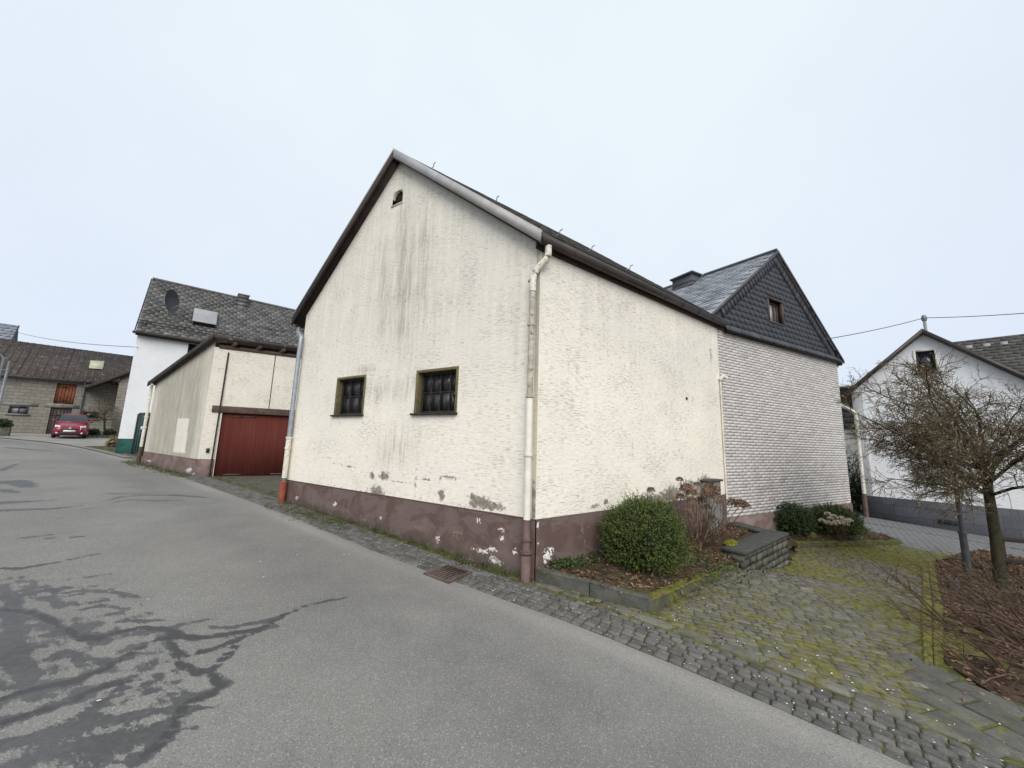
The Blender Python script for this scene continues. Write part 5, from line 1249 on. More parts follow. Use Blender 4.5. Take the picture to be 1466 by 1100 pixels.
MB().prism([sb.w(pq0,pn,bz),sb.w(pq1+1.5,pn,bz),sb.w(pq1+1.5,pn,pza+(pzb-pza)*(pq1+1.5-pa)/(pb-pa)),sb.w(pq0,pn,pza+(pzb-pza)*(pq0-pa)/(pb-pa))], -sb.n*.4).build('porch_pier', M['block'], stb)

# house far behind, only its slate roof shows over the barn
fh = Pl(sb.P+vdir*14, hdir(1230)); fa = fh.pix(-90,470)[0]; fb, fz = fh.pix(26.5,468)
fhz = fz
far = thing('far_house', 'far house showing only a pale slate roof above the stone barn', 'house', fh.w(fb,0,1.5))
mb = MB(); mb.prism([fh.w(fa,3.2,fhz-3.2),fh.w(fb,3.2,fhz-3.2),fh.w(fb,0,fhz),fh.w(fa,0,fhz)], V3(0,0,.1)); mb.prism([fh.w(fa,0,fhz),fh.w(fb,0,fhz),fh.w(fb,-3.2,fhz-3.2),fh.w(fa,-3.2,fhz-3.2)], V3(0,0,.1))
slates(mb, fh.w(fa,3.2,fhz-3.1), fh.d, unit(V3(0,0,3.2)-fh.n*3.2), fb-fa, 4.5, .5, .42, th=.03, var=.25); mb.build('roof', slate('slate_far',(.20,.22,.26),(.13,.145,.18),.45), far)
MB().prism([fh.w(fb,3.22,fhz-3.3),fh.w(fb,0,fhz-.02),fh.w(fb,0,fhz+.14),fh.w(fb,3.22,fhz-3.1)], fh.d*.06).build('verge_board', M['brown_dark'], far)
mb = MB(); mb.pbox(fh, fa, fb-.15, -2.9, 2.9, 0, fhz-2.95); mb.build('wall', M['block'], far)
mb = MB(); mb.prism([fh.w(fb-.15,2.9,fhz-2.95),fh.w(fb-.15,-2.9,fhz-2.95),fh.w(fb-.15,0,fhz-.05)], fh.d*-.3); mb.build('gable', M['cement'], far)

# ------------------------------------------------------------------ street lamp at the left edge
lp = gp(-14,633); lpl = Pl(lp, hdir(1230)); tp = vz(lp,13,517)
lamp = thing('street_lamp', 'grey steel street lamp with curved arm at the left edge of the photo', 'street lamp', lp)
MB().tubes([lp+V3(0,0,-.1),lp+V3(0,0,1.1),lp+V3(0,0,1.12),V3(lp[0],lp[1],tp)], [.10,.10,.07,.05], 10, cap=True).build('pole', M['steel'], lamp, smooth=True)
t0_ = V3(lp[0],lp[1],tp); ar = [t0_+V3(0,0,-1.3)-lpl.d*.20, t0_+V3(0,0,-.02)-lpl.d*.20]; arc = [t0_-lpl.d*(.20+.55*(1-math.cos(t)))+V3(0,0,.42*math.sin(t)) for t in np.linspace(0.1,PI/2,9)]+[t0_+V3(0,0,.42)-lpl.d*1.9]
MB().tubes(np.array(ar+arc), np.full(len(ar+arc),.045), 8, cap=True).build('arm', M['steel'], lamp, smooth=True)
for dz in (1.2,.5): MB().tubes([V3(lp[0],lp[1],tp-dz), V3(lp[0],lp[1],tp-dz)-lpl.d*.20], [.03,.03], 6, cap=True).build('clamp', M['steel'], lamp)
hd0 = t0_+V3(0,0,.42)-lpl.d*1.9
MB().tubes([hd0+lpl.d*.1, hd0-lpl.d*.15, hd0-lpl.d*.7, hd0-lpl.d*.85], [.05,.13,.15,.04], 10, cap=True).build('lamp_head', M['panel'], lamp, smooth=True)

# ------------------------------------------------------------------ plants: helpers
def bush(name, label, C, rx, rz_, nsprig, mats, group=None, leaf=.03, seed=1, flat=.35):
    rg_ = np.random.default_rng(seed)
    root = thing(name, label, 'shrub', (C[0],C[1],C[2]), group)
    th = rg_.uniform(0,2*PI,nsprig); cz = rg_.uniform(-.75,1,nsprig); sr = np.sqrt(1-cz**2)
    Nv = np.stack([sr*np.cos(th), sr*np.sin(th), cz],1)
    rad = np.array([1+.19*mnoise.fractal(Vector((n[0]*2.1+seed*7,n[1]*2.1,n[2]*2.1)),1.,2.,3) for n in Nv])*rg_.uniform(.80,1.02,nsprig)
    sc = np.array([rx,rx,rz_]); cen = C+V3(0,0,rz_*.80)
    B = cen+Nv*rad[:,None]*sc
    D = Nv*1.0+V3(0,0,.55)+rg_.normal(0,.42,(nsprig,3)); D /= np.linalg.norm(D,axis=1,keepdims=True)
    k = 12; Ls = rg_.uniform(.05,.13,nsprig)*rx/.5*np.where(rg_.random(nsprig) < .03, 1.9, 1.)
    t = np.linspace(.0,1,k)[None,:,None]; LB = (B[:,None,:]+D[:,None,:]*Ls[:,None,None]*t).reshape(-1,3)
    LD = (np.repeat(D,k,0)*.7+rg_.normal(0,.65,(nsprig*k,3))); LN = rg_.normal(0,1,(nsprig*k,3))+V3(0,0,.6)
    tn = np.repeat(rg_.normal(0,.22,nsprig),k)+rg_.normal(0,.18,nsprig*k)+np.tile(np.linspace(-.15,.35,k),nsprig)
    keep = LB[:,2] > np.array([C[2]-.02]*len(LB))
    LB, LD, LN, tn = LB[keep], LD[keep], LN[keep], tn[keep]
    MB().leaves(LB, LD, LN, rg_.uniform(.7,1.2,len(LB))*leaf, rg_.uniform(.42,.6,len(LB))*leaf, tn, .1).build('foliage', mats[0], root)
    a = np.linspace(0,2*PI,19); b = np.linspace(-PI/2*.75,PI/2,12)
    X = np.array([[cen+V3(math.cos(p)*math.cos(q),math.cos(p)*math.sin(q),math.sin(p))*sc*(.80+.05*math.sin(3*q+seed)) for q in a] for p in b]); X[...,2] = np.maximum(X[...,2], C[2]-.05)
    MB().grid(X).build('inner_core', M['boxcore'], root, smooth=True)  # added solid dark core that blocks the view through the leaves
    mb = MB()
    for q in range(5): mb.tubes([C+V3(RNG.uniform(-.05,.05),RNG.uniform(-.05,.05),-.08), C+V3(RNG.uniform(-.2,.2)*rx,RNG.uniform(-.2,.2)*rx,rz_*.5)], [.018,.01], 5)
    mb.build('stems', M['bark'], root)
    return root
def branch_paths(rg_, P, D, L, m, wob, bend):
    """vectorised wandering paths from points P along D"""
    N = len(P); out = np.zeros((N,m,3)); out[:,0] = P; d = D/np.linalg.norm(D,axis=1,keepdims=True)
    for i in range(1,m):
        d = d+rg_.normal(0,wob,(N,3))+bend/m; d /= np.linalg.norm(d,axis=1,keepdims=True)
        out[:,i] = out[:,i-1]+d*(L[:,None]/(m-1))
    return out
def children(rg_, paths, per, lo=.15, spread=.9, up=0.):
    N, m, _ = paths.shape; t = rg_.uniform(lo,1,(N,per)); f = t*(m-1); i = np.minimum(f.astype(int), m-2); w = (f-i)[...,None]
    a = np.take_along_axis(paths, i[...,None].repeat(3,-1), 1); b = np.take_along_axis(paths, (i+1)[...,None].repeat(3,-1), 1)
    P = a*(1-w)+b*w; T = b-a; T /= np.linalg.norm(T,axis=-1,keepdims=True)+1e-9
    R_ = rg_.normal(0,1,P.shape); R_ -= T*(R_*T).sum(-1,keepdims=True); R_ /= np.linalg.norm(R_,axis=-1,keepdims=True)
    D = T*rg_.uniform(.35,1.0,(N,per,1))+R_*spread+V3(0,0,up)
    return P.reshape(-1,3), D.reshape(-1,3), t.reshape(-1)
# planter and shrubs by the stone barn
pp_ = gp(6,625); ppl = Pl(pp_, hdir(1230))
plt_ = thing('planter', 'rough stone planter trough at the roadside near the stone barn', 'planter', pp_)
a0 = ppl.pix(-14,616)[0]; a1 = ppl.pix(14.5,616)[0]; pz = vz(pp_,5,612)
MB().pbox(ppl, a0, a1, -.5, 0, pp_[2]-.2, pz).build('trough', M['masonry'], plt_, bevel=.03)
MB().pbox(ppl, a0+.06, a1-.06, -.44,-.06, pz, pz+.015).build('soil', M['soil'], plt_)
bush('shrub', 'small dark shrub growing in the stone planter', ppl.w((a0+a1)/2,-.25,pz), .38, .26, 260, (M['boxd'],), leaf=.07, seed=21)
ps = gp(20,618.5); bush('shrub', 'small round shrub on the yard just right of the stone planter', ps, .45, .40, 260, (M['box'],), leaf=.07, seed=22)

# ------------------------------------------------------------------ red car
def build_car(P, fwd):
    car = thing('parked_car', 'small crimson hatchback parked facing the road in front of the stone barn', 'car', P)
    f = unit(V3(fwd[0],fwd[1],0)); l = V3(-f[1],f[0],0)
    def w(x,y,z): return V3(P[0],P[1],P[2])+f*x+l*y*.86+V3(0,0,z*1.12)
    # x: 0 at the front bumper, going back is negative
    st = [(.0,.60,.30,.56),(-.06,.74,.22,.66),(-.25,.82,.18,.74),(-.6,.85,.17,.84),(-1.05,.86,.17,.95),(-1.3,.86,.17,.99),(-2.2,.865,.17,1.0),(-3.1,.86,.18,1.02),(-3.55,.83,.22,1.03),(-3.72,.76,.3,.98)]
    def sec(x, hw, z0, z1):
        pts = []
        for t in np.linspace(0,2*PI,24,endpoint=False):
            c, s = math.cos(t), math.sin(t); e = .42
            y = hw*math.copysign(abs(c)**e,c); z = (z0+z1)/2+(z1-z0)/2*math.copysign(abs(s)**e,s); y *= 1-.07*max(0,(z-(z0+z1)/2)/(z1-z0)*2)
            pts.append(w(x,y,z))
        return pts
    def loft(S):
        mb = MB(); k = len(S[0]); V = np.vstack(S); fs = []
        for i in range(len(S)-1):
            for j in range(k): fs.append((i*k+j,(i+1)*k+j,(i+1)*k+(j+1)%k,i*k+(j+1)%k))
        fs.append(tuple(range(k))); fs.append(tuple(range((len(S)-1)*k,len(S)*k))[::-1])
        return mb.addm(V, fs)
    body = loft([sec(*s) for s in st]).build('body', M['car'], car, smooth=True)
    cab = [(-1.02,.74,.90,.97),(-1.35,.70,.90,1.18),(-1.72,.64,.9,1.40),(-2.0,.61,.9,1.475),(-2.6,.60,.9,1.485),(-3.1,.60,.9,1.44),(-3.5,.62,.9,1.20),(-3.68,.66,.9,1.0)]
    def sec2(x,hw,z0,z1):
        pts = []
        for y,z in ((hw+.12,z0),(hw+.06,z0+(z1-z0)*.35),(hw,z0+(z1-z0)*.82),(hw*.86,z1-.02),(hw*.5,z1),(0,z1+.008),(-hw*.5,z1),(-hw*.86,z1-.02),(-hw,z0+(z1-z0)*.82),(-hw-.06,z0+(z1-z0)*.35),(-hw-.12,z0)): pts.append(w(x,y,z))
        return pts
    loft([sec2(*s) for s in cab]).build('roof', M['car'], car, smooth=True)
    # windscreen and side glass
    ws = np.array([[w(-1.06-.64*t+.012, y*(.74-.13*t), .965+.42*t+.035*(1-(y)**2)*math.sin(t*PI*.9)) for y in np.linspace(-1,1,9)] for t in np.linspace(0.02,.98,7)])
    MB().grid(ws+f*.03+V3(0,0,.02)).build('windscreen', M['glass'], car, smooth=True)
    for sg in (-1,1):
        y0, y1 = .80*sg, .665*sg
        Pq = [w(-1.35,y0,1.02),w(-3.2,y0,1.04),w(-3.05,y1,1.36),w(-1.85,y1,1.37)]
        if sg < 0: Pq = Pq[::-1]
        MB().prism(Pq, l*.02*sg).build('side_window', M['glass'], car)
        hl = np.array([[w(-.10-.22*abs(a)-.10*b*.6, sg*(.52+.24*a), .63+.095*b-.02*abs(a)+.06*a) for a in np.linspace(-1,1,7)] for b in np.linspace(-1,1,5)])
        X = hl+f*.055; X = X if sg < 0 else X[:, ::-1]
        MB().grid(X[:, ::-1]).build('headlight', M['lamp_glass'], car, smooth=True)
        mr = [w(-1.25,sg*.98,1.0)+V3(0,0,z)+l*sg*y for y,z in ((0,0),)]
        MB().tubes([w(-1.22,sg*.84,.98), w(-1.24,sg*.92,1.01), w(-1.25,sg*1.0,1.03), w(-1.25,sg*1.04,1.03)], [.03,.075,.08,.03], 10, cap=True).build('mirror', M['car'] if sg > 0 else M['car'], car, smooth=True)
        for x in (-.72,-3.1):
            wh_ = MB().tubes([w(x,sg*.66,.30),w(x,sg*.69,.30),w(x,sg*.83,.30),w(x,sg*.86,.30)], [.27,.30,.30,.27], 20, cap=True).build('wheel', M['tyre'], car)
            MB().tubes([w(x,sg*.855,.30),w(x,sg*.872,.30)], [.2,.17], 16, cap=True).build('rim', M['chrome'], wh_)
    fp = Pl(w(0,0,0), np.array([-l[0],-l[1],0])*-1 if False else -l)
    fpl = Pl(w(.02,0,0), l) if Pl(w(0,0,0), l).n@f > 0 else Pl(w(.02,0,0), -l)
    MB().pbox(fpl,-.36,.36,-.05,.012,P[2]+.56,P[2]+.655).build('grille', M['black'], car, bevel=.02)
    MB().pbox(fpl,-.44,.44,-.09,.010,P[2]+.28,P[2]+.40).build('lower_intake', M['black'], car, bevel=.02)
    MB().pbox(fpl,-.26,.26,-.02,.03,P[2]+.43,P[2]+.545).build('number_plate', M['plate'], car)
    MB().tubes([w(.02,0,.60),w(.045,0,.60)],[.07,.06],14,cap=True).build('badge', M['chrome'], car)
    for sg in (-1,1): MB().tubes([w(-.02,sg*.60,.33),w(.0,sg*.60,.33)],[.06,.05],10,cap=True).build('fog_lamp', M['lamp_glass'], car)
    return car
tocam = unit(V3(-carP[0],-carP[1],0)); ya = math.radians(-3); fw_ = V3(tocam[0]*math.cos(ya)-tocam[1]*math.sin(ya), tocam[0]*math.sin(ya)+tocam[1]*math.cos(ya),0)
build_car(V3(carP[0],carP[1],G(carP[0],carP[1])+.025), fw_)

# bare little tree in front of the porch, in a stone-edged bed
tb = gp(150,626.5)
bed = thing('stone_edging', 'low mound of stones and soil around the thin bare tree by the porch', 'edging', tb)
mb = MB()
for k in range(26):
    a = k/26*2*PI; p = tb+V3(math.cos(a)*1.5,math.sin(a)*.9,0); s_ = RNG.uniform(.12,.22); th = np.linspace(0,2*PI,8,endpoint=False)
    rg0 = [p+V3(math.cos(t)*s_*RNG.uniform(.8,1.1),math.sin(t)*s_*RNG.uniform(.8,1.1),-.1) for t in th]; rg1 = [q*.0+np.array([(q[0]-p[0])*.7+p[0],(q[1]-p[1])*.7+p[1],p[2]+s_*.8]) for q in rg0]
    mb.addm(np.vstack([rg0,rg1]), [(i,(i+1)%8,8+(i+1)%8,8+i) for i in range(8)]+[tuple(range(8,16))], float(RNG.normal(0,.2)))
mb.build('stones', M['masonry'], bed)
th = np.linspace(0,2*PI,21); X = np.array([[tb+V3(math.cos(t)*1.5*r,math.sin(t)*.9*r,.02+.22*(1-r*r)) for t in th] for r in np.linspace(0,1,6)]); MB().grid(X).build('soil', M['mulch'], bed, smooth=True)
rg_ = np.random.default_rng(5)
lt = thing('bare_tree', 'thin leaning bare tree in front of the block porch by the red car', 'tree', tb+V3(0,0,.2))
tz = vz(tb,146,592)
tk = branch_paths(rg_, np.array([tb+V3(0,0,.1)]), np.array([[-.12,-.05,1.]]), np.array([tz-tb[2]]), 8, .05, V3(0,0,0))
MB().tubes(tk, np.linspace(.075,.04,8)[None], 7).build('trunk', M['bark'], lt, smooth=True)
P_, D_, _ = children(rg_, tk, 16, .6, 1.1, .2); b1 = branch_paths(rg_, P_, D_, rg_.uniform(.7,1.5,len(P_)), 6, .12, V3(0,0,-.1))
P_, D_, _ = children(rg_, b1, 7, .2, .9); b2 = branch_paths(rg_, P_, D_, rg_.uniform(.3,.7,len(P_)), 5, .15, V3(0,0,-.2))
mb = MB().tubes(b1, np.broadcast_to(np.linspace(.03,.012,6),b1.shape[:2]), 4); mb.tubes(b2, np.broadcast_to(np.linspace(.014,.008,5),b2.shape[:2]), 3); mb.build('crown', M['twig'], lt)
for dx_,lab in ((-.5,'low dark shrub left of the thin bare tree foot'),(.55,'low dark shrub right of the thin bare tree foot')):
    bush('shrub', lab, tb+V3(dx_*.7,dx_*.4-.3,.12), .32, .25, 120, (M['boxd'],), leaf=.07, seed=int(40+dx_*10))
pb_ = gp(160,640); bush('shrub', 'brown dead-looking tuft at the corner of the white house green base', pb_+V3(.1,.2,0), .4, .25, 160, (M['straw'],), leaf=.09, seed=33)

# ================================================================== RIGHT HOUSE
H0 = gp(1238,740); hr = Pl(H0, -hdir(250)); 
rh = thing('white_house', 'small white gabled house with slate-grey tiled base behind the bare tree', 'house', H0)
sA, zA = hr.pix(1320.6,478); hE = vz(H0,1216.5,562); hW = 2*sA
bz_ = G(H0[0],H0[1])-1.; zpl = vz(H0,1229,708.5)
hwn = [hr.pix(*p) for p in ((1311.5,503.5),(1338.5,502),(1340.5,533),(1313,535))]; hwn = ((hwn[0][0]+hwn[3][0])/2,(hwn[1][0]+hwn[2][0])/2,(hwn[2][1]+hwn[3][1])/2,(hwn[0][1]+hwn[1][1])/2)
mb, S = wall(hr, [(0,bz_),(hW,bz_),(hW,hE),(sA,zA-.02),(0,hE)], .10, holes=[hwn])
mb.build('gable_wall', M['white'], rh, attrs=dict(dirt_shade=np.clip(np.array([.12+.5*nz(a*1.5,b*.7,.7) for a,b in S])*np.clip((S[:,1]-2)/2,.2,1),0,.5), stain=np.zeros(len(S)), peel=np.zeros(len(S))))
MB().pbox(hr, -.03, hW+.03, -.02, .03, bz_, zpl).build('base_tiles', M['tilebase'], rh)
hl = Pl(H0, hdir(250)*0+unit(V3(-hr.n[0],-hr.n[1],0))); RH = -hr.n
l2 = Pl(hr.w(0,0,0)+RH*9, hr.n); MB().pbox(l2, 0, 9.0, -.3, 0, bz_, hE).build('side_wall', M['white'], rh)
win = frame_mb(hr, hwn[0], hwn[1], hwn[2], hwn[3], .05, -.09, -.03).build('window', M['frame_dark'], rh)
MB().pbox(hr, hwn[0]+.04, hwn[1]-.04, -.075, -.06, hwn[2]+.04, hwn[3]-.04).build('glass', M['glass'], win)
mb = MB()
for a,b,c,d in ((hwn[0]-.06,hwn[0],hwn[2],hwn[3]+.06),(hwn[1],hwn[1]+.06,hwn[2],hwn[3]+.06),(hwn[0],hwn[1],hwn[3],hwn[3]+.06)): mb.pbox(hr,a,b,-.02,.02,c,d)
mb.build('surround', M['pipe_clean'], win); MB().pbox(hr, hwn[0]-.1, hwn[1]+.1, -.05, .09, hwn[2]-.05, hwn[2]).build('sill', M['brown_dark'], win)
slh = (zA-hE)/sA; mb = MB(); ovh = .22
for a in (-.35, hW+.35):
    z = hE-.35*slh; P = [hr.w(a,ovh,z),hr.w(sA,ovh,zA),hr.w(sA,-9,zA),hr.w(a,-9,z)]
    if np.cross(P[1]-P[0],P[2]-P[1])[2] < 0: P = P[::-1]
    mb.prism(P, V3(0,0,.13))
mb.build('roof', M['roof_barn'], rh)
for a in (-.37, hW+.37):
    z = hE-.37*slh; P = [hr.w(a,ovh,z-.03),hr.w(sA,ovh,zA-.03),hr.w(sA,ovh,zA+.14),hr.w(a,ovh,z+.14)]
    if np.cross(P[1]-P[0],P[2]-P[1])@hr.n < 0: P = P[::-1]
    mb = MB().prism(P, hr.n*.03); P = [hr.w(a,ovh,z-.03),hr.w(sA,ovh,zA-.03),hr.w(sA,0,zA-.03),hr.w(a,0,z-.03)]
    if np.cross(P[1]-P[0],P[2]-P[1])[2] < 0: P = P[::-1]
    mb.prism(P, V3(0,0,.02)); mb.build('verge_board', M['gutter'], rh)
MB.build(gutter_mb(hr.w(-.42,-.0,hE-.30), hr.w(-.42,-9,hE-.30), -hr.d, .07, 0), 'gutter', M['pipe_white'], rh)
def hq(u,v,n=.1): a,b = hr.pix(u,v,n); return hr.w(a,n,b)
zj = hr.pix(1237,707,.1)[1]; sj = (hr.pix(1227,610,.1)[0]+hr.pix(1237,705,.1)[0])/2
dj = pipe([hr.w(-.42,-.1,hE-.36), hr.w(-.36,.0,hE-.5), hr.w(sj,.1,hr.pix(1223,590,.1)[1]), hr.w(sj,.1,zj)], .055).build('downpipe', M['pipe_white'], rh, smooth=True)
MB().tubes([hr.w(sj,.1,zj), hr.w(sj,.1,bz_+.5)], [.065,.065], 12, cap=True).build('clay_pipe', M['pipe_purple'], dj)
for u,v in ((1357.5,748),(1279,745)):
    a,z = hr.pix(u,v); MB().pbox(hr, a-.22,a+.22,.0,.06,z-.06,z+.08).build('cellar_grate', M['black'], rh, bevel=.01)
mt = hq(1325.8,478,-.4); mast0 = hr.w(hr.pix(1326,478,-.4)[0],-.4,zA-.3); ms = hr.pix(1325,455,-.4); mtop = hr.w(hr.pix(1326,478,-.4)[0],-.4,ms[1])
mm_ = MB().tubes([mast0, mtop], [.045,.045], 8, cap=True).build('roof_mast', M['panel'], rh)
MB().tubes([mtop-V3(0,0,.12), mtop-V3(0,0,.02), mtop+V3(0,0,.10)], [.06,.085,.05], 8, cap=True).build('insulator', M['steel'], mm_)
# adjoining dark-roofed building on the right
an = 1.0; ap0 = Pl(hr.P-hr.n*an, hr.d); rp2 = Pl(hr.P-hr.n*(an+4.2), hr.d)
a_s = hW+.1; rz2 = (rp2.pix(1380,491.5)[1]+rp2.pix(1460,482.5)[1])/2; ae = 2.9
adj = thing('outbuilding', 'long dark-roofed outbuilding joining the right side of the small white house', 'outbuilding', ap0.w(a_s,0,bz_+1))
MB().pbox(ap0, a_s, a_s+13, -.3, 0, bz_, ae).build('wall', M['white'], adj)
mb = MB(); rs0 = rp2.pix(1366,493)[0]-.8
P = [ap0.w(a_s-1.6,.3,ae-.1),ap0.w(a_s+13.3,.3,ae-.1),rp2.w(a_s+13.3,0,rz2),rp2.w(a_s-1.6,0,rz2)]
mb.prism(P, V3(0,0,.1)); P2 = [rp2.w(a_s-1.6,0,rz2),rp2.w(a_s+13.3,0,rz2),rp2.w(a_s+13.3,-4.5,ae),rp2.w(a_s-1.6,-4.5,ae)]; mb.prism(P2, V3(0,0,.1))
Wv2 = P[3]-P[0]; slates(mb, P[0]+V3(0,0,.105), hr.d, unit(Wv2), 14.9, np.linalg.norm(Wv2), .34, .22, th=.012, var=.3, cut=.3)
mb.build('roof', M['roof_barn'], adj)
MB().pbox(ap0, a_s+5, a_s+6.2, .0, .02, 0, 1.9).build('door', M['grey_wood'], adj)
for k in range(3):
    q = rp2.w(rp2.pix(1385+k*25,490)[0],0.5,rz2-.45); MB().hexa([q+hr.d*sx*.09+V3(0,0,h)+hr.n*sy*.07+V3(0,0,-.1*sy) for h in (.1,.16) for sx,sy in ((-1,1),(1,1),(1,-1),(-1,-1))]).build('roof_vent', M['panel'], adj)
# far house in the gap
fg = Pl(EYE+unit(ray(1214,620)*V3(1,1,0))*27, -hdir(200)); g0, g1 = fg.pix(1190,620)[0], fg.pix(1250,620)[0]; zt0, zt1 = fg.pix(1212,572)[1], fg.pix(1212,613)[1]
fgh = thing('far_house', 'far house with grey slate-hung upper wall in the gap beside the brick house', 'house', fg.w((g0+g1)/2,0,G(12,25)))
mb = MB().pbox(fg, g0, g1, -6, 0, zt1-.05, zt0+.6); slates(mb, fg.w(g0,.01,zt1-.05), fg.d, V3(0,0,1), g1-g0, zt0+.6-zt1, .4, .3, th=.012); mb.build('slate_wall', M['slate_old'], fgh)
MB().pbox(fg, g0+.2, g1-.2, -5.9, -.05, -2, zt1-.05).build('wall', M['plaster_side'], fgh)
mb = MB(); mb.prism([fg.w(g0-.3,.4,zt0+.55),fg.w(g1+.3,.4,zt0+.55),fg.w(g1+.3,-3,zt0+.75),fg.w(g0-.3,-3,zt0+.75)], V3(0,0,.12)); mb.prism([fg.w(g0-.3,-3,zt0+.75),fg.w(g1+.3,-3,zt0+.75),fg.w(g1+.3,-6.4,zt0+.55),fg.w(g0-.3,-6.4,zt0+.55)], V3(0,0,.12)); mb.build('roof', M['slate_old'], fgh)
wq = fg.pix(1213,594); MB().pbox(fg, wq[0]-.2, wq[0]+2., -.02,.03, wq[1]-1.0, wq[1]-.98+.02).build('ledge', M['panel'], fgh)

# ------------------------------------------------------------------ overhead cables
def cable(A, B, sag, r, label):
    t = np.linspace(0,1,24)[:,None]; P = A*(1-t)+B*t; P[:,2] -= sag*4*t[:,0]*(1-t[:,0])
    MB().tubes(P, np.full(24,r), 5).top('power_cable', M['cable'], label, 'cable', 'overhead cables')
aA = EYE+ray(1178,486.5)/np.linalg.norm(ray(1178,486.5))*14.5
cable(aA, mtop, .05, .012, 'overhead cable from the slate gable to the mast on the white house')
rr_ = ray(1760,418); cable(mtop, EYE+rr_/np.linalg.norm(rr_)*17, .12, .012, 'overhead cable running right from the mast on the small white house')
aB = fh.w(fb-.1,.1,fh.pix(27,476)[1]); wB = wf.w(.1,.1,wf.pix(199,498)[1])
cable(aB, wB, .25, .016, 'thin overhead cable from the far slate roof to the white house wall')

# ================================================================== PLANTING BEDS, KERBS, RETAINING WALL
CAPZ = .16
rB, rC, rA, rD, rE = (oz(u,v,CAPZ) for u,v in ((1067,791),(1130,763),(1035,782),(1098,757),(1048,750)))
uBC = unit(rC-rB); wBC = np.array([-uBC[1],uBC[0],0]); wth = float((rA-rB)@wBC); wth = max(.30,min(.45,wth))
cA = rB+wBC*wth; cD = rC+wBC*wth-uBC*wth; uR = unit(rE-cD); nR = np.array([uR[1],-uR[0],0]); cE = cD+uR*1.55; cF = cE+nR*wth; cG = rC
rwl = thing('retaining_wall', 'low dark stone retaining wall with flat coping slab between the beds', 'wall', V3(rB[0],rB[1],G(rB[0],rB[1])))
MB().prism([rB,cG,cG+wBC*wth,rB+wBC*wth], V3(0,0,-.055)).build('coping', M['cap'], rwl, bevel=.012)
st_ = cG+wBC*wth
MB().prism([cD+uBC*.0+wBC*.004, st_+wBC*.004, st_+uR*1.3, cD+uR*1.3], V3(0,0,-.053)).build('coping', M['cap'], rwl, bevel=.012)
fr = Pl(rB+uBC*.03+wBC*.03, uBC); Lw_ = float((rC-rB)@uBC)-.06
mb = MB(); 
def courses(pl, L0, L1, z1, n0, seed):
    r2 = np.random.default_rng(seed); z = z1; 
    while z > -.85:
        h = r2.uniform(.085,.14); s = L0
        while s < L1:
            l = min(r2.uniform(.14,.36), L1-s); 
            if L1-s-l < .06: l = L1-s
            o = n0+r2.uniform(-.004,.006); w = pl.w; e = .0018; q = r2.normal(0,.2)
            mb.add([w(s+.004,n0-.1,z-h+.005),w(s+l-.004,n0-.1,z-h+.005),w(s+l-.004,n0-.1,z-.004),w(s+.004,n0-.1,z-.004),w(s+.004+e,o,z-h+.005+e),w(s+l-.004-e,o,z-h+.005+e),w(s+l-.004-e,o+r2.uniform(-.006,.006),z-.004-e),w(s+.004+e,o,z-.004-e)],[(4,5,6,7),(0,1,5,4),(1,2,6,5),(2,3,7,6),(3,0,4,7)], q)
            s += l
        z -= h
courses(fr, 0, Lw_, CAPZ-.056, .0, 3)
en = Pl(rC-uBC*.03+wBC*.03, wBC); courses(en, 0, wth-.05, CAPZ-.056, .0, 4)
lf = Pl(rB+uBC*.03+wBC*(wth-.03), -wBC); courses(lf, 0, wth-.06, CAPZ-.056, .0, 5)
q1 = st_-uBC*.03; bk = Pl(q1, uR); courses(bk, 0, 1.3, CAPZ-.056, .0, 6)
cc = [rB+uBC*.06+wBC*.06, rC-uBC*.06+wBC*.06, st_-uBC*.06-wBC*.06, rB+uBC*.06+wBC*(wth-.06)]
mb.prism([p+V3(0,0,-.058) for p in cc], V3(0,0,-.95)); mb.build('masonry', M['masonry'], rwl)
# moss cushion on the coping
mp = oz(1046,779,CAPZ); r3 = np.random.default_rng(9); n = 2600; th = r3.uniform(0,2*PI,n); rr = np.sqrt(r3.uniform(0,1,n)); 
C_ = np.stack([mp[0]+np.cos(th)*rr*.17*uBC[0]*1.-np.sin(th)*rr*.09*uBC[1]*-1*-1, mp[1]+np.cos(th)*rr*.17*uBC[1]+np.sin(th)*rr*.09*uBC[0], CAPZ+.055*np.sqrt(np.clip(1-rr**2,0,1))],1)
mm = MB().leaves(C_, r3.normal(0,.5,(n,3))+V3(0,0,.8), r3.normal(0,1,(n,3)), .02, .012, r3.normal(0,.2,n))
Xm = np.array([[mp+uBC*math.cos(t)*r*.16+wBC*math.sin(t)*r*.085+V3(0,0,.05*math.sqrt(max(0,1-r*r))) for t in np.linspace(0,2*PI,17)] for r in np.linspace(0,1,6)]); mm.grid(Xm)
mm.top('moss_cushion', M['moss'], 'bright yellow-green moss cushion on the front corner of the coping slab', 'moss')
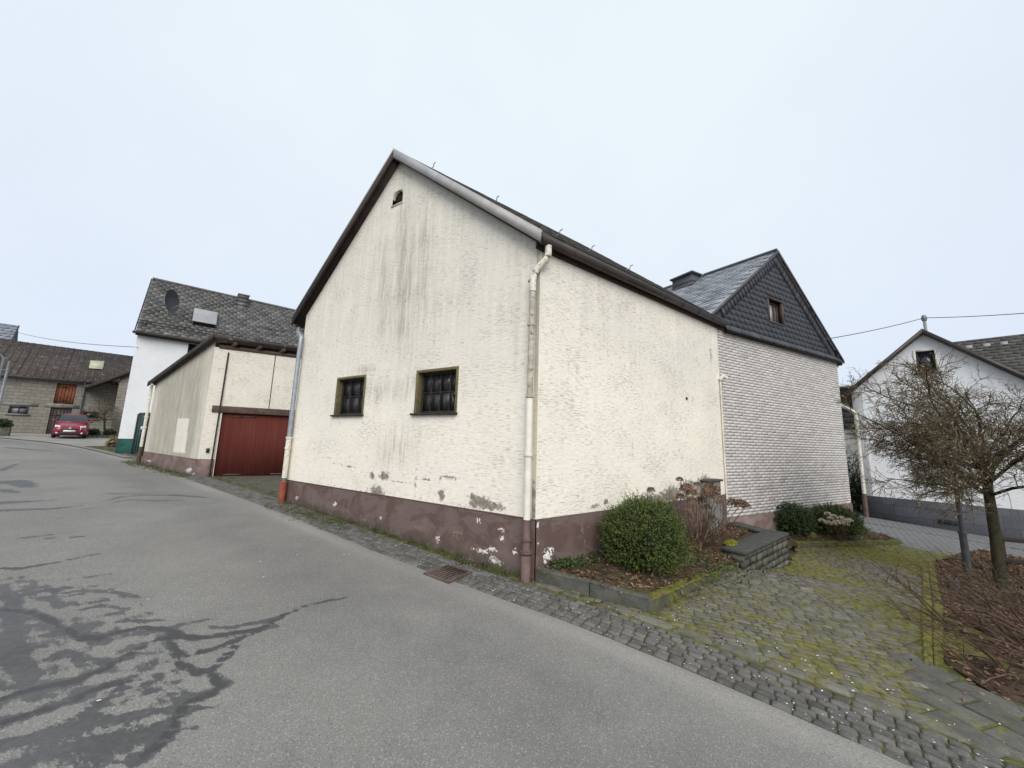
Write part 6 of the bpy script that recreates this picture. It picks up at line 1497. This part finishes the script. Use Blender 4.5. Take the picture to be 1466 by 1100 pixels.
# first bed: kerb of separate stones, soil
def kerb(path, hts, thick, mat, root, inward, lens=.8, tag_=None):
    P = np.array([p[:2] for p in path]); d = np.r_[0,np.cumsum(np.linalg.norm(np.diff(P,axis=0),axis=1))]
    for i in range(len(P)-1):
        L = d[i+1]-d[i]; n = max(1,int(round(L/lens))); dv = (P[i+1]-P[i])/L; nv = np.array([-dv[1],dv[0]])*inward
        for k in range(n):
            a, b = P[i]+dv*(L*k/n+.004), P[i]+dv*(L*(k+1)/n-.004)
            h0 = hts[i]+(hts[i+1]-hts[i])*k/n; h1 = hts[i]+(hts[i+1]-hts[i])*(k+1)/n
            j = RNG.uniform(-.006,.006,2); a = a+nv*j[0]; b = b+nv*j[1]
            c0 = [np.r_[a,G(*a)-.15],np.r_[b,G(*b)-.15],np.r_[b+nv*thick,G(*b)-.15],np.r_[a+nv*thick,G(*a)-.15]]
            c1 = [np.r_[a,G(*a)+h0],np.r_[b,G(*b)+h1],np.r_[b+nv*thick,G(*b)+h1+.005],np.r_[a+nv*thick,G(*a)+h0+.005]]
            if inward < 0: c0 = [c0[q] for q in (3,2,1,0)]; c1 = [c1[q] for q in (3,2,1,0)]
            MB().hexa(c0+c1, float(RNG.normal(0,.1))).build('kerb_stone', mat, root, bevel=.012)
kb = thing('garden_kerb', 'dark kerb-stone edging with thick moss round the bed of the big box bush', 'kerb', V3(kc[0],kc[1],G(kc[0],kc[1])))
kerb([kl,kc], [.165,.17], .11, M['kerb'], kb, 1, .78)
kerb([kc+V3(.0,.0,0),kB], [.165,.07], .13, M['kerb_moss'], kb, 1, .9)
Bw = [P0[:2]+rw.d[:2]*t-rw.n[:2]*.0 for t in (0.05,1.5,3.0,4.6,5.6)]
Fw = [kl[:2], kc[:2], kB[:2], rA[:2], (cD+uR*.3)[:2], (cD+uR*1.3)[:2]]
def zbed(x,y,t): return np.maximum(Gv(x,y)+.125, .125-.20*(1-t)*np.clip((x-1.2)/2.2,0,1)*np.clip((7.0-y)/.4,0,1))*(1-t)+(.15)*t-.005
X = ribbon(Fw, Bw, 90, 50, zfun=zbed)
for i in range(X.shape[0]):
    for j in range(X.shape[1]): X[i,j,2] += .035*nz(X[i,j,0],X[i,j,1],3.5,4)*(1 if 2<j<X.shape[1]-1 else .3)
soil1 = X; MB().grid(X).build('bed_soil', M['soil'], smooth=True, kind='structure')
Xp = ribbon([rA[:2]+uBC[:2]*.1, (cD-uBC*.02)[:2]], [Bw[3]-rw.d[:2]*.9+rw.n[:2]*.25, (cD+uR*1.3)[:2]], 24, 20, zfun=lambda x,y,t: .105+0*x, noise=.03); MB().grid(Xp).build('bed_soil', M['soil'], smooth=True, kind='structure')
# second bed
kb2 = thing('garden_kerb', 'low mossy kerb edging of the far bed in front of the brick house', 'kerb', V3(k0[0],k0[1],G(k0[0],k0[1])))
kerb([k0,k1], [.13,.10], .13, M['kerb_moss'], kb2, 1, .95)
kk = k1[:2]+np.array([-bw.n[0],-bw.n[1]])*.0
k2 = np.r_[k1[:2]+np.array([-.28,.95]),0]; kerb([k1,k2], [.10,.10], .12, M['kerb_moss'], kb2, 1, .5)
Fw2 = [rC[:2]+np.array([-.1,.25]), k0[:2], k1[:2], k2[:2]]; Bw2 = [bw.w(.1,.02,0)[:2], bw.w(2,.02,0)[:2], bw.w(4,.02,0)[:2], bw.w(sE+.1,.02,0)[:2]]
X = ribbon(Fw2, Bw2, 60, 30, zfun=lambda x,y,t: Gv(x,y)+.09+.16*t)
for i in range(X.shape[0]):
    for j in range(X.shape[1]): X[i,j,2] += .03*nz(X[i,j,0],X[i,j,1],3.5,4)
soil2 = X; MB().grid(X).build('bed_soil', M['mulch'], smooth=True, kind='structure')
def soilz(S, x, y):
    d = (S[...,0]-x)**2+(S[...,1]-y)**2; return float(S.reshape(-1,3)[np.argmin(d),2])
# mulch bed on the right
Lm = [gp(1338,806)[:2], gp(1352,870)[:2], gp(1352,950)[:2], gp(1400,985)[:2], gp(1470,1015)[:2], gp(1560,1050)[:2]]
Rm = [gp(1338,806)[:2]+np.array([2.5,1.2]), gp(1440,812)[:2]+np.array([1.5,.2]), gp(1500,850)[:2]+np.array([2,0]), gp(1540,900)[:2]+np.array([2,-.5]), gp(1600,950)[:2]+np.array([2,-1]), gp(1650,980)[:2]+np.array([2,-2])]
X = ribbon(Lm, Rm, 90, 60, zfun=lambda x,y,t: Gv(x,y)+.01+.09*np.sin(np.clip(t*1.2,0,1)*PI*.5))
for i in range(X.shape[0]):
    for j in range(X.shape[1]): X[i,j,2] += .05*nz(X[i,j,0],X[i,j,1],2.5,5)*min(1,j/4)
soil3 = X; MB().grid(X).build('mulch_bed', M['mulch'], smooth=True, kind='structure')

# box bushes
c = oz(925,826,.09); bb_ = vz(c,925,720)
bush('box_bush', 'largest round box bush, in the near bed beside the cream barn corner', V3(c[0]+.12,c[1]+.42,soilz(soil1,c[0],c[1]+.4)-.02), .545, .50, 3300, (M['box'],), 'clipped box bushes', .024, 3)
c2 = oz(1141,768,-.28); bush('box_bush', 'darker round box bush in front of the pale bricks, left of the two far ones', V3(c2[0],c2[1]+.2,soilz(soil2,c2[0],c2[1]+.2)-.03), .455, .37, 1000, (M['boxd'],), 'clipped box bushes', .036, 4)
c3 = oz(1209,768,-.30); bush('box_bush', 'wide box bush behind the white dried flower heads by the brick corner', V3(c3[0],c3[1]+.25,soilz(soil2,c3[0],c3[1]+.25)-.03), .52, .39, 1150, (M['box'],), 'clipped box bushes', .036, 5)

# dried hydrangeas
def bloom(mb, C, r, n, rg_, m=1.0):
    v = rg_.normal(0,1,(n,3)); v /= np.linalg.norm(v,axis=1,keepdims=True); v[:,2] = np.where(v[:,2] < -.45, -v[:,2], v[:,2])
    P_ = C+v*r*V3(1,1,.75)*rg_.uniform(.75,1.05,(n,1))
    mb.leaves(P_, rg_.normal(0,1,(n,3))+v*.5, v+rg_.normal(0,.4,(n,3)), r*.36*m, r*.30*m, rg_.normal(0,.28,n), .15)
hb = oz(999,786,.09); hb[2] = soilz(soil1,hb[0],hb[1])
hyd = thing('hydrangea', 'leafless hydrangea with large brown dried flower heads beside the big box bush', 'shrub', hb)
heads = [(973,687,.05),(932,702,.05),(983,700,.085),(990,706,.07),(974,712,.06),(1016,697,.07),(1023,701,.07),(1012,704,.06),(1024,711,.07),(1008,710,.05),(1030,719,.05),(1050,721,.08),(1060,723,.08),(1068,725,.05),(991,717,.06),(1004,716,.06),(984,733,.05),(1012,727,.05),(978,745,.04),(1020,742,.05),(968,719,.04),(998,694,.045)]
rg_ = np.random.default_rng(17); st = MB(); ps = MB()
for i,(u,v,r) in enumerate(heads):
    dep = rg_.uniform(-.35,.35); d = ray(u,v); t = (np.hypot(hb[0],hb[1])+dep)/np.hypot(d[0],d[1]); C = EYE+d*t
    h_ = MB(); bloom(h_, C, r*1.28, 330, rg_, .75); h_.build('flower_head', M['bloom'], hyd)
    b = hb+V3(rg_.normal(0,.05),rg_.normal(0,.05),-.05); m_ = b*.45+C*.55+V3(rg_.normal(0,.06),rg_.normal(0,.06),-.10)
    (ps if i % 3 == 0 else st).tubes(smooth_path([b,m_,C],5), np.linspace(.011,.005,len(smooth_path([b,m_,C],5))), 5, float(rg_.normal(0,.2)))
n = 26; D = rg_.normal(0,.45,(n,3))+V3(0,0,1); Bp = hb+rg_.normal(0,.12,(n,3))*V3(1.6,1,0); pth = branch_paths(rg_, Bp, D, rg_.uniform(.3,1.0,n), 7, .12, V3(0,0,.1)); st.tubes(pth, np.broadcast_to(np.linspace(.007,.003,7),pth.shape[:2]), 4)
ch_p, ch_d, _ = children(rg_, pth, 4, .3, .8, .2); p2 = branch_paths(rg_, ch_p, ch_d, rg_.uniform(.08,.3,len(ch_p)), 4, .1, V3(0,0,0)); st.tubes(p2, np.broadcast_to(np.linspace(.004,.002,4),p2.shape[:2]), 3)
st.build('stems', M['stem'], hyd); ps.build('pale_stems', M['stem_pale'], hyd)
# thin red stems to its right
rb_ = oz(1022,776,.08); rb_[2] = soilz(soil1,rb_[0],rb_[1])
n = 55; B_ = rb_+rg_.normal(0,1,(n,3))*V3(.22,.16,0); pth = branch_paths(rg_, B_, rg_.normal(0,.35,(n,3))+V3(0,0,1), rg_.uniform(.25,.6,n), 6, .12, V3(0,0,0))
mb = MB().tubes(pth, np.broadcast_to(np.linspace(.005,.002,6),pth.shape[:2]), 4, rg_.normal(0,.2,n)); C_, D_, _ = children(rg_, pth, 5, .3, .8); mb.leaves(C_, D_, rg_.normal(0,1,C_.shape), .03, .012, rg_.normal(0,.2,len(C_)))
mb.top('twiggy_shrub', M['stem'], 'low thicket of thin reddish bare stems between the hydrangea and the stone coping', 'shrub')
# hydrangea with pale heads in the far bed
hb2 = oz(1194,768,-.30); hb2[2] = soilz(soil2,hb2[0],hb2[1])
hy2 = thing('hydrangea', 'small hydrangea with cream-white dried flower heads in the far bed', 'shrub', hb2)
st = MB()
for (u,v) in ((1185,736.5),(1193,740),(1189,743),(1204,742.5),(1194,750.5),(1199,748),(1205,748.5),(1212,746.5),(1216,745.5),(1177,746),(1211,751),(1186,749)):
    d = ray(u,v); t = (np.hypot(hb2[0],hb2[1])-.45+rg_.uniform(-.1,.1))/np.hypot(d[0],d[1]); C = EYE+d*t
    h_ = MB(); bloom(h_, C, .076, 190, rg_, .6); h_.build('flower_head', M['bloomw'], hy2); b = hb2+V3(rg_.normal(0,.06),rg_.normal(0,.06)-.2,-.02); q = smooth_path([b,b*.4+C*.6+V3(0,0,-.08),C],4); st.tubes(q, np.full(len(q),.007), 4)
st.build('stems', M['stem'], hy2)
q = oz(1162,776,-.35); 
# boulders in the beds
def stone(P, r, label, mat, seed):
    r4 = np.random.default_rng(seed); bm = bmesh.new(); bmesh.ops.create_icosphere(bm, subdivisions=3, radius=1)
    V = np.array([v.co[:] for v in bm.verts]); Fs = np.array([[v.index for v in f.verts] for f in bm.faces]); bm.free()
    V = V*np.array([1+.35*mnoise.fractal(Vector((v[0]*1.2+seed,v[1]*1.2,v[2]*1.2)),1.,2.,3) for v in V])[:,None]*V3(r,r*.8,r*.65)
    MB().add(V+V3(*P)+V3(0,0,r*.3), Fs).top('boulder', mat, label, 'stone', 'stones lying in the beds')
for (u,v,S_,r,lab,sd) in ((1160,770,soil2,.15,'mossy boulder between the two far box bushes',1),(1222,767,soil2,.17,'pale grey boulder at the foot of the wide far box bush',2)):
    p = oz(u,v,-.33); stone((p[0],p[1],soilz(S_,p[0],p[1])-.03), r, lab, M['kerb_moss'] if sd == 1 else M['cement'], sd)
# weathered cement pillar box behind the hydrangea
pc = oz(1027,760,.12); pcl = Pl(pc, rw.d)
cab = thing('utility_cabinet', 'weathered grey cement cabinet with flat dark lid behind the dried hydrangea', 'cabinet', pc)
hc = vz(pc,1025,687); 
MB().pbox(pcl, -.27,.27,-.3,.0,.0,hc-.04).build('body', M['cement'], cab, bevel=.01)
MB().pbox(pcl, -.31,.31,-.34,.04,hc-.04,hc).build('lid', M['cap'], cab, bevel=.008)
for a in (-.2,-.07,.07,.2): MB().pbox(pcl, a-.02,a+.02,0,.018,.12,hc-.09).build('rib', M['cement'], cab, bevel=.004)

# ================================================================== RIGHT-HAND TREE, POST, FENCE, DRY STEMS
T0 = gp(1432,846); T0[2] = G(T0[0],T0[1])+.03
rg_ = np.random.default_rng(23)
tree = thing('bare_tree', 'bushy bare tree with spreading fine twigs and brown leftover leaves at the right edge', 'tree', T0)
htop = vz(T0,1428,560)
tk = branch_paths(rg_, np.array([T0-V3(0,0,.1)]), np.array([[.13,0,1.]]), np.array([2.25]), 10, .035, V3(0,0,0))
tr_ = MB().tubes(tk, np.linspace(.088,.066,10)[None], 12)
n0 = 15; az = np.linspace(0,2*PI,n0,endpoint=False)+rg_.normal(0,.25,n0); el = rg_.uniform(.2,1.25,n0)
f = rg_.uniform(.82,1.0,n0); S0 = tk[0][np.minimum((f*9).astype(int),9)]
D0 = np.stack([np.cos(az)*np.cos(el),np.sin(az)*np.cos(el),np.sin(el)],1)
# the photo shows the crown fanning out most to the left
lf_ = unit(V3(-.85,.15,0)); ex = []
for e in (.16,.18,.2,.24,.22,.3,.36,.45,.55,.65,.8,.95): ex.append(unit(lf_+V3(rg_.normal(0,.15),rg_.normal(0,.45),e)))
D0 = np.vstack([D0,np.array(ex)]); S0 = np.vstack([S0, tk[0][[8,8,8,8,8,8,9,9,9,9,9,9]]])
L0 = np.concatenate([rg_.uniform(1.5,2.3,n0), rg_.uniform(2.1,2.8,len(ex))]); up_ = [unit(V3(a,b,1.1)) for a,b in ((.3,.2),(.9,-.1),(.55,.5),(-.1,.3),(.9,.4))]; D0 = np.vstack([D0,up_]); S0 = np.vstack([S0,tk[0][[9,9,8,9,9]]]); L0 = np.concatenate([L0,[2.9,3.0,2.9,2.4,2.8]])
l1 = branch_paths(rg_, S0, D0, L0, 12, .15, V3(0,0,-.02)); l1 = l1[l1[:,:,2].min(1) > T0[2]+1.6]
tr_.tubes(l1, np.broadcast_to(np.linspace(.030,.006,12),l1.shape[:2]), 7); tr_.build('trunk', M['bark'], tree, smooth=True)
P_, D_, t_ = children(rg_, l1, 16, .18, .8, .08); L_ = rg_.uniform(.45,1.0,len(P_))*(1.15-.5*t_)
l2 = branch_paths(rg_, P_, D_, L_*.8, 8, .13, V3(-.25,0,-.05)); l2 = l2[l2[:,:,2].min(1) > T0[2]+1.3]
P_, D_, t_ = children(rg_, l2, 8, .15, .8, .05); l3 = branch_paths(rg_, P_, D_, rg_.uniform(.15,.42,len(P_)), 5, .16, V3(0,0,-.12))
P_, D_, t_ = children(rg_, l3, 3, .2, .8, .0); l4 = branch_paths(rg_, P_, D_, rg_.uniform(.05,.16,len(P_)), 3, .15, V3(0,0,0))
mb = MB(); mb.tubes(l2, np.broadcast_to(np.linspace(.0075,.004,8),l2.shape[:2]), 4, rg_.normal(0,.15,len(l2)))
mb.tubes(l3, np.broadcast_to(np.linspace(.0046,.0028,5),l3.shape[:2]), 3, rg_.normal(0,.2,len(l3))); mb.tubes(l4, np.broadcast_to(np.linspace(.003,.0022,3),l4.shape[:2]), 3, rg_.normal(0,.2,len(l4)))
mb.build('crown', M['twig'], tree)
C_, D_, t_ = children(rg_, l3, 3, .3, .9, -.3); sel = rg_.random(len(C_)) < .8; C_, D_ = C_[sel], D_[sel]
MB().leaves(C_, D_, rg_.normal(0,1,C_.shape), rg_.uniform(.018,.045,len(C_)), rg_.uniform(.012,.024,len(C_)), rg_.normal(0,.3,len(C_)), .2).build('dry_leaves', M['treeleaf'], tree)
# slender grey post
pb = gp(1387,826); zm = vz(pb,1379,763); zt_ = vz(pb,1362,650)
post = thing('post', 'slender grey steel post with a thicker sleeve below, left of the tree trunk', 'post', pb)
sl0 = MB().tubes([pb-V3(0,0,.15), V3(pb[0],pb[1],zm)], [.060,.056], 12, cap=True).build('sleeve', M['post'], post, smooth=True)
MB().tubes([V3(pb[0],pb[1],zm), V3(pb[0],pb[1],zt_)], [.038,.036], 12, cap=True).build('shaft', M['post'], post, smooth=True)
MB().tubes([V3(pb[0],pb[1],zm-.02), V3(pb[0],pb[1],zm+.03)], [.072,.066], 12, cap=True).build('collar', M['post'], post)
MB().tubes([V3(pb[0],pb[1],zt_), V3(pb[0],pb[1],zt_+.04)], [.05,.02], 12, cap=True).build('cap', M['black'], post)
pb2 = gp(1366,846); ppl2 = Pl(pb2, dn); MB().pbox(ppl2,-.07,.07,-.07,.07,pb2[2]-.1,pb2[2]+.22).top('stump', M['post'], 'short dark square stub beside the foot of the slender grey post', 'stub', bevel=.02)
# wooden rail fence behind the tree
f0 = gp(1436,828); fpl = Pl(f0, unit(V3(.93,-.36,0)))
fen = thing('rail_fence', 'dark wooden rail fence disappearing off the right edge behind the tree trunk', 'fence', f0)
z1, z2 = fpl.pix(1448,773)[1], fpl.pix(1448,803)[1]
for z in (z1,z2): MB().pbox(fpl, -.1, 4.2, -.03, .03, z-.045, z+.045).build('rail', M['brown_dark'], fen, bevel=.008)
for a in (.02,1.6,3.2): MB().pbox(fpl, a, a+.11, -.12, -.03, f0[2]-.3, z1+.1).build('post', M['brown_dark'], fen, bevel=.01)
# dry arching stems over the mulch
def stems(name, label, base_px, n, spread, L, lean, mat, rad, sd):
    r5 = np.random.default_rng(sd); b = gp(*base_px); B_ = b+r5.normal(0,1,(n,3))*V3(spread[0],spread[1],0); B_[:,2] = Gv(B_[:,0],B_[:,1])+.03
    pth = branch_paths(r5, B_, np.array(lean)+r5.normal(0,.30,(n,3)), r5.uniform(L[0],L[1],n), 9, .07, V3(-.12,0,-.35))
    root = thing(name, label, 'shrub', b)
    mb = MB().tubes(pth, np.broadcast_to(np.linspace(rad,rad*.4,9),pth.shape[:2]), 5, r5.normal(0,.25,n))
    C_, D_, _ = children(r5, pth, 4, .3, .6, .1); p2 = branch_paths(r5, C_, D_, r5.uniform(.1,.35,len(C_)), 5, .1, V3(-.1,0,-.2)); mb.tubes(p2, np.broadcast_to(np.linspace(rad*.45,rad*.25,5),p2.shape[:2]), 3, r5.normal(0,.25,len(p2)))
    mb.build('stems', mat, root)
stems('twiggy_shrub', 'tangle of long arching reddish-brown stems over leaf mulch below the tree', (1485,925), 46, (.40,.35), (.6,1.3), (-.85,.35,.85), M['stem'], .009, 31)
stems('twiggy_shrub', 'loose pale bare stems leaning across the foot of the slender grey post', (1440,868), 24, (.3,.25), (.4,1.0), (-.75,.2,.9), M['twig'], .007, 32)
stems('twiggy_shrub', 'dark dense stems at the lower right corner by the leaf litter', (1510,985), 30, (.35,.35), (.4,1.0), (-.7,.35,.7), M['stem'], .008, 34)
# shrub in the gap beside the brick house
sg_ = gp(1224,735); rg5 = np.random.default_rng(3); sg_ = sg_+unit(V3(sg_[0],sg_[1],0))*1.2; sg_[2] = G(sg_[0],sg_[1])
gsr = thing('bare_shrub', 'tall bare shrub in the gap between the brick house and white house', 'shrub', sg_)
n = 60; pth = branch_paths(rg5, sg_+rg5.normal(0,.35,(n,3))*V3(1,1,0), rg5.normal(0,.35,(n,3))+V3(0,0,1), rg5.uniform(1.4,2.9,n), 9, .12, V3(0,0,0))
mb = MB().tubes(pth, np.broadcast_to(np.linspace(.02,.006,9),pth.shape[:2]), 4); C_, D_, _ = children(rg5, pth, 26, .15, .9, .2); p2 = branch_paths(rg5, C_, D_, rg5.uniform(.15,.5,len(C_)), 4, .15, V3(0,0,0)); mb.tubes(p2, np.broadcast_to(np.linspace(.008,.005,4),p2.shape[:2]), 3); mb.build('stems', M['bark'], gsr)
C_, D_, _ = children(rg5, p2, 3, .2, .9); MB().leaves(C_, D_, rg5.normal(0,1,C_.shape), .06, .035, rg5.normal(0,.3,len(C_))).build('leaves', M['boxd'], gsr)

# ================================================================== LOOSE STUFF: leaves, grass, weeds, grit
r6 = np.random.default_rng(77)
def scatter_on(S, n): 
    a = r6.integers(0,S.shape[0]-1,n); b = r6.integers(0,S.shape[1]-1,n); u, v = r6.random((2,n,1)); return S[a,b]*(1-u)*(1-v)+S[a+1,b]*u*(1-v)+S[a,b+1]*(1-u)*v+S[a+1,b+1]*u*v
mb = MB()
for S_, n in ((soil1,1500),(soil2,700),(soil3,7500)):
    P_ = scatter_on(S_, n)+V3(0,0,.012); D_ = r6.normal(0,1,(n,3))*V3(1,1,.35); mb.leaves(P_, D_, r6.normal(0,.5,(n,3))+V3(0,0,1), r6.uniform(.03,.075,n), r6.uniform(.02,.045,n), r6.normal(0,.35,n), .25)
for (u,v,n,s) in ((1160,792,60,.35),(1085,818,40,.3),(985,845,26,.25),(1045,826,24,.3),(1210,786,50,.5),(900,868,14,.4),(1340,960,30,.3)):
    c = gp(u,v); P_ = c+r6.normal(0,s,(n,3))*V3(1,.7,0); P_[:,2] = Gv(P_[:,0],P_[:,1])+.03; mb.leaves(P_, r6.normal(0,1,(n,3))*V3(1,1,.3), r6.normal(0,.4,(n,3))+V3(0,0,1), r6.uniform(.03,.06,n), r6.uniform(.018,.035,n), r6.normal(0,.3,n), .25)
tag(mb.build('fallen_leaves', M['deadleaf']), 'brown fallen leaves lying in the beds and on the setts', 'leaves', kind='stuff')
mb = MB()
def tufts(P_, k, L, W=.006, spread=.03):
    n = len(P_); B = np.repeat(P_,k,0)+r6.normal(0,spread,(n*k,3))*V3(1,1,0); D = r6.normal(0,.5,(n*k,3))+V3(0,0,1.)
    mb.leaves(B, D, r6.normal(0,1,(n*k,3)), r6.uniform(.5,1.2,n*k)*L, W, np.repeat(r6.normal(0,.2,n),k)+r6.normal(0,.15,n*k))
sgr = r6.uniform(0,LG,330); sgr = sgr[np.array([nz(a*1.3,5.,1.) for a in sgr])>-.12]; P_ = np.array([gab.w(a, abs(r6.normal(0,.07))+.02, 0) for a in sgr]); P_[:,2] = Gv(P_[:,0],P_[:,1])+.005; tufts(P_, 16, .055)
P_ = np.array([gab.w(LG*.27+r6.normal(0,.5), .15+abs(r6.normal(0,.12)),0) for _ in range(90)]+[gab.w(LG*.83+r6.normal(0,.12), .10+abs(r6.normal(0,.05)),0) for _ in range(28)]+[gab.w(r6.uniform(0,3), .3+abs(r6.normal(0,.15)),0) for _ in range(70)]); P_[:,2] = Gv(P_[:,0],P_[:,1])+.005; tufts(P_, 14, .06)
P_ = np.array([gs.w(r6.uniform(-1,LS), .05+abs(r6.normal(0,.22)),0) for _ in range(320)]); P_[:,2] = Gv(P_[:,0],P_[:,1]); tufts(P_, 9, .07, .01)
P_ = np.array([np.r_[eoff(t,.62+abs(r6.normal(0,.15)))[0],0] for t in r6.uniform(22,45,380)]); P_[:,2] = Gv(P_[:,0],P_[:,1]); tufts(P_, 8, .05, .008)
P_ = scatter_on(soil2, 260); tufts(P_, 9, .06)
for K0,K1,n in ((kc,kB,120),(k0,k1,120)):
    t = r6.random((n,1)); P_ = K0*(1-t)+K1*t+r6.normal(0,.06,(n,3))*V3(1,1,0); P_[:,2] = Gv(P_[:,0],P_[:,1])+.02; tufts(P_, 6, .035)
tag(mb.build('grass', M['grass']), 'short grass and weeds along wall foot and kerbs', 'grass', kind='stuff')
mb = MB()
for (u,v,n,s) in ((800,812,60,.10),(830,806,45,.12),(812,808,40,.12),(1005,806,40,.25),(1030,800,50,.3),(850,798,40,.12)):
    c = oz(u,v,.14); P_ = c+r6.normal(0,s,(n,3))*V3(1,1,0); P_[:,2] = [soilz(soil1,p[0],p[1])+r6.uniform(0,.05) for p in P_]; tufts_n = 5
    B = np.repeat(P_,tufts_n,0)+r6.normal(0,.02,(n*tufts_n,3))*V3(1,1,.3); mb.leaves(B, r6.normal(0,.7,B.shape)+V3(0,0,.6), r6.normal(0,1,B.shape), r6.uniform(.025,.06,len(B)), r6.uniform(.015,.03,len(B)), r6.normal(0,.25,len(B)), .1)
tag(mb.build('weeds', M['ivy']), 'low green weeds on the soil of the near bed', 'weeds', kind='stuff')
mb = MB(); n = 700; P_ = scatter_on(soil1, 2600); P_ = P_[[bool(min(np.linalg.norm(p[:2]-(kc[:2]*(1-t)+kB[:2]*t)) for t in (0,.15,.3,.45,.6)) < .55) for p in P_]]; n = len(P_)
mb.leaves(P_+V3(0,0,.015), r6.normal(0,1,(n,3))*V3(1,1,.4), r6.normal(0,.6,(n,3))+V3(0,0,1), r6.uniform(.05,.14,n), .008, r6.normal(0,.3,n))
tag(mb.build('dry_grass', M['straw']), 'matted straw-coloured dead grass in front of the big box bush', 'dry grass', kind='stuff')
mb = MB(); P_ = []
while len(P_) < 1150:
    t, o = r6.uniform(3,20), abs(r6.normal(.55,.45))
    p = eoff(t,o)[0]; P_.append(np.r_[p,G(*p)+.024])
P_ = np.array(P_); n = len(P_); mb.leaves(P_, r6.normal(0,1,(n,3))*V3(1,1,.1), r6.normal(0,.3,(n,3))+V3(0,0,1), r6.uniform(.008,.024,n), r6.uniform(.006,.014,n), r6.normal(0,.1,n), .1)
for (u,v) in ((134,1018),(370,811),(423,801),(490,800),(374,834),(207,867),(282,745),(497,800)):
    c = gp(u,v); mb.leaves(np.array([[c[0],c[1],G(c[0],c[1])+.05*math.sin(PI*.4)+.012]]), np.array([[1,.3,0.]]), np.array([[0,0,1.]]), .035, .02, 0.)
tag(mb.build('white_grit', M['grit']), 'scattered white grit and paint flakes on the setts and road', 'grit', kind='stuff')

for o in bpy.data.objects:
    if '_o' in o: del o['_o']
